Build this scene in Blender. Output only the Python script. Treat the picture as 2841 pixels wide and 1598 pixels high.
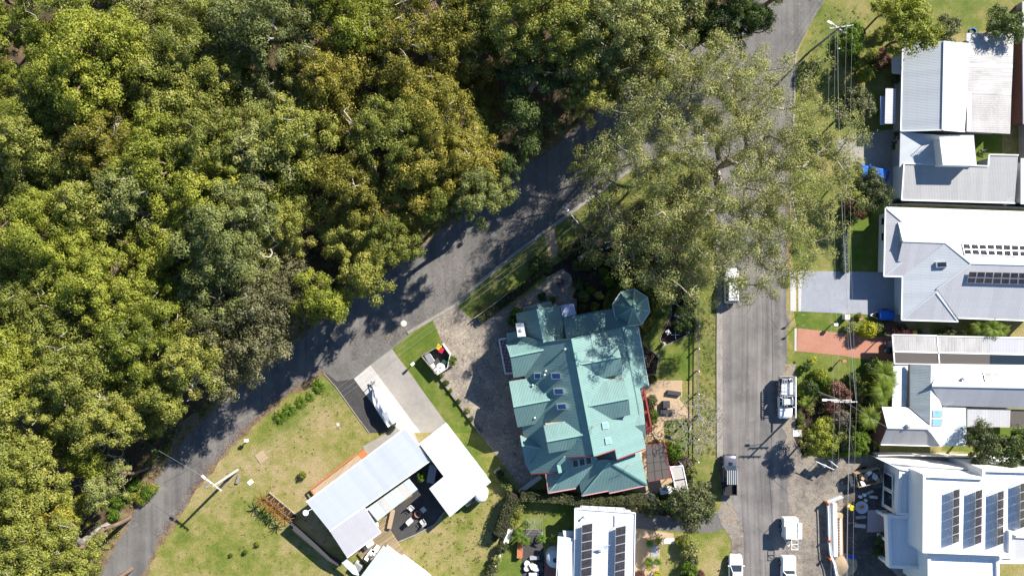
import bpy, bmesh, math, random
import numpy as np
from mathutils import Vector, Matrix

for o in list(bpy.data.objects):
    bpy.data.objects.remove(o)
scene = bpy.context.scene
COL = scene.collection
R = math.radians

# ------------------------------------------------------------------ camera
H = 92.0            # drone height in metres
PPM = 20.8          # photo pixels per metre on the ground
CX, CY = 1420.5, 799.0
cam_d = bpy.data.cameras.new('camera')
cam = bpy.data.objects.new('camera', cam_d)
COL.objects.link(cam)
cam.location = (0, 0, H)
cam.rotation_euler = (0, 0, 0)
cam_d.sensor_width = 36
cam_d.lens = 36 * H / (2841 / PPM)
cam_d.clip_end = 3000
scene.camera = cam

# ------------------------------------------------------------------ light
SUN_EL, SUN_AZ = R(34.0), R(45.0)       # azimuth measured from +Y towards +X
w = bpy.data.worlds.new('World')
scene.world = w
w.use_nodes = True
nt = w.node_tree
nt.nodes.clear()
sky = nt.nodes.new('ShaderNodeTexSky')
sky.sky_type = 'NISHITA'
sky.sun_disc = False
sky.sun_elevation = SUN_EL
sky.sun_rotation = SUN_AZ
sky.air_density = 1.0
sky.dust_density = 0.1
sky.ozone_density = 5.0
bg = nt.nodes.new('ShaderNodeBackground')
bg.inputs['Strength'].default_value = 0.078
out = nt.nodes.new('ShaderNodeOutputWorld')
nt.links.new(sky.outputs[0], bg.inputs[0])
nt.links.new(bg.outputs[0], out.inputs[0])
sd = bpy.data.lights.new('sun', 'SUN')
sd.energy = 5.0
sd.angle = R(0.55)
sd.color = (1.0, 0.94, 0.85)
so = bpy.data.objects.new('sun', sd)
COL.objects.link(so)
so.location = (60, 60, 80)
so.rotation_euler = Vector((-math.cos(SUN_EL) * math.sin(SUN_AZ), -math.cos(SUN_EL) * math.cos(SUN_AZ), -math.sin(SUN_EL))).to_track_quat('-Z', 'Y').to_euler()
vs = scene.view_settings
vs.view_transform = 'Standard'
vs.look = 'None'
vs.exposure = 1.2
vs.gamma = 1.0
scene.render.engine = 'CYCLES'

# ------------------------------------------------------------------ helpers
random.seed(7)
rng = np.random.default_rng(7)

class Frame:
    """maps measurements taken in one enlarged detail to photo pixels"""
    def __init__(s, x, y, k): s.x, s.y, s.k = x, y, k
    def __call__(s, a, b): return (s.x + a * s.k, s.y + b * s.k)
A = Frame(1380, 780, 500/2264); B = Frame(1380, 1080, 500/2264)
C = Frame(2340, 60, 501/2269); D = Frame(2340, 360, 501/2269); E = Frame(2340, 660, 501/2269)
F = Frame(2340, 900, 501/2017); G = Frame(2200, 1240, 641/2576); HF = Frame(800, 1100, 600/1746)
I = Frame(1940, 980, 500/2264); J = Frame(1940, 1280, 500/2278); K = Frame(1340, 1280, 640/2576)
L = Frame(900, 840, 560/2254); M = Frame(300, 1020, 660/1655); N = Frame(1240, 540, 720/2576)
O = Frame(1700, 0, 780/2576); Q = Frame(1740, 780, 300/1358); RR = Frame(1760, 1080, 280/1097)
S = Frame(2080, 560, 420/1127); T = Frame(0, 0, 2841/2576)
def FR(fr, *pts): return [fr(*p) for p in pts]

def P(p, z=0.0):
    s = (H - z) / (H * PPM)
    return Vector(((p[0] - CX) * s, -(p[1] - CY) * s, z))

class Pl:
    """a sloping plane through three points given as (photo point, height)"""
    def __init__(s, *refs):
        m = np.array([[p[0], p[1], 1.0] for p, z in refs])
        s.c = np.linalg.solve(m, np.array([1.0 / (H - z) for p, z in refs]))
    def z(s, p): return H - 1.0 / (s.c[0] * p[0] + s.c[1] * p[1] + s.c[2])
    def at(s, p, dz=0.0):
        v = P(p, s.z(p)); v.z += dz
        return v

# ---- materials
MATS = {}
class NT:
    def __init__(s, name):
        s.m = bpy.data.materials.new(name); s.m.use_nodes = True
        s.t = s.m.node_tree; s.t.nodes.clear()
        s.out = s.n('OutputMaterial')
        MATS[name] = s.m
    def n(s, typ, **kw):
        nd = s.t.nodes.new('ShaderNode' + typ)
        for k, v in kw.items():
            if k in nd.inputs: nd.inputs[k].default_value = v
            else: setattr(nd, k, v)
        return nd
    def l(s, a, b): s.t.links.new(a, b)
    def ramp(s, fac, stops):
        r = s.n('ValToRGB'); e = r.color_ramp.elements
        while len(e) < len(stops): e.new(0.5)
        for el, (p, c) in zip(e, stops):
            el.position = p; el.color = tuple(c) + ((1,) if len(c) == 3 else ())
        s.l(fac, r.inputs[0]); return r.outputs[0]
    def mix(s, fac, a, b, typ='MIX'):
        m = s.n('Mix', data_type='RGBA', blend_type=typ)
        for sock, v in ((m.inputs[0], fac), (m.inputs[6], a), (m.inputs[7], b)):
            if hasattr(v, 'links'): s.l(v, sock)
            elif isinstance(v, (int, float)): sock.default_value = v
            else: sock.default_value = tuple(v) + ((1,) if len(v) == 3 else ())
        return m.outputs[2]
    def math(s, op, a, b=0.0, c=0.0):
        m = s.n('Math', operation=op)
        for i, v in enumerate((a, b, c)):
            if hasattr(v, 'links'): s.l(v, m.inputs[i])
            else: m.inputs[i].default_value = v
        return m.outputs[0]
    def noise(s, vec, scale, detail=4, rough=0.6):
        nd = s.n('TexNoise', Scale=scale, Detail=detail, Roughness=rough)
        if vec is not None: s.l(vec, nd.inputs['Vector'])
        return nd.outputs['Fac']
    def pos(s): return s.n('NewGeometry').outputs['Position']
    def obj(s): return s.n('TexCoord').outputs['Object']
    def uv(s): return s.n('TexCoord').outputs['UV']
    def bsdf(s, col, rough=0.8, spec=0.3, metal=0.0, bump=None, bstr=0.3, bdist=0.02):
        b = s.n('BsdfPrincipled')
        if hasattr(col, 'links'): s.l(col, b.inputs['Base Color'])
        else: b.inputs['Base Color'].default_value = tuple(col) + (1,)
        if hasattr(rough, 'links'): s.l(rough, b.inputs['Roughness'])
        else: b.inputs['Roughness'].default_value = rough
        b.inputs['Specular IOR Level'].default_value = spec
        b.inputs['Metallic'].default_value = metal
        if bump is not None:
            bp = s.n('Bump', Strength=bstr, Distance=bdist)
            s.l(bump, bp.inputs['Height']); s.l(bp.outputs[0], b.inputs['Normal'])
        s.l(b.outputs[0], s.out.inputs[0])
        return b

def m_plain(name, col, rough=0.6, spec=0.3, metal=0.0, var=0.15, scale=6.0):
    t = NT(name); n1 = t.noise(t.obj(), scale, 3)
    c = t.mix(n1, [x * (1 - var) for x in col], [min(1, x * (1 + var)) for x in col])
    t.bsdf(c, rough, spec, metal, bump=n1, bstr=0.05)
    return t.m

def m_ground(name, stops, scale, fine=9.0, finevar=0.35, rough=0.95, bstr=0.4, speck=None, warp=0.0):
    t = NT(name); p = t.pos()
    a = t.noise(p, scale, 5, 0.65); b = t.noise(p, scale * 5.3, 4, 0.7)
    f = t.math('ADD', t.math('MULTIPLY', a, 0.62), t.math('MULTIPLY', b, 0.38))
    col = t.ramp(f, stops)
    fn = t.noise(p, fine, 3, 0.75)
    fr = t.ramp(fn, [(0.25, (1 - finevar,) * 3), (0.75, (1 + finevar,) * 3)])
    col = t.mix(1.0, col, fr, 'MULTIPLY')
    if speck:
        v = t.n('TexVoronoi', Scale=speck[0], feature='F1'); t.l(p, v.inputs['Vector'])
        k = t.math('LESS_THAN', v.outputs['Distance'], speck[1])
        # leaves and chips gather in drifts
        d = t.math('GREATER_THAN', t.noise(p, speck[3], 3), speck[4])
        col = t.mix(t.math('MULTIPLY', k, d), col, speck[2])
    t.bsdf(col, rough, 0.15, bump=fn, bstr=bstr, bdist=0.06)
    return t.m

def m_roof(name, col, pitch=0.2, rough=0.42, dirt=0.25, spec=0.35, rib=0.35, dirtcol=None, streak=0.5):
    """ribbed sheet metal; UV x runs across the ribs, UV y down the slope, in metres"""
    t = NT(name); uv = t.uv()
    sp = t.n('SeparateXYZ'); t.l(uv, sp.inputs[0])
    wv = t.math('SINE', t.math('MULTIPLY', sp.outputs[0], 2 * math.pi / pitch))
    ribs = t.math('POWER', t.math('ADD', t.math('MULTIPLY', wv, 0.5), 0.5), 3.0)
    mp = t.n('Mapping'); t.l(uv, mp.inputs[0]); mp.inputs['Scale'].default_value = (3.0, streak, 1)
    st = t.noise(mp.outputs[0], 1.6, 5, 0.7)
    ns = t.noise(uv, 0.35, 4, 0.6)
    sheet = t.n('TexWhiteNoise', noise_dimensions='1D')
    t.l(t.math('FLOOR', t.math('MULTIPLY', sp.outputs[0], 1 / 0.78)), sheet.inputs['W'])
    # end laps every few metres of sheet
    lap = t.math('GREATER_THAN', t.math('FRACT', t.math('MULTIPLY', sp.outputs[1], 1 / 1.15)), 0.96)
    dc = dirtcol or [c * 0.45 for c in col]
    f = t.math('MULTIPLY', t.ramp(t.math('ADD', t.math('MULTIPLY', st, 0.6), t.math('MULTIPLY', ns, 0.4)), [(0.42, (0, 0, 0)), (0.72, (1, 1, 1))]), dirt)
    c = t.mix(f, col, dc)
    tone = t.math('ADD', 0.95, t.math('MULTIPLY', sheet.outputs['Value'], 0.10))
    tone = t.math('SUBTRACT', tone, t.math('MULTIPLY', lap, 0.10))
    tone = t.math('MULTIPLY', tone, t.math('SUBTRACT', 1.0, t.math('MULTIPLY', ribs, 0.10)))
    cc = t.n('CombineColor')
    for i in range(3): t.l(tone, cc.inputs[i])
    c = t.mix(1.0, c, cc.outputs[0], 'MULTIPLY')
    t.bsdf(c, t.math('ADD', rough, t.math('MULTIPLY', st, 0.2)), spec, 0.0, bump=ribs, bstr=rib, bdist=0.03)
    return t.m

def m_leaf(name, dark, light, tip=None, trans=0.28, clump=0.55):
    """leaves: hue differs per tree, per clump and per leaf"""
    t = NT(name)
    g = t.n('NewGeometry'); oi = t.n('ObjectInfo')
    isl = g.outputs['Random Per Island']
    n1 = t.noise(t.obj(), clump, 2, 0.5)
    f = t.math('ADD', t.math('MULTIPLY', n1, 1.5), t.math('MULTIPLY', isl, 0.55))
    f = t.math('SUBTRACT', f, 0.52)
    f = t.math('ADD', f, t.math('MULTIPLY', t.math('SUBTRACT', oi.outputs['Random'], 0.5), 0.5))
    stops = [(0.0, dark), (0.75, light)]
    if tip: stops.append((1.0, tip))
    c = t.ramp(f, stops)
    b = t.n('BsdfPrincipled', Roughness=0.5)
    b.inputs['Specular IOR Level'].default_value = 0.22
    t.l(c, b.inputs['Base Color'])
    tr = t.n('BsdfTranslucent')
    t.l(t.mix(0.5, c, (light[0] * 1.25, light[1] * 1.3, light[2] * 0.6)), tr.inputs[0])
    ms = t.n('MixShader'); ms.inputs[0].default_value = trans
    t.l(b.outputs[0], ms.inputs[1]); t.l(tr.outputs[0], ms.inputs[2])
    t.l(ms.outputs[0], t.out.inputs[0])
    return t.m

def m_bark(name, a, b, scale=3.0):
    t = NT(name); mp = t.n('Mapping'); t.l(t.obj(), mp.inputs[0]); mp.inputs['Scale'].default_value = (1, 1, 0.25)
    n1 = t.noise(mp.outputs[0], scale, 5, 0.7)
    t.bsdf(t.ramp(n1, [(0.35, a), (0.65, b)]), 0.85, 0.2, bump=n1, bstr=0.5, bdist=0.03)
    return t.m

def m_glass(name, col=(0.02, 0.03, 0.04), rough=0.08):
    t = NT(name); t.bsdf(col, rough, 0.6); return t.m

def m_sheet_trans(name, col, fac):
    """tinted see-through roof sheet"""
    t = NT(name)
    b = t.n('BsdfPrincipled', Roughness=0.35); b.inputs['Base Color'].default_value = tuple(col) + (1,)
    tp = t.n('BsdfTransparent'); tp.inputs[0].default_value = (0.75, 0.7, 0.65, 1)
    ms = t.n('MixShader'); ms.inputs[0].default_value = fac
    t.l(b.outputs[0], ms.inputs[1]); t.l(tp.outputs[0], ms.inputs[2]); t.l(ms.outputs[0], t.out.inputs[0])
    return t.m

# ---- mesh building
class MB:
    def __init__(s): s.v = []; s.f = []; s.u = []; s.mi = []; s.sm = []
    def face(s, pts, uv=None, mi=0, smooth=False):
        i = len(s.v); s.v += [tuple(p) for p in pts]; s.f.append(list(range(i, i + len(pts))))
        s.u.append(uv); s.mi.append(mi); s.sm.append(smooth)
    def idx(s, verts, faces, mi=0, smooth=False):
        i = len(s.v); s.v += [tuple(p) for p in verts]
        for f in faces: s.f.append([i + k for k in f]); s.u.append(None); s.mi.append(mi); s.sm.append(smooth)
    def box(s, c, size, rz=0.0, mi=0, rx=0.0, ry=0.0):
        m = Matrix.Translation(Vector(c)) @ Matrix.Rotation(rz, 4, 'Z') @ Matrix.Rotation(ry, 4, 'Y') @ Matrix.Rotation(rx, 4, 'X')
        x, y, z = [k / 2 for k in size]
        vv = [m @ Vector(q) for q in ((-x,-y,-z),(x,-y,-z),(x,y,-z),(-x,y,-z),(-x,-y,z),(x,-y,z),(x,y,z),(-x,y,z))]
        s.idx(vv, ((0,3,2,1),(4,5,6,7),(0,1,5,4),(1,2,6,5),(2,3,7,6),(3,0,4,7)), mi)
        return s
    def beam(s, a, b, wd, ht, mi=0):
        """rectangular bar from a to b"""
        a, b = Vector(a), Vector(b); d = (b - a)
        if d.length < 1e-6: return s
        d.normalize(); side = d.cross(Vector((0, 0, 1)))
        if side.length < 1e-4: side = Vector((1, 0, 0))
        side.normalize(); up = side.cross(d)
        vv = []
        for q in (a, b):
            for k, l in ((-1,-1),(1,-1),(1,1),(-1,1)): vv.append(q + side * (k * wd / 2) + up * (l * ht / 2))
        s.idx(vv, ((3,2,1,0),(4,5,6,7),(0,1,5,4),(1,2,6,5),(2,3,7,6),(3,0,4,7)), mi)
        return s
    def tube(s, path, rad, n=6, mi=0, cap=True, smooth=True):
        path = [Vector(q) for q in path]
        if not hasattr(rad, '__len__'): rad = [rad] * len(path)
        vv = []; ff = []
        for i, q in enumerate(path):
            d = (path[min(i + 1, len(path) - 1)] - path[max(i - 1, 0)])
            if d.length < 1e-6: d = Vector((0, 0, 1))
            d.normalize(); a = d.cross(Vector((0.3, 0.9, 0.2)));
            if a.length < 1e-3: a = d.cross(Vector((1, 0, 0)))
            a.normalize(); b = d.cross(a)
            for k in range(n):
                t = 2 * math.pi * k / n
                vv.append(q + (a * math.cos(t) + b * math.sin(t)) * rad[i])
        for i in range(len(path) - 1):
            for k in range(n):
                k2 = (k + 1) % n
                ff.append((i*n+k, i*n+k2, (i+1)*n+k2, (i+1)*n+k))
        s.idx(vv, ff, mi, smooth)
        if cap:
            s.idx([vv[k] for k in range(n)], [tuple(reversed(range(n)))], mi)
            s.idx([vv[(len(path)-1)*n+k] for k in range(n)], [tuple(range(n))], mi)
        return s
    def lathe(s, c, prof, n=16, mi=0, smooth=True):
        c = Vector(c); vv = []; ff = []
        for r, z in prof:
            for k in range(n):
                t = 2 * math.pi * k / n; vv.append(c + Vector((r * math.cos(t), r * math.sin(t), z)))
        for i in range(len(prof) - 1):
            for k in range(n):
                k2 = (k + 1) % n; ff.append((i*n+k, i*n+k2, (i+1)*n+k2, (i+1)*n+k))
        s.idx(vv, ff, mi, smooth)
        s.idx([vv[(len(prof)-1)*n+k] for k in range(n)], [tuple(range(n))], mi)
        return s
    def prism(s, pts, z0, z1, mi=0, side=None):
        pts = [Vector((q[0], q[1], 0)) for q in pts]
        ar = sum(pts[i].x * pts[(i+1) % len(pts)].y - pts[(i+1) % len(pts)].x * pts[i].y for i in range(len(pts)))
        if ar < 0: pts.reverse()
        n = len(pts)
        vv = [Vector((q.x, q.y, z0)) for q in pts] + [Vector((q.x, q.y, z1)) for q in pts]
        s.idx(vv, [tuple(range(n, 2 * n))], mi)
        s.idx(vv, [tuple(reversed(range(n)))], mi)
        s.idx(vv, [(i, (i+1) % n, n + (i+1) % n, n + i) for i in range(n)], mi if side is None else side)
        return s
    def slab(s, pts, th, rib=None, mi=0, side=0, shift=0.0):
        """roof sheet: planar polygon with thickness and UV in metres along and across the fall"""
        pts = [Vector(q) for q in pts]
        nrm = Vector((0, 0, 0))
        for i in range(len(pts)):
            a, b = pts[i], pts[(i+1) % len(pts)]
            nrm += Vector(((a.y-b.y)*(a.z+b.z), (a.z-b.z)*(a.x+b.x), (a.x-b.x)*(a.y+b.y)))
        if nrm.z < 0: pts.reverse(); nrm = -nrm
        nrm.normalize()
        if rib is not None:
            fall = Vector((rib[0], rib[1], 0)); fall = (fall - nrm * fall.dot(nrm)).normalized()
        else:
            fall = Vector((nrm.x, nrm.y, 0))
            if fall.length < 0.02: fall = Vector((0, -1, 0))
            fall = (fall - nrm * fall.dot(nrm)).normalized()
        acr = nrm.cross(fall)
        s.face(pts, [(q.dot(acr), q.dot(fall) + shift) for q in pts], mi)
        n = len(pts); dn = Vector((0, 0, -th))
        low = [q + dn for q in pts]
        s.idx(list(reversed(low)), [tuple(range(n))], side)
        for i in range(n):
            j = (i + 1) % n
            s.face([low[i], low[j], pts[j], pts[i]], None, side)
        return s
    def mesh(s, name, mats):
        me = bpy.data.meshes.new(name)
        me.from_pydata(s.v, [], s.f)
        for m in (mats if isinstance(mats, (list, tuple)) else [mats]):
            me.materials.append(MATS[m] if isinstance(m, str) else m)
        me.polygons.foreach_set('material_index', s.mi)
        me.polygons.foreach_set('use_smooth', s.sm)
        if any(u for u in s.u):
            uvl = me.uv_layers.new(name='UVMap'); k = 0
            for f, u in zip(s.f, s.u):
                for j in range(len(f)):
                    if u: uvl.data[k].uv = u[j]
                    k += 1
        me.update()
        return me
    def build(s, name, mats, parent=None, kind=None):
        o = bpy.data.objects.new(name, s.mesh(name, mats))
        COL.objects.link(o)
        if parent is not None:
            o.parent = parent
            if parent.type == 'EMPTY' or True:
                o.matrix_parent_inverse = world_m(parent).inverted()
        if kind: o['kind'] = kind
        return o

def world_m(o):
    m = Matrix.LocRotScale(o.location, o.rotation_euler, o.scale)
    if o.parent: m = world_m(o.parent) @ o.matrix_parent_inverse @ m
    return m

def tag(o, label, cat, group=None):
    o['label'] = label; o['category'] = cat
    if group: o['group'] = group
    return o
def thing(name, label, cat, loc=(0, 0, 0), rz=0.0, group=None):
    o = bpy.data.objects.new(name, None); COL.objects.link(o)
    o.empty_display_size = 0.3
    o.location = loc; o.rotation_euler = (0, 0, rz)
    return tag(o, label, cat, group)
def child(name, me, parent, loc=(0, 0, 0), rot=(0, 0, 0), sc=(1, 1, 1)):
    """part in its parent's own coordinates"""
    o = bpy.data.objects.new(name, me); COL.objects.link(o)
    o.parent = parent; o.location = loc; o.rotation_euler = rot; o.scale = sc
    return o
def dup(root, loc=None, rz=0.0, sc=1.0, label=None, group=None):
    r = root.copy(); COL.objects.link(r)
    if loc is not None: r.location = loc
    r.rotation_euler = (0, 0, rz)
    r.scale = (sc, sc, sc) if not hasattr(sc, '__len__') else sc
    if label: r['label'] = label
    if group: r['group'] = group
    for ch in list(root.children):
        c = ch.copy(); COL.objects.link(c); c.parent = r
        for g in list(ch.children):
            d = g.copy(); COL.objects.link(d); d.parent = c
    return r
def sheet(name, pts, z, m, parent=None, kind='structure', smooth=0):
    """a flat piece of ground cover outlined by photo points; smooth rounds the outline"""
    pts = list(pts)
    for _ in range(smooth):
        q = []
        for i in range(len(pts)):
            a, b = pts[i], pts[(i+1) % len(pts)]
            q += [(a[0]*.75+b[0]*.25, a[1]*.75+b[1]*.25), (a[0]*.25+b[0]*.75, a[1]*.25+b[1]*.75)]
        pts = q
    mb = MB(); w = [P(q) for q in pts]
    bm = bmesh.new(); vs_ = [bm.verts.new((q.x, q.y, z)) for q in w]
    f = bm.faces.new(vs_); bm.normal_update()
    if f.normal.z < 0: f.normal_flip()
    me = bpy.data.meshes.new(name); bm.to_mesh(me); bm.free()
    me.materials.append(MATS[m])
    o = bpy.data.objects.new(name, me); COL.objects.link(o)
    if parent: o.parent = parent
    elif kind: o['kind'] = kind
    return o
def strip(name, pts, wd, z0, z1, m, parent=None, kind='structure', label=None, cat=None):
    """kerb, edging or low wall along photo points"""
    mb = MB(); q = [P(p) for p in pts]
    L_, R_ = [], []
    for i in range(len(q)):
        d = (q[min(i+1, len(q)-1)] - q[max(i-1, 0)]).normalized(); n = Vector((-d.y, d.x, 0)) * wd / 2
        L_.append(q[i] + n); R_.append(q[i] - n)
    for i in range(len(q) - 1):
        a, b, c, d = [Vector((p.x, p.y, z1)) for p in (L_[i], R_[i], R_[i+1], L_[i+1])]
        e = [Vector((p.x, p.y, z0)) for p in (a, b, c, d)]
        mb.face([a, b, c, d]); mb.face([e[0], e[1], b, a]); mb.face([e[2], e[3], d, c])
        mb.face([e[1], e[2], c, b]); mb.face([e[3], e[0], a, d])
    o = mb.build(name, m, parent)
    if label: tag(o, label, cat)
    elif not parent and kind: o['kind'] = kind
    return o
# ------------------------------------------------------------------ materials
m_ground('lawn_dry', [(0.35, (0.075, 0.115, 0.018)), (0.445, (0.145, 0.16, 0.034)), (0.515, (0.225, 0.20, 0.07)), (0.61, (0.31, 0.24, 0.13))], 0.10, 6.0, 0.5)
m_ground('lawn_green', [(0.32, (0.05, 0.09, 0.012)), (0.48, (0.09, 0.13, 0.02)), (0.58, (0.15, 0.16, 0.04)), (0.70, (0.22, 0.19, 0.085))], 0.13, 8.0, 0.38)
m_ground('verge_grass', [(0.30, (0.06, 0.105, 0.015)), (0.48, (0.13, 0.15, 0.035)), (0.60, (0.22, 0.19, 0.07)), (0.75, (0.25, 0.20, 0.10))], 0.2, 8.0, 0.42)
m_ground('forest_floor', [(0.30, (0.035, 0.028, 0.018)), (0.50, (0.085, 0.060, 0.036)), (0.62, (0.15, 0.095, 0.058)), (0.78, (0.09, 0.09, 0.03))], 0.3, 6.0, 0.55)
m_ground('leaf_litter', [(0.34, (0.07, 0.055, 0.036)), (0.46, (0.16, 0.105, 0.068)), (0.56, (0.20, 0.16, 0.095)), (0.66, (0.10, 0.125, 0.035))], 0.6, 6.0, 0.55)
m_ground('gravel_dark', [(0.35, (0.045, 0.044, 0.044)), (0.65, (0.075, 0.072, 0.068))], 0.6, 14.0, 0.5)
m_ground('gravel_grey', [(0.35, (0.10, 0.098, 0.092)), (0.65, (0.165, 0.155, 0.145))], 0.5, 12.0, 0.45, speck=(9.0, 0.16, (0.30, 0.27, 0.22), 0.8, 0.45))
m_ground('dirt', [(0.36, (0.085, 0.072, 0.062)), (0.46, (0.17, 0.148, 0.127)), (0.56, (0.25, 0.218, 0.178)), (0.66, (0.21, 0.14, 0.08))], 0.26, 6.0, 0.42, speck=(5.0, 0.1, (0.42, 0.40, 0.36), 0.5, 0.5))
m_ground('shaded_dark_soil', [(0.32, (0.045, 0.042, 0.042)), (0.5, (0.085, 0.076, 0.068)), (0.66, (0.16, 0.14, 0.12))], 0.5, 7.0, 0.5, speck=(4.0, 0.1, (0.3, 0.28, 0.25), 0.6, 0.52))
m_ground('mulch', [(0.3, (0.018, 0.014, 0.011)), (0.7, (0.055, 0.040, 0.030))], 1.0, 9.0, 0.6, speck=(3.2, 0.10, (0.18, 0.16, 0.13), 0.7, 0.55))
m_ground('concrete', [(0.35, (0.24, 0.225, 0.205)), (0.65, (0.33, 0.305, 0.275))], 0.35, 11.0, 0.12)
m_ground('concrete_pale', [(0.35, (0.40, 0.385, 0.36)), (0.65, (0.50, 0.48, 0.45))], 0.35, 11.0, 0.10)
m_ground('concrete_blue', [(0.35, (0.23, 0.245, 0.28)), (0.65, (0.30, 0.315, 0.35))], 0.35, 11.0, 0.08)
m_ground('paving_terracotta', [(0.35, (0.33, 0.155, 0.105)), (0.65, (0.40, 0.20, 0.14))], 0.4, 11.0, 0.10)
m_ground('paving_sand', [(0.35, (0.36, 0.26, 0.165)), (0.65, (0.45, 0.34, 0.225))], 0.5, 11.0, 0.14)
m_ground('edging', [(0.35, (0.20, 0.185, 0.16)), (0.65, (0.32, 0.295, 0.26))], 0.9, 9.0, 0.2)

def m_asphalt(name, a, b, tracks, speck):
    """old bitumen: wheel-polished bands along the lane, patches, fallen leaves"""
    t = NT(name); p = t.pos()
    mp = t.n('Mapping'); t.l(p, mp.inputs[0]); mp.inputs['Rotation'].default_value = (0, 0, tracks[0]); mp.inputs['Scale'].default_value = (1, 0.03, 1)
    band = t.noise(mp.outputs[0], tracks[1], 4, 0.65)
    patch = t.noise(p, 0.22, 4, 0.6); fine = t.noise(p, 16.0, 3, 0.8)
    f = t.math('ADD', t.math('MULTIPLY', band, 0.5), t.math('MULTIPLY', patch, 0.5))
    c = t.ramp(f, [(0.40, a), (0.60, b)])
    c = t.mix(t.math('MULTIPLY', t.math('GREATER_THAN', t.noise(p, 0.55, 5, 0.75), 0.60), 0.35), c, (0.24, 0.215, 0.19))
    c = t.mix(1.0, c, t.ramp(fine, [(0.25, (0.78,) * 3), (0.75, (1.22,) * 3)]), 'MULTIPLY')
    # cracks sealed with tar
    v = t.n('TexVoronoi', feature='DISTANCE_TO_EDGE', Scale=0.16)
    wp = t.n('Mix', data_type='VECTOR'); wp.inputs[0].default_value = 0.12
    nv = t.n('TexNoise', Scale=1.2, Detail=4); t.l(p, nv.inputs['Vector'])
    t.l(p, wp.inputs[4]); t.l(nv.outputs['Color'], wp.inputs[5]); t.l(wp.outputs[1], v.inputs['Vector'])
    k = t.math('MULTIPLY', t.math('LESS_THAN', v.outputs['Distance'], 0.0028), 0.35)
    c = t.mix(k, c, (0.03, 0.03, 0.03))
    sv = t.n('TexVoronoi', Scale=6.5); t.l(p, sv.inputs['Vector'])
    s1 = t.math('LESS_THAN', sv.outputs['Distance'], speck[0])
    s2 = t.math('GREATER_THAN', t.noise(p, 0.30, 4, 0.7), speck[1])
    c = t.mix(t.math('MULTIPLY', t.math('MULTIPLY', s1, s2), 0.75), c, (0.36, 0.27, 0.21))
    t.bsdf(c, 0.85, 0.25, bump=fine, bstr=0.35, bdist=0.02)
m_asphalt('asphalt', (0.10, 0.097, 0.094), (0.17, 0.16, 0.15), (R(-52), 0.9), (0.17, 0.50))
m_asphalt('asphalt_street', (0.11, 0.104, 0.10), (0.215, 0.198, 0.184), (0.0, 0.8), (0.10, 0.56))

def m_crazy(name, a, b, joint, scale=1.6):
    """stencilled crazy-paving concrete with dark joints that fade with wear"""
    t = NT(name); p = t.pos()
    nv = t.n('TexNoise', Scale=1.8, Detail=3); t.l(p, nv.inputs['Vector'])
    wp = t.n('Mix', data_type='VECTOR'); wp.inputs[0].default_value = 0.14
    t.l(p, wp.inputs[4]); t.l(nv.outputs['Color'], wp.inputs[5])
    v = t.n('TexVoronoi', feature='DISTANCE_TO_EDGE', Scale=scale); t.l(wp.outputs[1], v.inputs['Vector'])
    cell = t.n('TexVoronoi', Scale=scale); t.l(wp.outputs[1], cell.inputs['Vector'])
    col = t.ramp(t.noise(p, 0.4, 5, 0.65), [(0.35, a), (0.65, b)])
    tone = t.n('SeparateColor'); t.l(cell.outputs['Color'], tone.inputs[0])
    col = t.mix(1.0, col, t.ramp(tone.outputs[0], [(0, (0.85,) * 3), (1, (1.12,) * 3)]), 'MULTIPLY')
    wid = t.math('MULTIPLY', t.noise(p, 0.9, 3, 0.6), 0.085)
    j = t.math('LESS_THAN', v.outputs['Distance'], t.math('SUBTRACT', wid, 0.016))
    col = t.mix(t.math('MULTIPLY', j, 0.85), col, joint)
    fine = t.noise(p, 14.0, 3)
    t.bsdf(col, 0.85, 0.2, bump=v.outputs['Distance'], bstr=0.25, bdist=0.03)
m_crazy('crazy_paving', (0.20, 0.175, 0.148), (0.32, 0.272, 0.215), (0.075, 0.064, 0.056), 2.3)

m_leaf('leaf_olive', (0.10, 0.122, 0.024), (0.285, 0.30, 0.058), (0.40, 0.365, 0.085))
m_leaf('leaf_lime', (0.096, 0.122, 0.018), (0.29, 0.318, 0.042), (0.40, 0.385, 0.06))
m_leaf('leaf_grey', (0.098, 0.12, 0.04), (0.27, 0.292, 0.09), (0.37, 0.355, 0.13))
m_leaf('leaf_gold', (0.09, 0.092, 0.017), (0.285, 0.262, 0.042), (0.40, 0.325, 0.065))
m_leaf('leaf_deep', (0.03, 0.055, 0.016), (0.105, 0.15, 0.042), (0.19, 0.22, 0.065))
m_leaf('leaf_bright', (0.04, 0.085, 0.010), (0.13, 0.21, 0.018), (0.22, 0.27, 0.03))
m_leaf('leaf_yellow', (0.16, 0.17, 0.012), (0.34, 0.33, 0.02), (0.48, 0.43, 0.03))
m_leaf('leaf_silver', (0.12, 0.16, 0.13), (0.30, 0.37, 0.31), (0.42, 0.48, 0.42))
m_leaf('leaf_hedge', (0.035, 0.055, 0.018), (0.125, 0.14, 0.055), (0.22, 0.21, 0.11))
m_leaf('leaf_red', (0.10, 0.045, 0.035), (0.22, 0.11, 0.08), (0.30, 0.17, 0.13))
m_leaf('leaf_dead', (0.10, 0.085, 0.065), (0.24, 0.205, 0.16), (0.34, 0.30, 0.25))
m_leaf('leaf_drab', (0.07, 0.072, 0.035), (0.19, 0.185, 0.085), (0.30, 0.27, 0.16))
m_leaf('leaf_gum', (0.10, 0.115, 0.038), (0.265, 0.28, 0.088), (0.37, 0.35, 0.13))
m_leaf('leaf_rust', (0.16, 0.07, 0.02), (0.33, 0.17, 0.045), (0.42, 0.26, 0.08))
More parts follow.
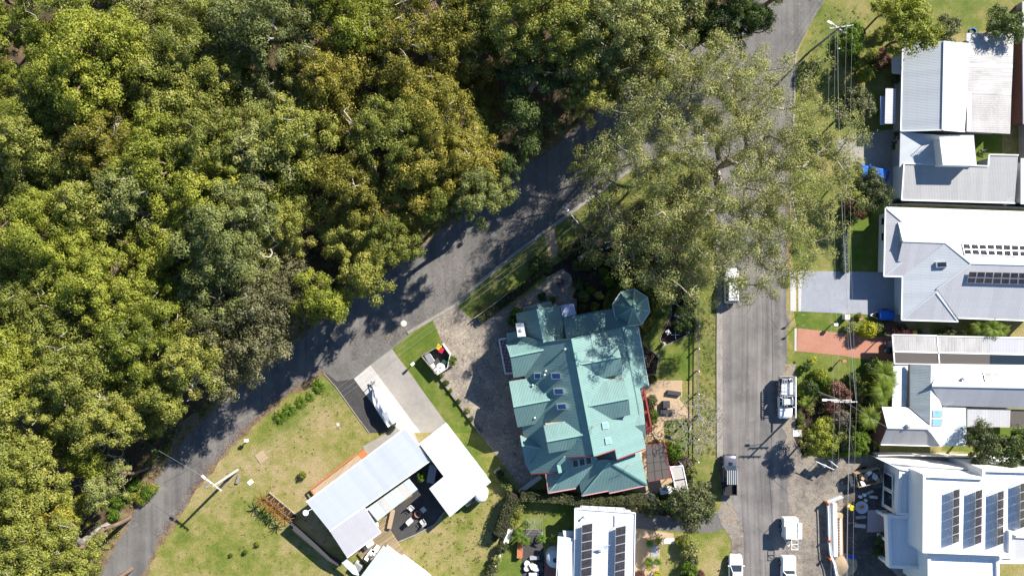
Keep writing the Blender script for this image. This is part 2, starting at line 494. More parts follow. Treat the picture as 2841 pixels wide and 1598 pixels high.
m_leaf('leaf_fern', (0.075, 0.12, 0.014), (0.21, 0.265, 0.034), (0.33, 0.36, 0.05), trans=0.38)
m_bark('bark_pale', (0.24, 0.20, 0.165), (0.48, 0.43, 0.375))
m_bark('bark_brown', (0.10, 0.07, 0.05), (0.24, 0.165, 0.12))
m_bark('bark_grey', (0.17, 0.155, 0.14), (0.36, 0.33, 0.295))
m_bark('timber_grey', (0.15, 0.13, 0.11), (0.30, 0.27, 0.235))

# ------------------------------------------------------------------ ground, roads, paving
g = MB(); g.face([(-900, -900, 0), (900, -900, 0), (900, 900, 0), (-900, 900, 0)])
g.build('ground', 'lawn_dry', kind='structure')

up_edge = [(200,1720), (262,1620), (310,1530), (344,1471), (396,1375), (452,1292), (528,1200), (640,1090), (760,990), (890,893), (1027,790), (1200,657), (1400,505), (1600,350), (1700,272), (1776,212), (1900,110), (2040,-5), (2180,-130)]
lo_edge = [(330,1720), (400,1598), (447,1498), (507,1419), (545,1355), (595,1291), (659,1219), (719,1163), (779,1108), (898,1032), (1000,1000), (1089,965), (1129,924), (1265,845), (1343,772), (1436,696), (1536,624), (1642,546), (1760,462), (1840,420)]
corner = [(1900,425), (1950,470), (1980,545), (1990,640), (1993,830), (1992,980), (1993,1265), (2004,1390), (2040,1440), (2050,1500), (2056,1598), (2062,1800)]
right_edge = [(2205,1800), (2200,1598), (2194,1480), (2190,1400), (2186,1200), (2184,1037), (2181,817), (2190,600), (2200,400), (2204,230), (2209,145), (2245,73), (2292,-5), (2390,-150)]
forest_poly = [(-700,-700), (2250,-700), (2180,-130)] + up_edge[::-1][1:] + [(200,1900), (-700,1900)]
sheet('forest_floor', forest_poly, 0.004, 'forest_floor')
# leaf litter along the bush edge of the road
lit = [(p[0] - 20, p[1] - 16) for p in up_edge for _ in (0, 1)]
lit = [(lit[i][0]*.5 + lit[min(i+1, len(lit)-1)][0]*.5, lit[i][1]*.5 + lit[min(i+1, len(lit)-1)][1]*.5) for i in range(len(lit))]
lit = [(x + random.uniform(-16, 10), y + random.uniform(-12, 8)) for x, y in lit]
sheet('leaf_litter_verge', lit + up_edge[::-1], 0.008, 'leaf_litter')
sheet('road', up_edge + right_edge[::-1][0:1] + [(2292,-5), (2245,73), (2209,145), (2204,230), (2200,300), (1900,425)] + lo_edge[::-1], 0.012, 'asphalt')
sheet('street_road', [(1840,420)] + corner + right_edge[:-4] + [(2204,230)], 0.016, 'asphalt_street')

def lawn(name, pts, m='lawn_green', z=0.008, sm=0): return sheet(name, pts, z, m, smooth=sm)
lawn('verge_grass', [(1265,848), (1343,776), (1436,700), (1536,628), (1642,550), (1760,466), (1840,424), (1900,428), (1950,474), (1978,545), (1988,640), (1991,830), (1990,980), (1991,1265), (2000,1385), (1926,1420), (1926,930), (1935,480), (1800,560), (1565,725), (1305,890)], 'verge_grass')
lawn('verge_grass_north', [(2212,150), (2248,76), (2296,-10), (2420,-160), (2900,-160), (2900,70), (2495,110), (2480,460), (2350,560), (2345,740), (2200,750), (2196,600), (2206,300)], 'verge_grass')
lawn('lawn_green', FR(S, (330,815), (665,825), (880,830), (900,870), (820,960), (665,975), (350,940)), 'lawn_green', 0.012)
lawn('lawn_green', FR(S, (340,1115), (590,1130), (880,1180), (930,1449), (340,1449)), 'lawn_green', 0.010)
lawn('lawn_green', [(2346,560), (2500,470), (2505,770), (2346,762)], 'lawn_green', 0.014)
lawn('lawn_green', FR(I, (1180,100), (2264,100), (2264,1280), (1300,1280), (1160,1000)), 'mulch', 0.008)
lawn('lawn_green', FR(K, (465,440), (1030,470), (1030,780), (465,750)), 'lawn_green', 0.010)
lawn('lawn_green', FR(K, (290,760), (460,900), (440,1130), (440,1300), (120,1300), (230,1010)), 'lawn_green', 0.010)
lawn('side_lawn', L_pts := FR(L, (755,510), (1205,200), (1320,460), (1085,590), (1260,790), (1740,1449), (1440,1449), (1300,1270), (920,720)), 'lawn_green', 0.010)
lawn('garden_lawn', FR(Q, (460,60), (550,250), (555,420), (470,560), (410,720), (440,830), (780,660), (830,640), (820,1250), (365,1245), (400,930), (250,850), (230,780), (300,600), (390,480), (470,260), (420,100)), 'lawn_green', 0.014)
lawn('garden_lawn', FR(RR, (320,340), (640,330), (640,780), (480,700), (340,580)), 'lawn_green', 0.014)
lawn('back_lawn', [(2690,370), (2780,370), (2780,470), (2690,470)], 'lawn_green', 0.012)
lawn('back_lawn', FR(F, (1380,1150), (2100,1155), (2100,1300), (1500,1420), (1090,1410), (1110,1370)), 'lawn_green', 0.012)
lawn('garden_bed', [(1310,880), (1560,722), (1800,560), (1930,478), (1926,930), (1860,960), (1760,900), (1640,900), (1560,880), (1600,800), (1500,760), (1380,860)], 'mulch', 0.010)
lawn('garden_bed', FR(Q, (250,850), (400,930), (365,1160), (250,1160), (200,800)), 'mulch', 0.018)
lawn('garden_bed', FR(RR, (370,680), (640,560), (640,1290), (100,1290), (110,1130), (400,1120)), 'mulch', 0.012)
lawn('garden_bed', FR(K, (280,330), (460,430), (1800,470), (2330,520), (2330,640), (1760,600), (1700,480), (460,450), (230,720), (140,740)), 'mulch', 0.009)
# driveways and paths
sheet('gravel_drive', FR(L, (0,790), (330,848), (540,1010), (740,1370), (690,1449), (500,1449), (380,1290), (180,1000)) + [], 0.016, 'gravel_dark')
sheet('gravel_drive', [(900,1030), (960,1006), (1000,995), (1085,964), (1127,922), (1132,930), (1089,968), (1028,1012), (982,1050), (935,1058)], 0.019, 'gravel_grey')
sheet('driveway', FR(L, (330,848), (515,695), (880,1150), (1090,1449), (900,1449), (690,1330)), 0.022, 'concrete_pale')
sheet('driveway', FR(L, (515,695), (755,515), (1360,1340), (1210,1449), (1075,1449)), 0.024, 'concrete')
sheet('house_path', FR(HF, (600,400), (790,300), (905,225), (980,210), (1060,380), (950,480), (640,480)), 0.020, 'concrete')
sheet('main_driveway', FR(L, (1215,200), (1470,25), (1640,180), (1760,190), (2000,60), (2254,-40)) + [(1520,800), (1600,830), (1600,1000), (1480,1340), (1440,1345), (1325,1195)] + FR(L, (1260,800), (1400,575), (1320,450)), 0.018, 'crazy_paving')
sheet('garden_path', FR(N, (700,1090), (950,880), (1030,800), (1150,735), (1230,800), (1250,880), (1225,980), (1240,1075), (1090,1085), (1070,990), (1030,960), (900,1050)), 0.022, 'crazy_paving')
sheet('entry_path', FR(N, (970,405), (1065,335), (1085,460), (1110,520), (1085,610), (1020,640)), 0.020, 'paving_sand')
sheet('east_path', FR(Q, (165,1340), (370,1245), (690,1245), (690,1449), (165,1449)) , 0.020, 'paving_sand')
sheet('east_path', FR(RR, (100,0), (500,-5), (490,110), (640,300), (320,340), (320,560), (110,580), (120,300)), 0.024, 'paving_sand')
sheet('patio_paving', FR(RR, (60,600), (330,580), (400,960), (420,1000), (220,1150), (100,1160), (0,1160)), 0.016, 'paving_sand')
sheet('blue_driveway', FR(S, (390,515), (1127,525), (1127,900), (870,838), (380,815)), 0.022, 'concrete_blue')
sheet('driveway_crossing', FR(S, (302,515), (345,515), (345,815), (302,812)), 0.020, 'concrete_pale')
sheet('driveway_crossing', FR(S, (360,515), (390,515), (382,815), (362,815)), 0.020, 'concrete_pale')
sheet('red_driveway', FR(S, (355,940), (680,975), (900,1000), (1127,1010), (1127,1170), (880,1172), (650,1140), (350,1110)), 0.020, 'paving_terracotta')
sheet('driveway_crossing', FR(S, (333,942), (350,942), (348,1110), (333,1108)), 0.022, 'concrete_pale')
sheet('concrete_yard', [(2320,392), (2360,372), (2480,360), (2485,560), (2440,540), (2330,470)], 0.020, 'concrete')
sheet('building_site', FR(G, (-40,150), (200,100), (390,130), (1240,60), (1240,1500), (60,1500), (-40,700)), 0.018, 'dirt')
sheet('shaded_dark_soil', FR(G, (560,480), (700,450), (1110,450), (1110,700), (830,700), (820,950), (1040,950), (1040,1200), (900,1190), (1080,1350), (1240,1500), (560,1500), (545,1000)), 0.024, 'shaded_dark_soil')  # dark soil patch; the shade over the site is put into its colour
sheet('side_path', FR(G, (1210,70), (2650,110), (2650,240), (1210,175)), 0.022, 'concrete')
sheet('gravel_driveway', FR(K, (1600,560), (2330,640), (2580,570), (2720,600), (2800,720), (2560,790), (2330,790), (1700,740)), 0.016, 'gravel_grey')
sheet('sand_path', FR(K, (1690,740), (2130,800), (2130,910), (1980,930), (1960,1300), (1690,1300)), 0.014, 'paving_sand')
sheet('dark_courtyard', FR(HF, (985,640), (1140,520), (1260,640), (1260,930), (1180,1030), (1030,1110), (885,1175), (800,1060), (850,920), (870,880), (1000,800)), 0.016, 'gravel_dark')
sheet('pot_patio', FR(K, (440,760), (680,760), (680,1300), (430,1300)), 0.014, 'gravel_dark')
sheet('dirt_shoulder', [(2186,1180), (2225,1260), (2240,1400), (2245,1640), (2203,1640), (2194,1480), (2188,1390)], 0.022, 'dirt')
sheet('dirt_shoulder', [(2005,1388), (2040,1420), (2064,1470), (2062,1600), (2020,1600), (2030,1500), (2000,1450), (1990,1420)], 0.022, 'dirt')
# kerbs
strip('kerb', [(1131,924), (1265,846), (1343,774), (1436,698), (1536,626), (1642,548), (1760,464), (1840,422)], 0.42, 0.0, 0.11, 'edging')
strip('kerb', [(1990,640), (1992,830), (1991,980), (1992,1268)], 0.38, 0.0, 0.11, 'edging')
strip('gutter_strip', [(1999,640), (2001,830), (2000,980), (2001,1268)], 0.42, 0.0, 0.025, 'edging')
strip('kerb', [(2209,145), (2206,190), (2203,300), (2200,400), (2192,600)], 0.25, 0.0, 0.10, 'edging')
strip('driveway_edging', FR(L, (0,795), (130,940), (380,1290), (500,1449)), 0.10, 0.0, 0.08, 'edging')
strip('lawn_edging', FR(HF, (870,1178), (1030,1112), (1180,1030), (1258,932)), 0.16, 0.0, 0.14, 'edging')
for pts in (FR(Q, (470,60), (545,230), (558,420), (500,540), (410,720), (440,830), (780,660)), FR(Q, (230,780), (265,860), (400,930), (365,1165))):
    strip('garden_edging', pts, 0.10, 0.0, 0.08, 'timber_grey')

# ragged gritty edges where bitumen meets grass
def ragged(name, pts, wd, z, m, jit=8, step=14):
    q = []
    for a, b in zip(pts, pts[1:]):
        n = max(1, int(math.hypot(b[0]-a[0], b[1]-a[1]) / step))
        for k in range(n): q.append((a[0] + (b[0]-a[0]) * k / n, a[1] + (b[1]-a[1]) * k / n))
    q.append(pts[-1]); l_, r_ = [], []
    for i, p in enumerate(q):
        a, b = q[max(0, i-1)], q[min(len(q)-1, i+1)]; d = math.hypot(b[0]-a[0], b[1]-a[1]) or 1; nx, ny = -(b[1]-a[1]) / d, (b[0]-a[0]) / d
        u, v = wd/2 + random.uniform(-jit, jit) * .6, wd/2 + random.uniform(-jit, jit) * .6
        l_.append((p[0] + nx*u, p[1] + ny*u)); r_.append((p[0] - nx*v, p[1] - ny*v))
    for i in range(len(q) - 1): pass
    mb = MB(); L0 = [P(p) for p in l_]; R0 = [P(p) for p in r_]
    for i in range(len(q) - 1): mb.face([V_(R0[i], z), V_(R0[i+1], z), V_(L0[i+1], z), V_(L0[i], z)][::-1])
    mb.build(name, m, kind='structure')
V_ = lambda p, z: Vector((p.x, p.y, z))
ragged('road_edge_dirt', lo_edge[:10], 12, 0.026, 'leaf_litter', 9)
ragged('road_edge_dirt', [(2190,1010), (2187,1100), (2190,1200), (2196,1300), (2198,1400), (2205,1598)], 26, 0.027, 'dirt', 14)
ragged('road_edge_dirt', [(2194,420), (2190,600), (2184,745)], 14, 0.026, 'leaf_litter', 8)
ragged('road_edge_dirt', [(2182,862), (2186,910)], 12, 0.026, 'dirt', 8)
ragged('road_edge_dirt', up_edge[1:17], 10, 0.026, 'leaf_litter', 9)
ragged('road_edge_dirt', [(2003,1272), (2008,1340), (2022,1400), (2052,1450), (2056,1598)], 12, 0.027, 'dirt', 10)
# ------------------------------------------------------------------ foliage makers
def np_mesh(name, quads, m):
    """quads: (n,4,3) array"""
    n = len(quads); me = bpy.data.meshes.new(name)
    me.vertices.add(n * 4); me.vertices.foreach_set('co', quads.reshape(-1).astype(np.float32))
    me.loops.add(n * 4); me.loops.foreach_set('vertex_index', np.arange(n * 4, dtype=np.int32))
    me.polygons.add(n); me.polygons.foreach_set('loop_start', np.arange(0, n * 4, 4, dtype=np.int32))
    try: me.polygons.foreach_set('loop_total', np.full(n, 4, dtype=np.int32))
    except Exception: pass
    me.materials.append(MATS[m]); me.update(calc_edges=True)
    return me
def unit(v): return v / np.maximum(np.linalg.norm(v, axis=1, keepdims=True), 1e-6)
def leaf_quads(rs, c, nrm, ln, wd):
    n = len(c)
    t = unit(np.cross(nrm, unit(rs.normal(size=(n, 3))))); b = np.cross(nrm, t)
    l = (ln * rs.uniform(0.7, 1.25, (n, 1))) / 2; w_ = (wd * rs.uniform(0.75, 1.2, (n, 1))) / 2
    fold = nrm * (w_ * 0.25)
    return np.stack([c - t * l, c + b * w_ - t * l * 0.15 + fold, c + t * l - nrm * l * 0.25, c - b * w_ - t * l * 0.15 + fold], axis=1)
def tuft_leaves(rs, centers, rad, n, ln, wd, flat=0.7, shell=0.45, up=0.25):
    """leaf clumps: leaves in the outer shell of flattened balls, facing roughly outward"""
    k = len(centers); c = np.repeat(np.asarray(centers), n, axis=0)
    r = np.repeat(np.asarray(rad).reshape(-1, 1) * np.ones((k, 1)), n, axis=0)
    d = unit(rs.normal(size=(k * n, 3)) + np.array([0, 0, up]))
    q = (shell + (1 - shell) * rs.random((k * n, 1)) ** 0.6)
    lump = 1 + 0.16 * rs.normal(size=(k * n, 1))
    p = c + d * r * q * lump * np.array([1, 1, flat])
    nrm = unit(d * 1.2 + rs.normal(size=(k * n, 3)) * 0.42 + np.array([0, 0, 0.25]))
    return leaf_quads(rs, p, nrm, ln, wd)

def skeleton(rs, trunk, tips, trunk_r, twist=0.12):
    """joins every tip to the nearest limb; thickness follows the number of tips carried"""
    pos = [np.array(t, float) for t in trunk]; par = [i - 1 for i in range(len(trunk))]
    start = max(1, int(len(trunk) * 0.45))
    fork = pos[-1]
    order = sorted(range(len(tips)), key=lambda i: np.linalg.norm(np.asarray(tips[i]) - fork) + rs.random() * 0.8)
    cand = list(range(start, len(pos)))
    leafnodes = []
    for i in order:
        t = np.asarray(tips[i], float)
        cp = np.array([pos[j] for j in cand])
        d = np.linalg.norm(cp - t, axis=1) + np.maximum(0, cp[:, 2] - t[2]) * 1.2
        j = cand[int(np.argmin(d))]
        a = pos[j]; L0 = np.linalg.norm(t - a)
        m = a * 0.5 + t * 0.5 + rs.normal(size=3) * twist * L0 * 0.6 - np.array([0, 0, 0.04 * L0])
        pos.append(m); par.append(j); cand.append(len(pos) - 1)
        pos.append(t); par.append(len(pos) - 2); cand.append(len(pos) - 1); leafnodes.append(len(pos) - 1)
    cnt = [0] * len(pos)
    for i in leafnodes: cnt[i] += 1
    for i in range(len(pos) - 1, 0, -1): cnt[par[i]] += cnt[i]
    tot = max(1, cnt[0])
    rad = [max(0.035, trunk_r * (max(c, 0.3) / tot) ** 0.47) for c in cnt]
    return pos, par, rad
def skeleton_mesh(name, pos, par, rad, m, ntrunk=0, minr=0.0):
    mb = MB()
    for i in range(1, len(pos)):
        j = par[i]
        if rad[i] < minr: continue
        ra = rad[j] if i <= ntrunk else min(rad[j], rad[i] * 1.35)
        mb.tube([pos[j], pos[i]], [ra, rad[i]], 6 if rad[i] > 0.08 else 4, cap=False)
    return mb.mesh(name, m)

def tree_meshes(seed, h, r, ntuft, tr, nleaf, ln, wd, trunk_r, bark, base=0.42, lobes=6, depth=0.5, sparse=1.0, lean=0.04, leafm='leaf_olive', flat=0.65):
    rs = np.random.default_rng(seed)
    nT = 7; bend = rs.normal(size=2) * lean * h
    zf = h * base
    trunk = [(bend[0] * (k / nT) ** 2, bend[1] * (k / nT) ** 2, zf * k / nT) for k in range(nT + 1)]
    lob = []
    a0 = rs.random() * 6.28
    for k in range(lobes):
        a = a0 + 2 * math.pi * k / max(1, lobes - 1) + rs.normal() * 0.25
        rho = 0.0 if k == 0 else r * rs.uniform(0.45, 0.68)
        lr = r * rs.uniform(0.40, 0.58)
        lob.append((rho * math.cos(a), rho * math.sin(a), h * (1 - 0.28 * (rho / r) ** 1.5 * rs.uniform(0.6, 1.4)) - lr * 0.75, lr))
    tips = []; tries = 0
    while len(tips) < ntuft and tries < 9000:
        tries += 1
        x, y, z, lr = lob[rs.integers(len(lob))]
        d = rs.normal(size=3); d /= np.linalg.norm(d)
        if d[2] < -0.35: continue
        q = lr * (1 - depth * rs.random() ** 2)
        p = np.array([x, y, z]) + d * q * np.array([1, 1, 0.8])
        if p[2] < zf * 0.75: continue
        if any(np.sum((p - t) ** 2) < (tr * 0.72) ** 2 for t in tips): continue
        tips.append(p)
    pos, par, rad = skeleton(rs, trunk, [t - np.array([0, 0, tr * 0.35]) for t in tips], trunk_r)
    trunk_me = skeleton_mesh('trunk', pos, par, rad, bark, nT)
    keep = [t for t in tips if rs.random() < sparse]
    rr = tr * rs.uniform(0.55, 1.35, len(keep))
    crown_me = np_mesh('crown', tuft_leaves(rs, keep, rr, nleaf, ln, wd, flat), leafm)
    return trunk_me, crown_me

def add_tree(name, label, loc, meshes, rz=0.0, sc=1.0, leafm=None, bark=None, group=None, cat='tree'):
    t = thing(name, label, cat, loc, rz, group)
    t.scale = (sc, sc, sc) if not hasattr(sc, '__len__') else sc
    a = child('trunk', meshes[0], t); b = child('crown', meshes[1], t)
    for o, m in ((a, bark), (b, leafm)):
        if m:
            o.material_slots[0].link = 'OBJECT'; o.material_slots[0].material = MATS[m]
    return t

# ------------------------------------------------------------------ the bush (forest)
forest_kinds = [tree_meshes(11, 17.0, 5.2, 104, 0.92, 250, 0.26, 0.125, 0.42, 'bark_pale', lobes=7, sparse=.84),
    tree_meshes(12, 15.0, 4.6, 84, 0.88, 250, 0.25, 0.125, 0.36, 'bark_pale', lobes=6, sparse=.86),
    tree_meshes(13, 18.5, 5.6, 112, 1.0, 270, 0.27, 0.13, 0.46, 'bark_pale', lobes=9, base=0.5, sparse=.82),
    tree_meshes(14, 13.0, 4.2, 78, 0.78, 240, 0.25, 0.12, 0.32, 'bark_brown', lobes=6, base=0.36, sparse=.88),
    tree_meshes(15, 16.0, 5.0, 80, 0.86, 230, 0.26, 0.12, 0.42, 'bark_pale', lobes=8, depth=0.75, sparse=.74),
    tree_meshes(16, 11.0, 3.6, 62, 0.76, 240, 0.25, 0.12, 0.28, 'bark_brown', lobes=5, base=0.34, sparse=.88)]
FH = [17.0, 15.0, 18.5, 13.0, 16.0, 11.0]
thin_kind = tree_meshes(17, 14.0, 4.8, 90, 0.85, 75, 0.32, 0.15, 0.22, 'bark_grey', lobes=7, depth=0.8)
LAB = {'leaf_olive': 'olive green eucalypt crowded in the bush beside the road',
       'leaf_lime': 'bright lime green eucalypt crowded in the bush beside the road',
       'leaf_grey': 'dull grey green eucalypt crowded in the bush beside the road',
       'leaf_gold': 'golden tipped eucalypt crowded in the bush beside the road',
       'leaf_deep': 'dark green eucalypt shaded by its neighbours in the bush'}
crown_edge = FR(T, (-130,-140), (2060,-140), (1960,-30), (1880,30), (1740,150), (1600,215), (1470,250), (1370,370), (1240,430), (1215,490), (1095,590), (945,705), (800,770), (700,850), (665,950), (600,985), (480,985), (400,1030), (330,1080), (285,1140), (300,1240), (235,1330), (215,1470), (190,1600), (-130,1600))
def inside(p, poly):
    c = False; n = len(poly)
    for i in range(n):
        a, b = poly[i], poly[(i + 1) % n]
        if (a[1] > p[1]) != (b[1] > p[1]) and p[0] < (b[0] - a[0]) * (p[1] - a[1]) / (b[1] - a[1]) + a[0]: c = not c
    return c
def edge_dist(p, poly):
    best = 1e9
    for i in range(len(poly)):
        a, b = np.array(poly[i]), np.array(poly[(i + 1) % len(poly)])
        t = np.clip(np.dot(np.array(p) - a, b - a) / max(1e-6, np.dot(b - a, b - a)), 0, 1)
        best = min(best, np.linalg.norm(a + t * (b - a) - np.array(p)))
    return best
# (crown centre in the photo, kind, scale, leaf) for the ones that can be made out singly
fixed = [(T(225,150), 2, 1.05, 'leaf_lime'), (T(130,220), 0, 1.0, 'leaf_lime'), (T(330,130), 4, 0.95, 'leaf_grey'), (T(480,120), 0, 1.0, 'leaf_olive'),
    (T(560,190), 1, 1.0, 'leaf_olive'), (T(700,240), 3, 1.05, 'leaf_grey'), (T(640,370), 1, 1.1, 'leaf_grey'), (T(800,90), 4, 1.05, 'leaf_gold'),
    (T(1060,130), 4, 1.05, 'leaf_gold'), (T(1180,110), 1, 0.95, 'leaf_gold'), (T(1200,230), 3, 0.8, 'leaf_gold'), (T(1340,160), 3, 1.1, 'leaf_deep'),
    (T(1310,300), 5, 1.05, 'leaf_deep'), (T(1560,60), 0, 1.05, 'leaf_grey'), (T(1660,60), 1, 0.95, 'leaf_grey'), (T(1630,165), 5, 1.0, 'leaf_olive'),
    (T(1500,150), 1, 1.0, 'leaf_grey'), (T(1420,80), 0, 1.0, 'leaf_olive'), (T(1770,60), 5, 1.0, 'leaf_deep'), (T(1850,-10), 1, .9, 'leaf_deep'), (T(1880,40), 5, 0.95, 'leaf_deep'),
    (T(1160,400), 1, 0.95, 'leaf_gold'), (T(1000,350), 0, 0.95, 'leaf_olive'), (T(880,470), 1, 1.0, 'leaf_gold'), (T(720,440), 3, 1.0, 'leaf_lime'),
    (T(640,480), 3, 1.0, 'leaf_lime'), (T(500,490), 0, 1.0, 'leaf_lime'), (T(430,600), 1, 1.0, 'leaf_lime'), (T(1030,510), 3, 1.0, 'leaf_gold'),
    (T(1120,510), 5, 0.95, 'leaf_olive'), (T(880,590), 3, 0.95, 'leaf_olive'), (T(910,690), 5, 1.05, 'leaf_olive'), (T(1190,330), 5, 0.9, 'leaf_olive'),
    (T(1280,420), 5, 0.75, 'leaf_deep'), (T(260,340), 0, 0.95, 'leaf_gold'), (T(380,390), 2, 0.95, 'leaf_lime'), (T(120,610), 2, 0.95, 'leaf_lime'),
    (T(250,700), 0, 1.0, 'leaf_lime'), (T(80,760), 1, 1.0, 'leaf_olive'), (T(420,760), 3, 1.0, 'leaf_lime'), (T(340,850), 0, 1.0, 'leaf_lime'),
    (T(180,930), 1, 1.1, 'leaf_olive'), (T(60,1000), 0, 1.0, 'leaf_olive'), (T(330,960), 3, 1.05, 'leaf_olive'), (T(470,900), 1, 1.0, 'leaf_olive'),
    (T(70,1180), 3, 1.1, 'leaf_olive'), (T(60,1330), 1, 0.95, 'leaf_gold'), (T(180,1390), 3, 1.0, 'leaf_olive'), (T(215,1140), 5, 1.0, 'leaf_lime'),
    (T(150,1080), 5, 1.0, 'leaf_olive'), (T(190,1290), 5, 0.8, 'leaf_lime')]
thin = [(T(640,760), 1.0), (T(560,830), 1.0), (T(640,880), 0.95), (T(720,740), 0.85), (T(560,930), 0.85), (T(700,700), 0.8)]
placed = []
OPP = [((330, 1480), 'where the road leaves past the dry lawn'), ((480, 1230), 'opposite the leaning white pole'), ((660, 1060), 'opposite the tussock grass row'), ((900, 850), 'opposite the boat under its cover'), ((1120, 690), 'opposite the paved driveway'), ((1330, 530), 'opposite the entry path'), ((1560, 330), 'facing the huge junction eucalypt'), ((1850, 120), 'by the top of the junction')]
def edge_label(c, lm):
    if edge_dist(c, crown_edge) > 70 or not (0 < c[0] < 2100 and 0 < c[1] < 1598): return LAB[lm]
    w_ = min(OPP, key=lambda q: (q[0][0]-c[0])**2 + (q[0][1]-c[1])**2)[1]
    return LAB[lm].split(' crowded')[0].split(' shaded')[0] + ' on the bush edge ' + w_
def put_forest(c, k, sc, lm):
    zs = 1.0
    if edge_dist(c, crown_edge) < 75: zs = 1.3; sc *= 0.9
    z = FH[k] * sc * zs * 0.80
    g = P(c, z); placed.append(c)
    add_tree('eucalypt_tree', edge_label(c, lm), (g.x, g.y, 0), forest_kinds[k], random.uniform(0, 6.28), (sc, sc, sc * zs * random.uniform(0.94, 1.06)), lm,
             'bark_brown' if zs > 1 else random.choice(['bark_pale', 'bark_grey', 'bark_grey', 'bark_brown']), 'trees of the bush')
for c, k, sc, lm in fixed: put_forest(c, k, sc, lm)
for c, sc in thin:
    g = P(c, 11 * sc); placed.append(c)
    add_tree('eucalypt_tree', 'thin brownish eucalypt with bare twigs showing at the road edge', (g.x, g.y, 0), thin_kind, random.uniform(0, 6.28), sc, 'leaf_drab', 'bark_grey', 'thin trees at the road edge')
tries = 0
while tries < 4200:
    tries += 1
    c = (random.uniform(-140, 2240), random.uniform(-150, 1700))
    if not inside(c, crown_edge): continue
    out_ = c[0] < -20 or c[1] < -20 or c[1] > 1618
    if any((c[0]-q[0])**2 + (c[1]-q[1])**2 < (122 if out_ else 98)**2 for q in placed): continue
    ed = edge_dist(c, crown_edge)
    k = random.choice([5, 5, 3]) if ed < 75 else random.choice([0, 1, 2, 3, 4, 1, 3])
    nz = math.sin(c[0] * 0.006 + 1.3) + math.sin(c[1] * 0.008 - 0.4) + random.uniform(-1.2, 1.2)
    lm = 'leaf_gold' if (c[0] > 800 and nz > 0.9) else 'leaf_lime' if nz > 0.7 else 'leaf_grey' if nz < -0.9 else 'leaf_olive'
    put_forest(c, k, random.uniform(0.85, 1.08), lm)

# undergrowth below the trees: bushes and saplings nobody could count
def undergrowth():
    rs = np.random.default_rng(5); cs = []; rd = []
    while len(cs) < 620:
        p = (rs.uniform(-40, 2150), rs.uniform(-40, 1640))
        if not inside(p, forest_poly): continue
        if edge_dist(p, up_edge + [(2180,-130), (2180,-131), (200,1720)]) < 22: continue
        g = P(p); cs.append((g.x, g.y, rs.uniform(0.2, 1.6))); rd.append(rs.uniform(0.4, 1.15))
    return np_mesh('undergrowth', tuft_leaves(rs, cs, rd, 70, 0.34, 0.17, 0.8), 'leaf_deep')
o = bpy.data.objects.new('undergrowth', undergrowth()); COL.objects.link(o)
tag(o, 'dark green undergrowth of ferns and bushes below the bush trees', 'undergrowth'); o['kind'] = 'stuff'
# ------------------------------------------------------------------ building materials
m_roof('roof_green', (0.15, 0.262, 0.248), 0.19, 0.45, 0.35, rib=0.6)
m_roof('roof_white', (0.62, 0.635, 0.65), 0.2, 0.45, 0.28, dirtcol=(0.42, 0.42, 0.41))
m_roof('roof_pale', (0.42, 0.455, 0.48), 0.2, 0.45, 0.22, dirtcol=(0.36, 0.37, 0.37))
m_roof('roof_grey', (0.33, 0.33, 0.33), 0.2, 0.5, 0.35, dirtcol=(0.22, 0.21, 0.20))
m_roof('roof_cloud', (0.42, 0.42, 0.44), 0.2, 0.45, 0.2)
m_roof('roof_stained', (0.42, 0.41, 0.40), 0.25, 0.6, 0.75, dirtcol=(0.16, 0.15, 0.14), streak=0.25)
m_roof('roof_mossy', (0.36, 0.40, 0.40), 0.2, 0.6, 0.6, dirtcol=(0.12, 0.13, 0.13), streak=0.2)
m_roof('roof_fibro', (0.40, 0.38, 0.37), 0.28, 0.6, 0.7, dirtcol=(0.13, 0.12, 0.12), streak=3.0)
m_roof('roof_new', (0.74, 0.75, 0.76), 0.24, 0.4, 0.05, rib=0.7)
m_roof('roof_skin', (0.48, 0.54, 0.57), 0.2, 0.5, 0.12)
m_plain('fascia_red', (0.24, 0.05, 0.055), 0.5, 0.3)
m_plain('fascia_pink', (0.52, 0.27, 0.27), 0.5)
m_plain('fascia_white', (0.68, 0.69, 0.69), 0.5)
m_plain('cap_green', (0.22, 0.38, 0.33), 0.45)
m_plain('cap_dark', (0.07, 0.15, 0.14), 0.5)
m_plain('cap_pale', (0.46, 0.48, 0.50), 0.5)
m_plain('wall_cream', (0.50, 0.44, 0.34), 0.85)
m_plain('wall_grey', (0.30, 0.32, 0.34), 0.85)
m_plain('wall_white', (0.72, 0.71, 0.69), 0.7)
m_plain('wall_brick', (0.22, 0.10, 0.075), 0.9)
m_plain('metal_grey', (0.34, 0.35, 0.36), 0.4, 0.5, 0.4)
m_plain('metal_dark', (0.05, 0.05, 0.055), 0.45, 0.4)
m_plain('alu', (0.60, 0.61, 0.62), 0.35, 0.5, 0.6)
m_plain('white_paint', (0.76, 0.76, 0.75), 0.45)
m_plain('timber_red', (0.42, 0.15, 0.065), 0.7)
m_plain('timber_tan', (0.36, 0.27, 0.17), 0.8)
m_plain('polycarb', (0.36, 0.40, 0.55), 0.3)
m_plain('red_deck', (0.16, 0.03, 0.03), 0.6)
m_glass('glass_dark'); m_glass('glass_sky_reflect', (0.03, 0.11, 0.30), 0.12); m_glass('glass_sky', (0.16, 0.34, 0.46), 0.15)  # blue skylight glass has the reflected sky painted into its base colour
m_sheet_trans('smoke_sheet', (0.17, 0.15, 0.132), 0.42)
m_sheet_trans('clear_sheet', (0.55, 0.55, 0.55), 0.6)

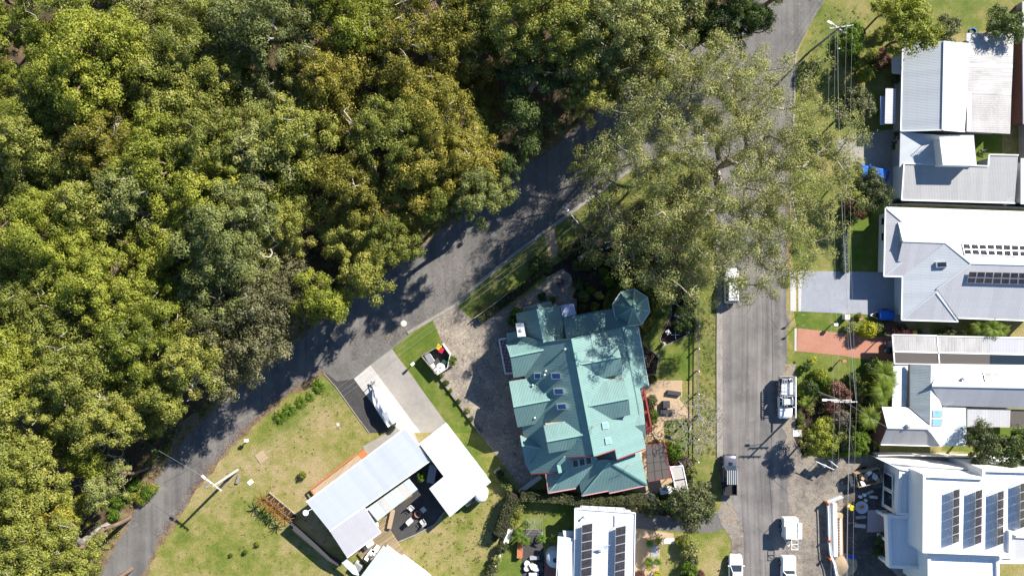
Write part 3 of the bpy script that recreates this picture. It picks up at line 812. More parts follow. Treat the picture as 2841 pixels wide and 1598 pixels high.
def m_cells():
    t = NT('solar_cells'); uv = t.uv(); sp = t.n('SeparateXYZ'); t.l(uv, sp.inputs[0])
    fx = t.math('FRACT', t.math('MULTIPLY', sp.outputs[0], 6.0)); fy = t.math('FRACT', t.math('MULTIPLY', sp.outputs[1], 6.0))
    ln = t.math('MAXIMUM', t.math('LESS_THAN', fx, 0.12), t.math('LESS_THAN', fy, 0.22))
    n1 = t.noise(t.obj(), 2.0, 2)
    c = t.mix(ln, t.ramp(n1, [(0.3, (0.028, 0.026, 0.030)), (0.7, (0.055, 0.050, 0.050))]), (0.012, 0.012, 0.015))
    t.bsdf(c, 0.1, 0.4)
m_cells()
def m_checker(name, a, b, rot, scale):
    t = NT(name); mp = t.n('Mapping'); t.l(t.pos(), mp.inputs[0]); mp.inputs['Rotation'].default_value = (0, 0, rot)
    ck = t.n('TexChecker', Scale=scale); t.l(mp.outputs[0], ck.inputs['Vector'])
    ck.inputs['Color1'].default_value = tuple(a) + (1,); ck.inputs['Color2'].default_value = tuple(b) + (1,)
    n1 = t.noise(t.pos(), 3.0, 3)
    t.bsdf(t.mix(1.0, ck.outputs[0], t.ramp(n1, [(0.3, (0.85,) * 3), (0.7, (1.1,) * 3)]), 'MULTIPLY'), 0.5)
m_checker('tile_checker', (0.30, 0.24, 0.25), (0.13, 0.085, 0.10), R(-34), 3.2)
def m_planks(name, a, b, rot, wd):
    t = NT(name); mp = t.n('Mapping'); t.l(t.pos(), mp.inputs[0]); mp.inputs['Rotation'].default_value = (0, 0, rot)
    sp = t.n('SeparateXYZ'); t.l(mp.outputs[0], sp.inputs[0])
    u = t.math('MULTIPLY', sp.outputs[0], 1 / wd)
    wn = t.n('TexWhiteNoise', noise_dimensions='1D'); t.l(t.math('FLOOR', u), wn.inputs['W'])
    f = t.math('ADD', t.math('MULTIPLY', wn.outputs['Value'], 0.6), t.math('MULTIPLY', t.noise(t.pos(), 1.5, 4), 0.4))
    c = t.ramp(f, [(0.2, a), (0.8, b)])
    c = t.mix(t.math('LESS_THAN', t.math('FRACT', u), 0.10), c, (0.05, 0.04, 0.03))
    t.bsdf(c, 0.75, 0.25)
m_planks('deck_boards', (0.20, 0.15, 0.085), (0.36, 0.28, 0.17), R(55), 0.14)
m_planks('deck_front', (0.36, 0.27, 0.18), (0.46, 0.36, 0.26), R(35), 0.14)

def roofp(root, pl, pts, m, th=0.12, side='fascia_white', name='roof_plane', rib=None, dz=0.0):
    return MB().slab([pl.at(q, dz) for q in pts], th, rib, 0, 1).build(name, [m, side], root)
def flat(z): return Pl(((0, 0), z), ((1000, 0), z), ((0, 1000), z))
def bar(root, a, b, m, wd=0.14, ht=0.12, name='gutter'):
    return MB().beam(a, b, wd, ht).build(name, m, root)
def inset(w_, d):
    n = len(w_); ar = sum(w_[i].x * w_[(i+1) % n].y - w_[(i+1) % n].x * w_[i].y for i in range(n)); sg = 1 if ar > 0 else -1
    res = []
    for i in range(n):
        a, b, c = w_[i-1], w_[i], w_[(i+1) % n]
        d1 = Vector((b.x-a.x, b.y-a.y)).normalized(); d2 = Vector((c.x-b.x, c.y-b.y)).normalized()
        n1 = Vector((-d1.y, d1.x)) * sg; n2 = Vector((-d2.y, d2.x)) * sg
        m = n1 + n2
        if m.length < 1e-3: m = n1
        else: m = m / max(0.35, m.dot(n1)) if m.dot(n1) > 0 else n1
        k = m * d
        if k.length > 3 * d: k = k.normalized() * 3 * d
        res.append(Vector((b.x + k.x, b.y + k.y, b.z)))
    return res
def walls(root, pts, ztop, ins, m, z0=-0.02, name='wall'):
    w_ = inset([P(q, ztop) for q in pts], ins)
    return MB().prism(w_, z0, ztop - 0.14).build(name, m, root)
def curtain(root, pts3, drop, m, name='gable_wall', off=(0, 0, 0)):
    mb = MB(); v = [Vector(q) + Vector(off) for q in pts3]
    for a, b in zip(v, v[1:]):
        mb.face([Vector((a.x, a.y, drop)), Vector((b.x, b.y, drop)), b, a])
    return mb.build(name, m, root)
def gable(root, base, ri, ro, ni, no, si, so_, m, cap, cheek, th=0.14, zoff=0.0):
    """cross gable or dormer that grows out of the plane base: inner/outer points of ridge and of both eaves"""
    zr, zn, zs = base.z(ri) + zoff, base.z(ni) + zoff, base.z(si) + zoff
    zm = (zn + zs) / 2
    p1 = Pl((ri, zr), (ro, zr), (no, zm)); p2 = Pl((ri, zr), (ro, zr), (so_, zm))
    MB().slab([p1.at(ri), p1.at(ro), p1.at(no), p1.at(ni)], th, None, 0, 1).build('gable_roof', [m, 'fascia_pink'], root)
    MB().slab([p2.at(ri), p2.at(ro), p2.at(so_), p2.at(si)], th, None, 0, 1).build('gable_roof', [m, 'fascia_pink'], root)
    bar(root, P(ri, zr + 0.03), P(ro, zr + 0.03), cap, 0.22, 0.09, 'ridge_cap')
    # end wall and cheeks a hand's breadth inside the edge
    q = lambda a, b, z, k=0.10: P(a, z).lerp(P(b, z), k)
    a, r_, b = q(no, ni, zm), q(ro, ri, zr), q(so_, si, zm)
    r_.z -= 0.2; a.z -= 0.2; b.z -= 0.2
    lo = max(0.0, base.z(ro) - 0.3) if zm - base.z(ro) < 2.5 else zm - 2.2
    mb = MB(); A0, B0 = Vector((a.x, a.y, lo)), Vector((b.x, b.y, lo))
    mb.face([A0, B0, b, r_, a])
    ni3, si3 = P(ni, zm - 0.2), P(si, zm - 0.2)
    mb.face([A0, a, ni3, Vector((ni3.x, ni3.y, lo))]); mb.face([B0, Vector((si3.x, si3.y, lo)), si3, b])
    mb.build('gable_wall', cheek, root)
    return p1, p2
def solar(root, corners, nx, ny, pl, gap=0.03, lift=0.10, tilt=0.0, name='solar_panel'):
    """nx by ny panels between four photo corners (top-left, top-right, bottom-right, bottom-left); tilt lifts the left edge"""
    c = [pl.at(q, lift) for q in corners]
    c[0].z += tilt; c[3].z += tilt
    for i in range(nx):
        for j in range(ny):
            def q(u, v):
                u = (i + u) / nx; v = (j + v) / ny
                return c[0].lerp(c[1], u).lerp(c[3].lerp(c[2], u), v)
            f = [q(0, 0), q(1, 0), q(1, 1), q(0, 1)]; mid = (f[0] + f[2]) / 2
            sx = (f[1] - f[0]).length; sy = (f[3] - f[0]).length
            def sh(g): return [mid + (p - mid) - ((f[1] - f[0]).normalized() * g * (1 if k in (1, 2) else -1)) - ((f[3] - f[0]).normalized() * g * (1 if k > 1 else -1)) for k, p in enumerate(f)]
            outer = sh(gap / 2); inner = [p + Vector((0, 0, 0.004)) for p in sh(gap / 2 + 0.035)]
            mb = MB().slab(outer, 0.04, None, 0, 0)
            mb.face(list(reversed(inner)), [(0, 0), (0, 1), (1, 1), (1, 0)][::-1], 1)
            mb.build(name, ['alu', 'solar_cells'], root)
    if tilt:
        mb = MB()
        for k in (0, 3):
            mb.beam(c[k] - Vector((0, 0, tilt + lift)), c[k] - Vector((0, 0, 0.05)), 0.05, 0.05)
        mb.build('panel_leg', 'alu', root)
def skylight(root, corners, pl, h=0.22, glass='glass_sky_reflect', up=0.0):
    c = [pl.at(q, h) for q in corners]
    c[1].z += up; c[2].z += up
    mid = sum(c, Vector()) / 4
    fr = MB().slab(c, h + up, None, 0, 0).build('skylight', 'alu', root)
    i = [mid + (q - mid) * 0.80 + Vector((0, 0, 0.006)) for q in c]
    mb = MB(); mb.face(list(reversed(i)) if (i[1]-i[0]).cross(i[2]-i[0]).z < 0 else i); mb.build('pane', glass, fr)
def vent(root, p, pl, r=0.09, h=0.5, m='alu'):
    b = pl.at(p); MB().tube([b - Vector((0, 0, 0.1)), b + Vector((0, 0, h))], r, 8).lathe(b + Vector((0, 0, h)), [(r * 1.7, 0), (r * 1.6, 0.08), (0.02, 0.14)], 10).build('vent_pipe', m, root)
def window(root, pts3, name='window'):
    """four corners on a wall"""
    v = [Vector(q) for q in pts3]; nrm = (v[1]-v[0]).cross(v[3]-v[0]).normalized()
    if nrm.x > 0.05: nrm = -nrm
    mid = sum(v, Vector()) / 4
    mb = MB(); mb.face([q + nrm * 0.03 for q in v]); o = mb.build(name, 'white_paint', root)
    mb = MB(); mb.face([mid + (q - mid) * 0.84 + nrm * 0.036 for q in v]); mb.build('pane', 'glass_dark', o)
def west_window(root, x, y0, y1, z0, z1, name='window'):
    window(root, [(x, y0, z0), (x, y1, z0), (x, y1, z1), (x, y0, z1)], name)
def antenna(root, p, pl, h=1.6, rz=0.4, m='alu'):
    b = pl.at(p); mb = MB().tube([b, b + Vector((0, 0, h))], 0.025, 6)
    d = Vector((math.cos(rz), math.sin(rz), 0)); s_ = Vector((-d.y, d.x, 0)); t = b + Vector((0, 0, h))
    mb.beam(t - d * 0.7, t + d * 0.7, 0.03, 0.03)
    for k in range(7): q = t + d * (-0.65 + k * 0.21); mb.beam(q - s_ * (0.45 - k * 0.03), q + s_ * (0.45 - k * 0.03), 0.015, 0.015)
    mb.build('antenna', m, root)

# ================================================================== main house with the green roof
hs = thing('house', 'large house with green ribbed metal roof, dormers and an octagonal turret', 'house', P(A(900, 1200)))
def f_(fr, *a): return FR(fr, *a)
RW = Pl((A(945,720), 8.0), (B(1228,835), 8.0), (B(310,480), 3.1))
RE = Pl((A(945,720), 8.0), (B(1228,835), 8.0), (A(1740,1449), 4.5))
walls(hs, f_(A, (230,405), (785,305), (825,465), (1430,345), (1770,570), (1900,1310)) + f_(B, (1830,180), (1865,745), (1885,1200), (1060,1335), (1000,1240), (640,1300), (610,1065), (420,1060), (350,930), (310,480), (255,475)) + f_(A, (145,1260), (205,1215), (110,655), (240,640)), 2.75, 0.55, 'wall_cream')
roofp(hs, RW, f_(A, (945,720), (590,770), (340,690), (235,635), (110,655), (150,940), (345,1200)) + f_(B, (310,480), (335,640), (350,935), (420,1060), (775,1045), (765,940), (855,852), (1228,835)), 'roof_green', 0.16, 'fascia_pink')
roofp(hs, RE, f_(A, (945,720), (1564,575), (1740,1449)) + f_(B, (1780,320), (1722,460), (1822,528), (1866,745), (1500,880), (1478,755), (1240,835), (1228,835)), 'roof_green', 0.16, 'fascia_red')
bar(hs, P(A(945,720), 8.06), P(B(1228,835), 8.06), 'cap_green', 0.35, 0.10, 'ridge_cap')
curtain(hs, [RW.at(A(590,770), -0.17), RW.at(A(945,720), -0.17), RE.at(A(1564,575), -0.17)], 2.5, 'wall_cream', off=(0.03, -0.35, 0))
curtain(hs, [RW.at(B(775,1045), -0.17), RW.at(B(855,852), -0.17), RW.at(B(1228,835), -0.17), RE.at(B(1478,755), -0.17), RE.at(B(1500,880), -0.17), RE.at(B(1866,745), -0.17)], 2.5, 'wall_cream', off=(0, 0.3, 0))
curtain(hs, [RE.at(A(1564,575), -0.17), RE.at(A(1740,1449), -0.17), RE.at(B(1780,320), -0.17)], 2.5, 'wall_cream', off=(-0.3, 0, 0))
for a, b, pl in ((A(590,770), A(945,720), RW), (A(945,720), A(1564,575), RE), (B(1240,835), B(1478,755), RE), (B(1500,880), B(1866,745), RE), (B(855,852), B(1228,835), RW), (B(420,1060), B(775,1045), RW)):
    bar(hs, pl.at(a, 0.0), pl.at(b, 0.0), 'cap_dark' if a[1] < 960 else 'fascia_red', 0.10, 0.2, 'barge_board')
for a, b in ((B(855,852), B(768,942)), (B(768,942), B(790,1045))): bar(hs, RW.at(a, 0.05), RW.at(b, 0.05), 'cap_green', 0.45, 0.12, 'flashing')
bar(hs, RE.at(A(1564,575), -0.02), RE.at(A(1740,1449), -0.02), 'cap_dark', 0.14, 0.12)
bar(hs, RE.at(A(1740,1449), -0.02), RE.at(B(1780,320), -0.02), 'cap_dark', 0.14, 0.12)
GR = ('roof_green', 'cap_green', 'wall_cream')
gable(hs, RW, A(580,860), A(160,945), A(340,690), A(112,800), A(345,1190), A(205,1215), *GR)
gable(hs, RW, B(700,120), B(200,215), A(380,1225), A(145,1260), B(470,437), B(255,475), *GR)
gable(hs, RW, B(1070,567), B(620,650), B(850,400), B(580,455), B(912,755), B(650,800), *GR)
gable(hs, RW, B(545,740), B(305,700), B(400,630), B(285,580), B(400,930), B(350,935), *GR)
gable(hs, RE, A(1045,1040), A(1550,945), A(1230,740), A(1485,690), A(1312,1215), A(1570,1165), *GR)
gable(hs, RE, B(1145,205), B(1650,110), A(1335,1252), A(1580,1210), B(1420,378), B(1670,320), *GR)
zg = RE.z(B(1722,460))
roofp(hs, Pl((B(1722,460), zg), (B(1856,437), zg), (B(1832,183), zg - 1.1)), f_(B, (1722,460), (1856,437), (1832,183), (1772,190), (1778,320)), 'roof_green', 0.12, 'fascia_red', 'gable_roof')
roofp(hs, Pl((B(1722,460), zg), (B(1856,437), zg), (B(1866,622), zg - 1.0)), f_(B, (1722,460), (1856,437), (1866,622), (1822,528)), 'roof_green', 0.12, 'fascia_red', 'gable_roof')
# north-west wing
zw = RW.z(A(590,770))
WW = Pl((A(505,352), zw), (A(590,770), zw), (A(230,405), 3.1)); WE = Pl((A(505,352), zw), (A(590,770), zw), (A(785,305), 3.0))
roofp(hs, WW, f_(A, (505,352), (590,770), (340,690), (250,535), (230,405)), 'roof_green', 0.14, 'fascia_pink')
roofp(hs, WE, f_(A, (505,352), (785,305), (862,720), (590,770)), 'roof_green', 0.14, 'fascia_pink')
bar(hs, P(A(505,352), zw + 0.04), P(A(590,770), zw + 0.04), 'cap_green', 0.25, 0.1, 'ridge_cap')
bar(hs, WE.at(A(785,305)), WE.at(A(862,720)), 'cap_dark', 0.14, 0.14)
XW = Pl((A(497,290), zw - 0.7), (A(507,355), zw - 0.7), (A(325,325), 3.0)); XE = Pl((A(497,290), zw - 0.7), (A(507,355), zw - 0.7), (A(675,252), 2.9))
roofp(hs, XW, f_(A, (497,290), (507,356), (325,388), (325,325)), 'roof_green', 0.14, 'fascia_pink')
roofp(hs, XE, f_(A, (497,290), (675,252), (692,322), (507,356)), 'roof_green', 0.14, 'fascia_pink')
curtain(hs, [WW.at(A(230,405), -0.15), WW.at(A(505,352), -0.15), WE.at(A(785,305), -0.15)], 2.4, 'wall_cream', off=(0.05, -0.3, 0))
roofp(hs, Pl((A(785,305), 2.5), (A(955,275), 2.5), (A(822,460), 2.7)), f_(A, (790,308), (955,276), (990,418), (822,458)), 'polycarb', 0.05, 'metal_grey', 'porch_roof')
# verandahs
VN = Pl((A(865,720), 4.1), (A(1564,575), 4.1), (A(825,465), 2.75)); VE = Pl((A(1564,575), 4.1), (A(1740,1449), 4.1), (A(1900,1310), 2.75))
roofp(hs, VN, f_(A, (865,720), (1564,575), (1642,560), (1440,342), (825,465)), 'roof_green', 0.12, 'fascia_pink', 'verandah_roof')
roofp(hs, VE, f_(A, (1566,577), (1644,562), (1768,570), (1900,1310), (1788,1345)) + f_(B, (1832,183), (1760,190), (1742,92)), 'roof_green', 0.12, 'fascia_pink', 'verandah_roof')
bar(hs, VE.at(A(1642,560), 0.04), VE.at(A(1566,577), 0.04), 'cap_green', 0.2, 0.08, 'ridge_cap')
bar(hs, VE.at(A(1690,1178), 0.04), VE.at(A(1900,1310), 0.04), 'cap_green', 0.2, 0.08, 'ridge_cap')
bar(hs, VE.at(A(1768,570)), VE.at(A(1900,1310)), 'fascia_white', 0.12, 0.14)
bar(hs, VN.at(A(825,465)), VN.at(A(1440,342)), 'cap_dark', 0.12, 0.14)
# turret
oc = f_(A, (1720,98), (1550,140), (1445,290), (1480,462), (1635,560), (1810,545), (1915,385), (1885,205)); ap = P(A(1705,335), 7.0)
ev = [P(q, 3.5) for q in oc]; cen = sum(ev, Vector()) / 8
for i in range(8):
    a, b = ev[i], ev[(i+1) % 8]
    MB().slab([ap, a, b], 0.10, None, 0, 1).build('turret_roof', ['roof_green', 'fascia_white'], hs)
    bar(hs, a + Vector((0, 0, .03)), ap + Vector((0, 0, .03)), 'cap_green', 0.16, 0.07, 'ridge_cap')
    bar(hs, a, b, 'fascia_white', 0.12, 0.14)
MB().prism([cen + (q - cen) * 0.86 for q in ev], -0.02, 3.35).build('turret_wall', 'wall_cream', hs)
MB().lathe(ap - Vector((0, 0, 0.05)), [(0.22, 0), (0.16, 0.15), (0.06, 0.3), (0.09, 0.42), (0.02, 0.9)], 10).build('finial', 'cap_green', hs)
# south roofs
S1 = Pl((B(640,1300), 3.0), (B(985,1240), 3.0), (B(1060,850), 5.0)); zh = S1.z(B(880,1010))
roofp(hs, Pl((B(610,1065), 3.0), (B(640,1300), 3.0), (B(880,1010), zh)), f_(B, (608,1062), (800,1050), (880,1010), (640,1300)), 'roof_green', 0.14, 'fascia_red')
roofp(hs, S1, f_(B, (880,1010), (800,1040), (770,945), (857,856), (1225,842), (1262,872), (1245,900), (1025,1183), (985,1240), (640,1300)), 'roof_green', 0.14, 'fascia_red')
bar(hs, S1.at(B(880,1010), .03), S1.at(B(640,1300), .03), 'cap_green', 0.2, 0.08, 'ridge_cap')
zs_ = 5.3
SW_ = Pl((B(1410,915), zs_), (B(1060,1335), 2.8), (B(1028,1183), 2.9)); SS = Pl((B(1410,915), zs_), (B(1060,1335), 2.8), (B(1885,1200), 2.8)); SE = Pl((B(1440,932), zs_), (B(1885,1200), 2.8), (B(1790,790), 2.9))
roofp(hs, SW_, f_(B, (1410,915), (1060,1335), (1028,1183), (1250,895), (1300,880), (1402,880)), 'roof_green', 0.14, 'fascia_red')
roofp(hs, Pl((B(1250,885), 4.0), (B(1475,755), 4.6), (B(1500,882), 4.9)), f_(B, (1250,888), (1262,872), (1475,755), (1500,882), (1402,882)), 'roof_green', 0.12, 'fascia_red')
roofp(hs, SS, f_(B, (1410,915), (1440,932), (1885,1200), (1405,1302), (1393,1272), (1060,1335)), 'roof_green', 0.14, 'fascia_red')
roofp(hs, SE, f_(B, (1440,932), (1885,1200), (1790,790)), 'roof_green', 0.14, 'fascia_red')
roofp(hs, Pl((B(1410,915), zs_), (B(1440,932), zs_), (B(1790,790), 2.9)), f_(B, (1402,885), (1500,882), (1800,775), (1790,790), (1440,932), (1410,915)), 'roof_green', 0.12, 'fascia_red')
for a, b, m in (((1410,915), (1060,1335), 'cap_green'), ((1440,932), (1885,1200), 'cap_dark')): bar(hs, SS.at(B(*a), .05), SS.at(B(*b), .05), m, 0.22, 0.09, 'ridge_cap')
for a, b in (((1060,1335), (1393,1272)), ((1405,1302), (1885,1200))): bar(hs, SS.at(B(*a)), SS.at(B(*b)), 'fascia_pink', 0.13, 0.15)
bar(hs, S1.at(B(640,1300)), S1.at(B(985,1240)), 'fascia_pink', 0.13, 0.15); bar(hs, S1.at(B(608,1062)), S1.at(B(640,1300)), 'fascia_pink', 0.13, 0.15)
for x0 in (935, 1018, 1102): solar(hs, f_(B, (x0,890 - (x0-935)*0.22), (x0+75,874 - (x0-935)*0.22), (x0+88,965 - (x0-935)*0.22), (x0+13,982 - (x0-935)*0.22)), 1, 1, S1, 0.05, 0.14)
# skylights, flue, vents, aerials
for c, up in ((f_(A, (455,1152), (540,1146), (548,1218), (464,1226)), 0.25), (f_(A, (665,1150), (788,1143), (802,1220), (680,1228)), 0.35), (f_(A, (698,1345), (822,1336), (834,1410), (712,1420)), 0.35), (f_(B, (738,180), (856,165), (870,240), (752,250)), 0.35)): skylight(hs, c, RW, 0.35, 'glass_sky_reflect', up)
for c in (f_(B, (1312,418), (1388,405), (1398,482), (1322,498)), f_(B, (1350,610), (1425,597), (1436,672), (1360,688))): skylight(hs, c, RE, 0.2, 'glass_sky')
fl = [P(q, 5.6) for q in f_(A, (230,545), (332,533), (357,692), (256,700))]
ch = MB().prism(fl, 2.5, 5.6).build('chimney', 'white_paint', hs)
MB().lathe(sum(fl, Vector()) / 4, [(0.22, 0), (0.22, 0.12), (0.10, 0.2)], 14).build('flue_cap', 'alu', ch)
for q, pl in ((A(590,1172), RW), (A(605,1125), RW), (A(845,850), RW), (B(440,1300 - 1358), RW), (B(465,350), RW), (A(1160,990), RE)): vent(hs, q, pl, 0.10, 0.45)
antenna(hs, B(1205,455), RE, 0.7, 0.9); antenna(hs, B(1640,940), SE, 1.5, 0.3)
# tiled landing beside the driveway
MB().prism([P(q, 0.25) for q in f_(A, (20,733), (112,716), (205,1150), (100,1163))], 0, 0.25).build('tiled_landing', 'tile_checker', hs)
for a, b in (((20,733), (112,716)), ((20,733), (100,1163)), ((100,1163), (205,1150))): bar(hs, P(A(*a), .3), P(A(*b), .3), 'white_paint', 0.2, 0.16, 'landing_border')
# red verandah floor and handrail on the east side
MB().prism([P(q, 0.4) for q in f_(B, (1795,-60), (1830,-60), (1945,530), (1870,560), (1862,437), (1832,190))], 0.0, 0.4).build('verandah_floor', 'red_deck', hs)
for dx in (0,):
    bar(hs, P(B(1840,-20), 1.3), P(B(1942,520), 1.3), 'fascia_red', 0.18, 0.12, 'handrail')
    for k in range(8): t = k / 7; q = (1840 + 102 * t, -20 + 540 * t); MB().beam(P(B(*q), 0.35), P(B(*q), 1.25), 0.1, 0.1).build('rail_post', 'timber_red', hs)
# smoked patio roof on a red frame
pc = f_(B, (1868,708), (2100,676), (2176,1105), (1890,1157)); PT = flat(2.7)
for i in range(3):
    for j in range(4):
        def q(u, v):
            u /= 3; v /= 4
            a = [pc[0][k] + (pc[1][k] - pc[0][k]) * u for k in (0, 1)]; b = [pc[3][k] + (pc[2][k] - pc[3][k]) * u for k in (0, 1)]
            return (a[0] + (b[0] - a[0]) * v, a[1] + (b[1] - a[1]) * v)
        e = 0.035
        roofp(hs, PT, [q(i + e, j + e), q(i + 1 - e, j + e), q(i + 1 - e, j + 1 - e), q(i + e, j + 1 - e)], 'smoke_sheet', 0.015, 'metal_dark', 'patio_sheet')
for k in range(4):
    bar(hs, PT.at([pc[0][i] + (pc[1][i] - pc[0][i]) * k / 3 for i in (0, 1)], -0.05), PT.at([pc[3][i] + (pc[2][i] - pc[3][i]) * k / 3 for i in (0, 1)], -0.05), 'fascia_red' if k == 3 else 'metal_dark', 0.16 if k == 3 else 0.08, 0.14, 'patio_beam')
for k in range(5):
    bar(hs, PT.at([pc[0][i] + (pc[3][i] - pc[0][i]) * k / 4 for i in (0, 1)], -0.09), PT.at([pc[1][i] + (pc[2][i] - pc[1][i]) * k / 4 for i in (0, 1)], -0.09), 'fascia_red' if k in (0, 4) else 'metal_dark', 0.16 if k in (0, 4) else 0.08, 0.14, 'patio_beam')
for q in (pc[1], pc[2], pc[3]): MB().beam(P(q, 2.6), Vector((P(q, 2.6).x, P(q, 2.6).y, 0)), 0.1, 0.1).build('patio_post', 'fascia_red', hs)
for i, (x, y) in enumerate(((1905,1190), (2010,1230))): pass
# ================================================================== neighbour: white roofs on the angle (lower left)
h1 = thing('house', 'low house with long pale ribbed roof and L shaped flat white carport', 'house', P(HF(700, 800)))
f = lambda *a: FR(HF, *a)
MR = Pl((HF(145,850), 3.4), (HF(940,255), 3.4), (HF(335,1085), 2.9))
roofp(h1, MR, f((145,850), (940,255), (1145,518), (335,1085)), 'roof_pale', 0.14)
bar(h1, MR.at(HF(145,850), .02), MR.at(HF(940,255), .02), 'fascia_white', 0.18, 0.14, 'roof_trim'); bar(h1, MR.at(HF(335,1085)), MR.at(HF(1145,518)), 'fascia_white', 0.14, 0.14)
L1 = Pl((HF(610,885), 2.9), (HF(335,1085), 2.9), (HF(475,1300), 2.6))
roofp(h1, L1, f((610,887), (745,1095), (475,1300), (337,1087)), 'roof_cloud', 0.14)
bar(h1, L1.at(HF(745,1095)), L1.at(HF(475,1300)), 'fascia_white', 0.14, 0.14)
CR = Pl((HF(1270,210), 3.3), (HF(1635,690), 3.1), (HF(1055,375), 3.3))
roofp(h1, CR, f((1270,210), (1635,690), (1305,970), (1137,742), (1255,645), (1057,377)), 'roof_white', 0.2, name='carport_roof', rib=(0.6, -0.8))
PR = Pl((HF(975,660), 2.75), (HF(635,900), 2.75), (HF(1045,745), 2.55))
ed = [HF(975,662), HF(1045,747), HF(720,1005), HF(637,902)]
cuts = [0, 0.15, 0.29, 0.62, 0.76, 1.0]
for k in range(5):
    def q(i, j, t): return (ed[i][0] + (ed[j][0] - ed[i][0]) * t, ed[i][1] + (ed[j][1] - ed[i][1]) * t)
    a, b = cuts[k] + 0.003, cuts[k+1] - 0.003
    roofp(h1, PR, [q(0, 3, a), q(1, 2, a), q(1, 2, b), q(0, 3, b)], 'roof_skin' if k % 2 == 0 else 'concrete_pale', 0.06, name='patio_sheet')
walls(h1, f((145,850), (940,255), (1145,518), (335,1085)), 2.85, 0.5, 'wall_white'); walls(h1, f((610,887), (745,1095), (475,1300), (337,1087)), 2.5, 0.5, 'wall_white')
walls(h1, f((1270,215), (1635,690), (1305,970), (1140,742), (1255,645), (1062,380)), 3.0, 0.45, 'wall_grey')
SH = Pl((HF(765,1205), 2.9), (HF(585,1449), 2.9), (HF(1050,1449), 2.5))
roofp(h1, SH, f((765,1205), (1090,1449), (1290,1640), (560,1640), (480,1560), (585,1449)), 'roof_skin', 0.14, name='shed_roof', rib=(0.8, 0.6))
walls(h1, f((765,1215), (1085,1449), (1280,1630), (570,1630)), 2.6, 0.3, 'wall_grey')
roofp(h1, flat(2.1), f((930,1272), (1135,1425), (1200,1500), (1100,1455), (905,1300)), 'roof_white', 0.1, name='lean_to_roof')
roofp(h1, flat(1.9), f((465,1310), (540,1370), (575,1449), (520,1430), (430,1340)), 'roof_skin', 0.08, name='lean_to_roof')
# decks, stairs, solar panel, tank
MB().prism([P(q, 0.35) for q in f((720,1040), (822,930), (856,922), (808,1062), (935,1258), (900,1300), (620,1347), (560,1268), (745,1098))], 0, 0.35).build('rear_deck', 'deck_boards', h1)
MB().prism([P(q, 0.6) for q in f((188,755), (558,472), (592,508), (215,792))], 0, 0.6).build('front_deck', 'deck_front', h1)
bar(h1, P(HF(180,748), 0.95), P(HF(552,462), 0.95), 'timber_red', 0.22, 0.12, 'handrail'); bar(h1, P(HF(178,748), 0.9), P(HF(212,795), 0.9), 'timber_red', 0.18, 0.12, 'handrail')
for k in range(7): t = k / 6; MB().beam(P(HF(180 + 372 * t, 748 - 286 * t), 0.5), P(HF(180 + 372 * t, 748 - 286 * t), 0.92), 0.09, 0.09).build('rail_post', 'timber_red', h1)
for k in range(4): t = k / 4; MB().prism([P(q, 0.55 - 0.13 * k) for q in f((556 + 13*k, 470 - 10*k), (569 + 13*k, 460 - 10*k), (604 + 13*k, 495 - 10*k), (592 + 13*k, 505 - 10*k))], 0, 0.55 - 0.13 * k).build('stair_tread', 'timber_red', h1)
solar(h1, f((1428,868), (1530,786), (1546,812), (1442,888)), 1, 1, Pl((HF(1428,868), 1.6), (HF(1530,786), 1.6), (HF(1442,888), 1.2)), 0.02, 0.05)
bn = P(HF(1100, 600)); MB().prism([P(q, 0.7) for q in f((1140,545), (1200,575), (1175,705), (1115,690))], 0, 0.7).build('raised_planter', 'wall_grey', h1)
for q in ((150,935), (165,955)): pass
mast = MR.at(HF(190,905)); MB().tube([mast, mast + Vector((-0.5, -0.2, 0.5))], 0.03, 6).lathe(mast + Vector((-0.6, -0.3, 0.45)), [(0.05, 0), (0.3, 0.08), (0.38, 0.2)], 14).build('satellite_dish', 'white_paint', h1)
tk = thing('water_tank', 'round white corrugated water tank at the white carport corner', 'water tank', P(HF(1560, 765)))
MB().lathe(P(HF(1560,765)), [(0.9, 0), (0.92, 0.1), (0.9, 0.5), (0.92, 1.0), (0.9, 1.5), (0.86, 1.95), (0.5, 2.12), (0.18, 2.18)], 24).build('tank_shell', 'white_paint', tk)
for k in range(12):
    a = k * math.pi / 6; c = P(HF(1560,765)); bar(tk, c + Vector((0.2 * math.cos(a), 0.2 * math.sin(a), 2.19)), c + Vector((0.86 * math.cos(a), 0.86 * math.sin(a), 1.98)), 'metal_grey', 0.03, 0.03, 'lid_rib')

# ================================================================== neighbour: white roof with two rows of panels (bottom)
h2 = thing('house', 'white flat roofed house with two long tilted solar rows, behind the hedge', 'house', P(K(1300, 1100)))
f = lambda *a: FR(K, *a)
W2 = Pl((K(1025,522), 3.3), (K(1700,572), 3.3), (K(1000,1280), 3.0))
roofp(h2, W2, f((1025,522), (1700,572), (1690,1280), (1680,1500), (1010,1500), (1012,1280), (1022,866)), 'roof_white', 0.2, rib=(1, 0))
roofp(h2, W2, f((836,846), (1020,868), (1010,1280), (1006,1500), (800,1500), (818,1280)), 'roof_white', 0.2, rib=(1, 0), dz=-0.25)
walls(h2, f((1025,522), (1700,572), (1680,1500), (800,1500), (836,846), (1022,866)), 3.0, 0.3, 'wall_white')
for a, b in (((1025,522), (1700,572)), ((1700,572), (1685,1400)), ((1025,522), (1022,866))): bar(h2, W2.at(K(*a), .03), W2.at(K(*b), .03), 'fascia_white', 0.12, 0.16, 'roof_trim')
bar(h2, W2.at(K(1225,780), .03), W2.at(K(1465,785), .03), 'fascia_white', 0.08, 0.06, 'roof_trim')
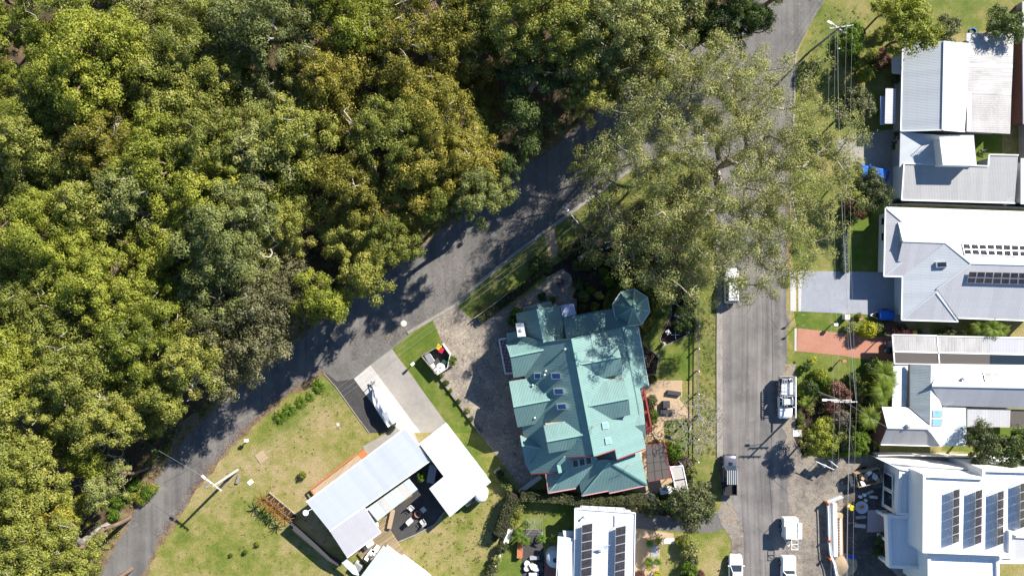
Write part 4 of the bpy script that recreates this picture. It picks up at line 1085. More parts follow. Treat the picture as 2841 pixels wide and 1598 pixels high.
solar(h2, f((1097,686), (1224,680), (1212,1360), (1082,1366)), 1, 7, W2, 0.03, 0.12, 0.62); solar(h2, f((1470,715), (1596,707), (1580,1392), (1455,1400)), 1, 7, W2, 0.03, 0.12, 0.62)
roofp(h2, flat(2.3), f((1090,492), (1580,516), (1612,562), (1080,522)), 'roof_white', 0.06, name='awning')
for k in range(6): q = 1100 + k * 95; bar(h2, P(K(q, 492 + k * 5), 2.36), P(K(q + 12, 525 + k * 6), 2.36), 'alu', 0.05, 0.05, 'awning_rib')
roofp(h2, flat(2.4), f((890,770), (1020,775), (1015,860), (905,850)), 'roof_skin', 0.08, name='awning')
vent(h2, K(1125,608), W2); dsh = W2.at(K(1340,935))
MB().tube([dsh, dsh + Vector((0, 0, 0.9))], 0.03, 6).box(dsh + Vector((0.25, 0.15, 0.95)), (0.55, 0.7, 0.05), 0.4, 0, 0.5).beam(dsh + Vector((-0.5, 0.3, 0.95)), dsh + Vector((0.8, 0.4, 0.95)), 0.04, 0.04).build('satellite_dish', 'roof_skin', h2)
MB().tube([W2.at(K(1468,600), .1), W2.at(K(1468,720), .1)], 0.05, 6).build('conduit', 'alu', h2)
tk2 = thing('water_tank', 'pale round water tank against the white panelled house', 'water tank', P(K(790, 1030)))
MB().lathe(P(K(795,1030)), [(1.15, 0), (1.17, 0.6), (1.15, 1.2), (1.17, 1.7), (1.1, 1.9), (0.3, 2.1)], 24).build('tank_shell', 'roof_skin', tk2)
MB().lathe(P(K(795,1030)) + Vector((0, 0, 2.1)), [(0.3, 0), (0.3, 0.1)], 16).build('lid', 'metal_dark', tk2)
MB().prism([P(q, 0.5) for q in f((690,1080), (820,1080), (815,1500), (680,1500))], 0, 0.5).build('side_deck', 'wall_brick', h2)
MB().prism([P(q, 0.75) for q in f((385,900), (450,905), (440,1080), (378,1078))], 0.0, 0.75).build('garden_planter', 'timber_red', thing('raised_planter', 'long rusty timber planter box on the small lawn', 'planter', P(K(410,1000))))

# ================================================================== neighbours along the street, right side
# -- R1: pale gable roof with stained skillion
r1 = thing('house', 'pale gable roofed house with a stained grey rear roof beside the blue car', 'house', P(C(1200, 900)))
f = lambda *a: FR(C, *a); g = lambda *a: FR(D, *a)
RA = Pl((C(1265,247), 4.6), (C(1242,1365), 4.6), (C(745,270), 3.0)); RB = Pl((C(1265,247), 4.6), (C(1242,1365), 4.6), (C(1545,272), 3.8))
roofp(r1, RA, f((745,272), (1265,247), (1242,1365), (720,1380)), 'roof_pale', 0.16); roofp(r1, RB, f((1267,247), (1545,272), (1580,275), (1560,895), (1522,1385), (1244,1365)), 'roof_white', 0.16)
bar(r1, P(C(1265,247), 4.64), P(C(1242,1365), 4.64), 'cap_pale', 0.18, 0.08, 'ridge_cap'); bar(r1, RA.at(C(743,272)), RA.at(C(718,1380)), 'fascia_white', 0.14, 0.14)
bar(r1, RA.at(C(720,1380), .02), RA.at(C(1242,1365), .02), 'fascia_white', 0.14, 0.14, 'barge_board'); bar(r1, RB.at(C(1244,1365), .02), RB.at(C(1522,1385), .02), 'fascia_white', 0.14, 0.14, 'barge_board')
curtain(r1, [RA.at(C(720,1380), -.17), RA.at(C(1242,1365), -.17), RB.at(C(1522,1385), -.17)], 2.2, 'wall_grey', off=(0, 0.4, 0))
RS = Pl((C(1545,147), 3.7), (C(1560,890), 3.7), (C(2120,520), 2.9))
for pts, m in (([(1547,147), (2140,157), (2128,538), (1576,520), (1578,252), (1545,245)], 'roof_stained'), ([(1576,524), (2128,542), (2126,592), (1574,576)], 'roof_skin'), ([(1574,580), (2126,596), (2110,930), (1620,905), (1564,892)], 'roof_stained'), ([(1620,909), (2110,934), (2095,1412), (1605,1388)], 'roof_fibro'), ([(1560,896), (1616,904), (1602,1386), (1552,1382)], 'roof_white')):
    roofp(r1, RS, f(*pts), m, 0.12)
walls(r1, f((745,272), (1545,250), (1547,147), (2140,157), (2095,1412), (720,1380)), 2.9, 0.55, 'wall_grey')
LW = Pl((D(718,28), 3.0), (D(1205,92), 3.3), (D(705,475), 2.8))
roofp(r1, LW, g((717,28), (1205,70), (1640,70), (1660,430), (1250,445), (752,428), (705,474)), 'roof_pale', 0.14)
BXp = Pl((D(1205,92), 5.0), (D(1635,78), 5.0), (D(1250,448), 4.8))
roofp(r1, BXp, g((1205,92), (1635,78), (1676,455), (1250,448)), 'roof_white', 0.2, name='upper_roof')
walls(r1, g((1205,92), (1635,78), (1676,455), (1250,448)), 4.8, 0.15, 'wall_white', 2.6)
GA = Pl((D(757,427), 2.9), (D(1815,460), 2.9), (D(727,885), 2.6))
roofp(r1, GA, g((757,427), (1815,460), (1826,317), (2195,322), (2150,925), (727,885)), 'roof_grey', 0.16, rib=(0, 1), name='garage_roof')
for a, b in (((757,427), (727,885)), ((727,885), (2150,925)), ((757,427), (1815,460)), ((1815,460), (1826,317)), ((1826,317), (2195,322))): bar(r1, GA.at(D(*a), .03), GA.at(D(*b), .03), 'fascia_white', 0.16, 0.16, 'roof_trim')
walls(r1, g((757,427), (1815,460), (1826,317), (2195,322), (2150,925), (727,885)), 2.6, 0.35, 'wall_grey'); walls(r1, g((717,28), (1640,70), (1660,430), (705,474)), 2.75, 0.5, 'wall_grey')
xw = P(D(720,300), 2.75).x + 0.47
for y0, y1 in ((80,130), (310,358), (362,410)): west_window(r1, xw, P(D(700,y0), 1.6).y, P(D(700,y1), 1.6).y, 1.0, 2.1)
xg = P(D(740,640), 2.6).x + 0.26
MB().box((xg, P(D(700,640), 1.2).y, 1.1), (0.12, 4.6, 2.2)).build('garage_door', 'white_paint', r1)
roofp(r1, flat(2.4), f((530,842), (662,846), (650,1285), (520,1285)), 'roof_cloud', 0.06, name='awning', rib=(1, 0))
roofp(r1, flat(2.0), f((465,940), (520,936), (512,1300), (462,1298)), 'polycarb', 0.05, name='awning')
roofp(r1, Pl((C(740,380), 2.7), (C(720,670), 2.7), (C(610,460), 2.2)), f((738,378), (610,460), (610,650), (722,668)), 'roof_cloud', 0.06, name='awning')
antenna(r1, C(1310,1340), RB, 1.5, 0.5); antenna(r1, D(1980,905), GA, 1.2, 0.6)
MB().tube([RA.at(C(1225,1375), .1), RA.at(C(1225,1375), 1.2)], 0.04, 6).build('vent_pipe', 'alu', r1)
# -- R2: bright white hip roof
r2 = thing('house', 'bright white hip roofed house with two solar arrays above the blue driveway', 'house', P(E(1500, 400)))
f = lambda *a: FR(E, *a); g = lambda *a: FR(D, *a); XR = 2600
N2 = Pl((E(1600,322), 4.7), (E(XR,350), 4.7), (D(525,977), 2.8))
roofp(r2, N2, g((525,977), (XR,1045)) + f((XR,350), (1600,322), (1275,62), (745,42)) + g((690,1167), (742,1160)), 'roof_white', 0.16)
zz = N2.z(D(742,1160))
W1 = Pl((D(525,977), 2.8), (E(506,484), 2.8), (D(742,1160), zz))
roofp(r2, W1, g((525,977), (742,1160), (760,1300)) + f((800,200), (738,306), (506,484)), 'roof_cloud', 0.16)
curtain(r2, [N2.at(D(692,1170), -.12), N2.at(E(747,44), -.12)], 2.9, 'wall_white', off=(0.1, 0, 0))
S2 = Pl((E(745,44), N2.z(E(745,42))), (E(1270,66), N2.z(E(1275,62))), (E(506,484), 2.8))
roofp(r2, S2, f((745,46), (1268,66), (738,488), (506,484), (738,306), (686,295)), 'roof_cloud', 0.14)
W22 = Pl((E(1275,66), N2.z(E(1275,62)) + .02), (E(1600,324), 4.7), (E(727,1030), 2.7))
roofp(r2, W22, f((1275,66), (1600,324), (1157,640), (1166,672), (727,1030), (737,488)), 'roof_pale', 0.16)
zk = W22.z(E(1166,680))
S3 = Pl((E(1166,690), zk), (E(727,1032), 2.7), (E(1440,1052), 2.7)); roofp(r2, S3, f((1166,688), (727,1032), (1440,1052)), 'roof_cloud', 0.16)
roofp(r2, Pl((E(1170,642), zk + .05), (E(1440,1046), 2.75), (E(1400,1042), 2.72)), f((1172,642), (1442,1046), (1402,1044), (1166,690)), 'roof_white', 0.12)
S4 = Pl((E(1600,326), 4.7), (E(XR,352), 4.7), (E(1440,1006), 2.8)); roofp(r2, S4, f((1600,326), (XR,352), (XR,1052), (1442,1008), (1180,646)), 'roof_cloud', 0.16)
for a, b, pl in ((E(1275,62), E(1600,322), N2), (E(1600,322), E(XR,350), N2), (D(525,977), D(742,1160), N2), (E(1600,326), E(1170,646), S4), (E(1166,680), E(727,1030), S3), (E(1166,690), E(1440,1052), S3), (E(745,44), E(1270,62), S2), (E(738,306), E(506,484), S2)): bar(r2, pl.at(a, .03), pl.at(b, .03), 'cap_pale', 0.16, 0.07, 'ridge_cap')
for a, b, pl in ((E(727,1032), E(1440,1052), S3), (E(1442,1008), E(XR,1052), S4), (E(506,484), E(738,488), S2), (E(737,488), E(727,1030), W22), (D(525,977), E(506,484), W1), (D(525,977), D(XR,1045), N2)): bar(r2, pl.at(a), pl.at(b), 'fascia_white', 0.14, 0.14)
walls(r2, g((525,977), (XR,1045)) + f((XR,1052), (1442,1020), (1440,1052), (727,1032), (737,488), (506,484)), 2.7, 0.65, 'wall_white')
solar(r2, f((1482,72), (XR,100), (XR,252), (1512,212)), 11, 2, N2, 0.06, 0.14); solar(r2, f((1562,424), (XR,446), (XR,600), (1528,570)), 10, 2, S4, 0.05, 0.28)
skylight(r2, f((1148,305), (1285,300), (1290,370), (1150,376)), W22, 0.3, 'glass_dark')
xg2 = P(E(735,700), 2.7).x + 0.55
MB().box((xg2, P(E(700,690), 1.2).y, 1.15), (0.12, 4.9, 2.3)).build('garage_door', 'roof_skin', r2)
for y0, y1 in ((1100,1200), (1290,1400)): west_window(r2, P(D(520,1200), 2.7).x + 0.55, P(D(500,y0), 1.5).y, P(D(500,y1), 1.5).y, 0.8, 2.1)
# -- R3: mixed white and grey roofs among tree ferns
r3 = thing('house', 'house of white and weathered grey roofs behind the tree ferns', 'house', P(F(1200, 700)))
f = lambda *a: FR(F, *a); XR = 2140
CP = flat(2.6)
for pts, m in (([(545,115), (1042,125), (1046,312), (560,302)], 'roof_stained'), ([(1050,130), (1635,142), (1635,328), (1060,316)], 'roof_stained'), ([(1637,142), (XR,152), (XR,338), (1637,330)], 'roof_cloud')): roofp(r3, CP, f(*pts), m, 0.08, name='carport_roof', rib=(0, 1))
for pts, m in (([(560,305), (1046,315), (1068,440), (570,440)], 'smoke_sheet'), ([(1062,319), (1635,331), (1635,442), (1070,440)], 'smoke_sheet'), ([(1637,333), (XR,341), (XR,458), (1637,444)], 'glass_dark')): roofp(r3, CP, f(*pts), m, 0.02, 'metal_dark', 'carport_sheet')
for a, b in (((545,115), (1042,125)), ((545,115), (570,440)), ((1046,128), (1070,440)), ((1050,130), (XR,152)), ((570,440), (XR,460)), ((556,304), (XR,340))): bar(r3, CP.at(F(*a)), CP.at(F(*b)), 'fascia_white', 0.16, 0.12, 'carport_beam')
for k in range(13): x = 640 + k * 82; bar(r3, CP.at(F(x, 308 + k * 2), -.1), CP.at(F(x + 8, 440), -.1), 'timber_tan', 0.05, 0.1, 'rafter')
for x, y in ((560,130), (575,430), (1060,430), (1052,140)): q = CP.at(F(x,y)); MB().beam(q, Vector((q.x, q.y, 0)), 0.1, 0.1).build('carport_post', 'white_paint', r3)
roofp(r3, flat(2.5), f((553,458), (722,456), (702,922), (545,916)), 'roof_white', 0.1, name='patio_roof', rib=(1, 0))
zr3 = 4.3
Wg = Pl((F(978,450), zr3 - .2), (F(965,1116), zr3 - .2), (F(735,442), 3.0)); roofp(r3, Wg, f((735,442), (978,450), (966,1116), (735,922)), 'roof_mossy', 0.14)
Eg = Pl((F(978,450), zr3 - .2), (F(965,1116), zr3 - .2), (F(1100,1355), 3.3)); roofp(r3, Eg, f((980,450), (1086,452), (990,682), (1097,908), (1100,1356), (1085,1356), (942,1162), (968,1118)), 'roof_white', 0.14)
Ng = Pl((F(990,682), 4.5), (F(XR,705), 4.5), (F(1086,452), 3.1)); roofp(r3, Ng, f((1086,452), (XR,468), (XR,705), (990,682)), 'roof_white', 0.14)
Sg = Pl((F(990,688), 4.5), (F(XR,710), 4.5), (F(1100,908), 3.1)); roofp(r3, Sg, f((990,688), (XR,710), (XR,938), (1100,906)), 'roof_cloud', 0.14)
bar(r3, P(F(990,685), 4.55), P(F(XR,708), 4.55), 'cap_pale', 0.2, 0.08, 'ridge_cap'); bar(r3, Wg.at(F(735,442)), Wg.at(F(735,922)), 'metal_dark', 0.16, 0.14)
SN = Pl((F(490,1152), 4.2), (F(940,1162), 4.2), (F(432,920), 2.9)); roofp(r3, SN, f((430,920), (735,926), (966,1118), (940,1162), (490,1152)), 'roof_white', 0.14)
SS3 = Pl((F(490,1156), 4.2), (F(940,1165), 4.2), (F(418,1340), 2.9)); roofp(r3, SS3, f((490,1156), (940,1165), (1086,1356), (416,1340)), 'roof_grey', 0.14)
bar(r3, P(F(490,1154), 4.24), P(F(940,1164), 4.24), 'cap_pale', 0.16, 0.08, 'ridge_cap'); bar(r3, SS3.at(F(416,1340)), SS3.at(F(1086,1356)), 'fascia_white', 0.14, 0.14)
bar(r3, SS3.at(F(940,1165), .03), SS3.at(F(1086,1356), .03), 'cap_pale', 0.16, 0.08, 'ridge_cap')
curtain(r3, [SN.at(F(430,920), -.15), SN.at(F(490,1152), -.15), SS3.at(F(416,1340), -.15)], 0, 'wall_brick', off=(0.4, 0, 0))
roofp(r3, flat(2.9), f((1105,920), (1370,930), (1376,1356), (1102,1356)), 'roof_skin', 0.12, name='patio_roof', rib=(1, 0))
roofp(r3, flat(2.7), f((1385,936), (1866,946), (1858,1146), (1385,1142)), 'roof_cloud', 0.1, name='awning', rib=(0, 1))
roofp(r3, flat(2.6), f((1870,948), (XR,955), (XR,1158), (1862,1148)), 'smoke_sheet', 0.02, 'metal_dark', 'pergola_sheet')
walls(r3, f((735,442), (XR,468), (XR,938), (1100,906), (1100,1356), (416,1340), (430,920), (735,926)), 2.95, 0.5, 'wall_white')
skylight(r3, f((992,958), (1092,960), (1092,1034), (990,1034)), Eg, 0.12, 'glass_sky'); skylight(r3, f((990,1050), (1092,1050), (1090,1134), (988,1134)), Eg, 0.12, 'glass_sky')
solar(r3, f((1552,526), (XR,545), (XR,652), (1575,632)), 6, 1, Ng, 0.03, 0.2)
vent(r3, F(1320,602), Ng, 0.14, 0.4); vent(r3, F(700,1128), SN, 0.18, 0.4, 'metal_grey'); antenna(r3, F(1105,875), Sg, 1.2, 0.5)
# -- R4: new white parapet house on the building site
r4 = thing('house', 'new white parapet walled house with rows of tilted solar panels on the building site', 'house', P(G(1800, 800)))
f = lambda *a: FR(G, *a); XR = 2700
def parapet_block(pts, ztop, zroof, m='roof_new', wt=0.35, rib=(0, 1), z0=-0.02):
    w_ = [P(q, ztop) for q in pts]; inn = inset(w_, wt); n = len(w_)
    walls(r4, pts, ztop, 0.0, 'wall_white', z0, 'wall') if False else None
    mb = MB()
    for i in range(n):
        j = (i + 1) % n
        a, b, c, d = w_[i], w_[j], inn[j], inn[i]
        lo = lambda q, z: Vector((q.x, q.y, z))
        mb.face([a, b, c, d]); mb.face([lo(a, z0), lo(b, z0), b, a]); mb.face([lo(c, zroof), lo(d, zroof), d, c])
    mb.build('parapet_wall', 'wall_white', r4)
    MB().slab([Vector((q.x, q.y, zroof)) for q in inn], 0.1, rib, 0, 0).build('roof_plane', [m], r4)
    return flat(zroof)
parapet_block(f((1036,170), (1190,178), (2112,250), (2112,330), (1455,300), (1190,250)), 3.9, 3.6, 'roof_white', 0.15)
parapet_block(f((1188,255), (1440,310), (1440,780), (1158,755)), 3.7, 3.3)
parapet_block(f((1052,762), (1470,768), (1500,1366), (1075,1346)), 3.7, 3.15, rib=(0, 1), z0=2.8)
for q in ((1070,790), (1085,1060), (1095,1320)): c_ = P(G(*q), 2.9); MB().beam(V_(c_, 0), c_, .35, .35).build('porch_post', 'wall_white', r4)
MB().prism([P(q, 3.0) for q in f((1100,1290), (1490,1300), (1490,1340), (1100,1330))], 0, 2.9).build('porch_wall', 'wall_white', r4)
MB().prism([P(q, 3.0) for q in f((1330,790), (1470,790), (1490,1300), (1350,1300))], 0, 2.9).build('garage_wall', 'wall_grey', r4)
parapet_block(f((1502,1190), (2300,1216), (2310,1600), (1506,1600)), 5.6, 5.3)
M4 = parapet_block(f((1450,302), (2108,330), (2114,242), (XR,258), (XR,985), (2440,965), (2440,1216), (1446,1178)), 6.6, 6.2)
N4 = M4
parapet_block(f((2444,990), (XR,1000), (XR,1300), (2310,1296), (2310,1222), (2444,1220)), 4.6, 4.3, 'roof_cloud', 0.2)
solar(r4, f((1737,457), (1855,456), (1848,1050), (1728,1052)), 1, 6, M4, 0.04, 0.12, 0.75); solar(r4, f((1984,466), (2106,464), (2096,1060), (1972,1062)), 1, 6, M4, 0.04, 0.12, 0.75)
solar(r4, f((2228,477), (2346,475), (2340,1070), (2220,1072)), 1, 6, M4, 0.04, 0.12, 0.75); solar(r4, f((2476,386), (2600,384), (2596,880), (2472,882)), 1, 5, N4, 0.04, 0.12, 0.75)
for y0, y1 in ((300,480), (490,680)): west_window(r4, P(G(1160,y0), 3.7).x - 0.02, P(G(1130,y0), 2.0).y, P(G(1130,y1), 2.0).y, 0.5, 2.8)
roofp(r4, flat(3.5), f((1362,330), (1420,320), (1420,560), (1395,565)), 'wall_grey', 0.9, 'wall_white', 'roof_hatch')
for k in range(5): bar(r4, P(G(1372, 580 + k * 22), 3.6), P(G(1416, 585 + k * 24), 3.6), 'timber_tan', 0.1, 0.08, 'louvre')
bar(r4, P(G(1225,465), 4.4), P(G(1330,440), 4.4), 'alu', 0.06, 0.06, 'antenna')
# side fence of the new house
strip('side_fence', FR(G, (880,62), (1140,58), (1500,66), (2000,86), (2700,105)), 0.09, 0, 1.6, 'white_paint', None, None, 'white boundary fence between the new house and the fern garden', 'fence')
# second storey strip of the houses further right, cut by the frame
r5 = thing('house', 'grey brick house across the back fence, only its edge in view', 'house', P(C(2400, 700)))
roofp(r5, flat(3.0), FR(C, (2250,-250), (2700,-250), (2700,1300), (2262,1290)), 'roof_cloud', 0.14); walls(r5, FR(C, (2260,-240), (2690,-240), (2690,1290), (2270,1280)), 2.9, 0.4, 'wall_brick')
r6 = thing('house', 'white roofed house across the back fence beside the grey garage', 'house', P(D(2500, 600)))
roofp(r6, flat(3.0), FR(D, (2232,360), (2700,360), (2700,935), (2230,935)), 'roof_white', 0.14); walls(r6, FR(D, (2240,370), (2690,370), (2690,930), (2240,930)), 2.9, 0.3, 'wall_white')
strip('back_fence', FR(C, (2170,-200), (2175,600), (2195,640), (2205,1500)) + FR(D, (2205,300), (2190,990)), 0.1, 0, 1.7, 'concrete', None, None, 'tan back fence behind the stained roof', 'fence')
strip('boundary_fence', FR(D, (480,960), (760,945), (1300,962), (2270,1000)), 0.1, 0, 1.6, 'metal_grey', None, None, 'grey fence between the grey garage and the bright white roof', 'fence')
# ------------------------------------------------------------------ vehicles
def m_paint(name, col, rough=0.25, metal=0.0):
    t = NT(name); n1 = t.noise(t.obj(), 2.5, 3)
    b = t.bsdf(t.mix(n1, [c * 0.93 for c in col], [min(1, c * 1.05) for c in col]), rough, 0.5, metal)
    b.inputs['Coat Weight'].default_value = 0.5; b.inputs['Coat Roughness'].default_value = 0.08
m_paint('paint_white', (0.72, 0.73, 0.74)); m_paint('paint_grey', (0.13, 0.13, 0.16), 0.3, 0.4); m_paint('paint_blue', (0.012, 0.13, 0.52)); m_paint('paint_black', (0.02, 0.02, 0.022)); m_paint('paint_silver', (0.42, 0.43, 0.44), 0.3, 0.6)
m_plain('tyre', (0.02, 0.02, 0.02), 0.9); m_plain('black_plastic', (0.025, 0.025, 0.028), 0.6); m_plain('lamp_glass', (0.7, 0.7, 0.68), 0.15, 0.6); m_plain('lamp_red', (0.35, 0.02, 0.02), 0.25, 0.5)
m_plain('cover_white', (0.74, 0.74, 0.73), 0.8, var=0.08, scale=3.0); m_plain('tarp_blue', (0.012, 0.10, 0.42), 0.45); m_plain('bin_red', (0.42, 0.015, 0.045), 0.45); m_plain('bin_yellow', (0.62, 0.42, 0.01), 0.45); m_plain('bin_green', (0.02, 0.06, 0.045), 0.5)
m_plain('orange', (0.62, 0.13, 0.02), 0.6); m_plain('mesh_green', (0.22, 0.42, 0.38), 0.8); m_plain('cardboard', (0.36, 0.24, 0.13), 0.85); m_plain('timber_raw', (0.42, 0.30, 0.18), 0.8); m_plain('concrete_post', (0.42, 0.40, 0.37), 0.85); m_plain('wire', (0.30, 0.30, 0.30), 0.5); m_plain('board_pink', (0.42, 0.36, 0.37), 0.7); m_plain('stone_pale', (0.50, 0.48, 0.44), 0.8)

def loft(mb, secs, mi=0, smooth=True):
    n = len(secs[0]); vv = [q for s_ in secs for q in s_]
    ff = [(i*n+k, i*n+(k+1) % n, (i+1)*n+(k+1) % n, (i+1)*n+k) for i in range(len(secs)-1) for k in range(n)]
    mb.idx(vv, ff, mi, smooth); mb.idx(secs[0], [tuple(range(n))], mi); mb.idx(secs[-1], [tuple(reversed(range(n)))], mi)
def wheel_part(root, x, y, r=0.36, wd=0.22):
    o = bpy.data.objects.new('wheel', None); COL.objects.link(o); o.parent = root; o.location = (x, y, r); o.empty_display_size = 0.2
    mb = MB(); prof = [(r*0.62, -wd/2), (r*0.92, -wd/2), (r, -wd*0.3), (r, wd*0.3), (r*0.92, wd/2), (r*0.62, wd/2)]
    n = 18
    vv = [(a, q * math.cos(2*math.pi*k/n), q * math.sin(2*math.pi*k/n)) for q, a in prof for k in range(n)]
    mb.idx(vv, [(i*n+k, i*n+(k+1) % n, (i+1)*n+(k+1) % n, (i+1)*n+k) for i in range(5) for k in range(n)], 0, True)
    child('tyre', mb.mesh('tyre', 'tyre'), o)
    mb = MB(); mb.tube([(-wd*0.42, 0, 0), (wd*0.42, 0, 0)], r * 0.63, 14); child('rim', mb.mesh('rim', 'alu'), o)
def body_sec(y, wd, zl, zt, sh=0.12):
    return [(-wd*.9, y, zl), (-wd, y, zl+.18), (-wd, y, zt-sh*1.3), (-wd*.93, y, zt-sh*.35), (-wd*.8, y, zt), (wd*.8, y, zt), (wd*.93, y, zt-sh*.35), (wd, y, zt-sh*1.3), (wd, y, zl+.18), (wd*.9, y, zl)]
def car(name, label, p, rz, paint, Ln, Wd, body, cab, group=None, wheels=None, roofm=None):
    """body: (y, half width factor, top height) from tail to nose; cab: (rear base, roof rear, roof front, screen base, belt z, roof z). Nose points along +Y"""
    t = thing(name, label, 'car' if 'ute' not in name else 'ute', P(p), rz, group)
    hw = Wd / 2
    mb = MB(); loft(mb, [body_sec(y * Ln, hw * f1, 0.32, z) for y, f1, z in body]); child('body', mb.mesh('body', paint), t)
    y0, y1, y2, y3, zb, zr = cab; y0, y1, y2, y3 = [v * Ln for v in (y0, y1, y2, y3)]; wb, wr = hw * 0.90, hw * 0.70
    base = [(-wb, y0, zb), (wb, y0, zb), (wb, y3, zb), (-wb, y3, zb)]; top = [(-wr, y1, zr), (wr, y1, zr), (wr*.97, y2, zr), (-wr*.97, y2, zr)]
    mb = MB(); mb.idx(base + top, [(0,1,5,4), (1,2,6,5), (2,3,7,6), (3,0,4,7)]); child('cabin', mb.mesh('cabin', paint), t)
    # roof skin with rounded edge
    mid = Vector((0, (y1 + y2) / 2, 0)); ring = lambda k, dz: [(mid.x + (q[0]-mid.x)*k, mid.y + (q[1]-mid.y)*k, zr + dz) for q in top]
    mb = MB(); loft(mb, [ring(1.02, -0.03), ring(1.0, 0.02), ring(0.88, 0.055)], 0, False); child('roof', mb.mesh('roof', roofm or paint), t)
    def pane(nm, a, b, c, d, k=0.86, m='glass_dark'):
        v = [Vector(q) for q in (a, b, c, d)]; mi_ = sum(v, Vector()) / 4; nn = (v[1]-v[0]).cross(v[3]-v[0]).normalized()
        if nn.dot(mi_ - Vector((0, mid.y, zb - 0.3))) < 0: nn = -nn
        mb = MB(); mb.face([mi_ + (q - mi_) * k + nn * 0.012 for q in v]); child(nm, mb.mesh(nm, m), t)
    pane('windscreen', base[2], base[3], top[3], top[2], 0.9); pane('rear_window', base[0], base[1], top[1], top[0], 0.85)
    ym = (y1 + y2) / 2
    for s_ in (-1, 1):
        b0, b1, t0, t1 = (s_*wb, y0, zb), (s_*wb, y3, zb), (s_*wr, y1, zr), (s_*wr*.97, y2, zr)
        bm_, tm_ = (s_*wb, ym, zb), (s_*wr*.99, ym, zr)
        pane('side_window', b0, bm_, tm_, t0, 0.84); pane('side_window', bm_, b1, t1, tm_, 0.84)
        m_ = MB().box((s_*(hw+0.08), y3 - 0.15, zb + 0.05), (0.2, 0.1, 0.15)); child('mirror', m_.mesh('mirror', paint), t)
        yn, fn, zn = body[-1]; yt, ft, zt = body[0]
        child('headlight', MB().box((s_*hw*fn*0.72, yn*Ln - 0.02, zn - 0.2), (0.34, 0.16, 0.16)).mesh('headlight', 'lamp_glass'), t)
        child('tail_light', MB().box((s_*hw*ft*0.82, yt*Ln + 0.02, zt - 0.22), (0.2, 0.1, 0.22)).mesh('tail_light', 'lamp_red'), t)
        for yw in (wheels or (-0.29, 0.30)): wheel_part(t, s_*(hw - 0.11), yw * Ln)
    return t
SEDAN = ([(-0.5, .86, .80), (-0.47, .95, .92), (-0.3, 1, 1.0), (0.1, 1, 1.0), (0.22, .98, .98), (0.40, .95, .88), (0.475, .88, .78), (0.5, .74, .66)], (-0.44, -0.30, 0.08, 0.25, .96, 1.46))
SUV = ([(-0.5, .88, .95), (-0.48, .97, 1.08), (-0.3, 1, 1.12), (0.1, 1, 1.12), (0.24, .98, 1.12), (0.42, .95, 1.04), (0.485, .88, .92), (0.5, .8, .8)], (-0.48, -0.42, 0.08, 0.24, 1.08, 1.72))
PICKUP = ([(-0.02, 1, 1.05), (0.0, 1, 1.12), (0.1, 1, 1.12), (0.25, .98, 1.12), (0.42, .95, 1.05), (0.485, .88, .92), (0.5, .8, .8)], (-0.02, 0.02, 0.14, 0.25, 1.08, 1.75))
DCAB = ([(-0.16, 1, 1.05), (-0.14, 1, 1.12), (0.1, 1, 1.12), (0.25, .98, 1.12), (0.42, .95, 1.05), (0.485, .88, .92), (0.5, .8, .8)], (-0.15, -0.11, 0.12, 0.25, 1.08, 1.78))

car('car', 'white wagon parked on the street by the gravel driveway mouth', (2036, 1582), 0.0, 'paint_white', 4.7, 1.85, *SEDAN)
car('car', 'white car parked half hidden beneath the huge spreading eucalypt', (2024, 793), 0.0, 'paint_white', 4.6, 1.85, *SUV)
car('car', 'bright blue car parked on the concrete yard', (2418, 484), R(80), 'paint_blue', 4.1, 1.7, *SEDAN)
car('car', 'dark car nosing out of the carport onto the red driveway', (2497, 962), R(90), 'paint_black', 4.4, 1.8, *SEDAN)
# dark ute
t = car('ute', 'dark grey ute with slatted roof platform and open tray', (2019, 1312), 0.0, 'paint_grey', 5.2, 1.85, *DCAB, wheels=(-0.30, 0.31))
mb = MB(); y0, y1 = -2.6, -0.85
mb.box((0, (y0+y1)/2, 0.62), (1.7, y1-y0, 0.08))
for s_ in (-1, 1): mb.box((s_*0.86, (y0+y1)/2, 0.85), (0.08, y1-y0, 0.5))
mb.box((0, y0, 0.85), (1.8, 0.08, 0.5)); child('tray', mb.mesh('tray', 'black_plastic'), t)
child('roof_platform', MB().box((0, -0.05, 1.9), (1.5, 1.9, 0.03)).mesh('roof_platform', 'black_plastic'), t)
for k in range(6): child('platform_slat', MB().box((-0.62 + k*0.25, -0.05, 1.94), (0.13, 1.85, 0.03)).mesh('platform_slat', 'wall_grey'), t)
child('bonnet_scoop', MB().box((0.05, 1.55, 1.13), (0.45, 0.4, 0.1)).mesh('bonnet_scoop', 'paint_black'), t)
child('bull_bar', MB().tube([(-0.85, 2.5, 0.7), (-0.75, 2.68, 0.85), (0.75, 2.68, 0.85), (0.85, 2.5, 0.7)], 0.05, 8).mesh('bull_bar', 'black_plastic'), t)
# tradesman's ute with ladder rack
t = car('ute', 'white tradesman ute with ladder, roof pipes and black signboards', (2172, 1099), R(180), 'paint_white', 5.6, 1.9, *PICKUP, wheels=(-0.30, 0.31))
mb = MB(); mb.box((0, -1.5, 0.75), (1.85, 2.6, 0.12))
for s_ in (-1, 1): mb.box((s_*0.9, -1.5, 1.15), (0.06, 2.6, 0.7))
mb.box((0, -2.78, 1.15), (1.85, 0.06, 0.7)); child('tray', mb.mesh('tray', 'alu'), t)
child('canopy', MB().box((0.0, -1.55, 1.45), (1.5, 2.2, 0.12)).mesh('canopy', 'fascia_white'), t)
def sign(nm, c, size, rz=0):
    o = child(nm, MB().box(c, size).mesh(nm, 'black_plastic'), t); return o
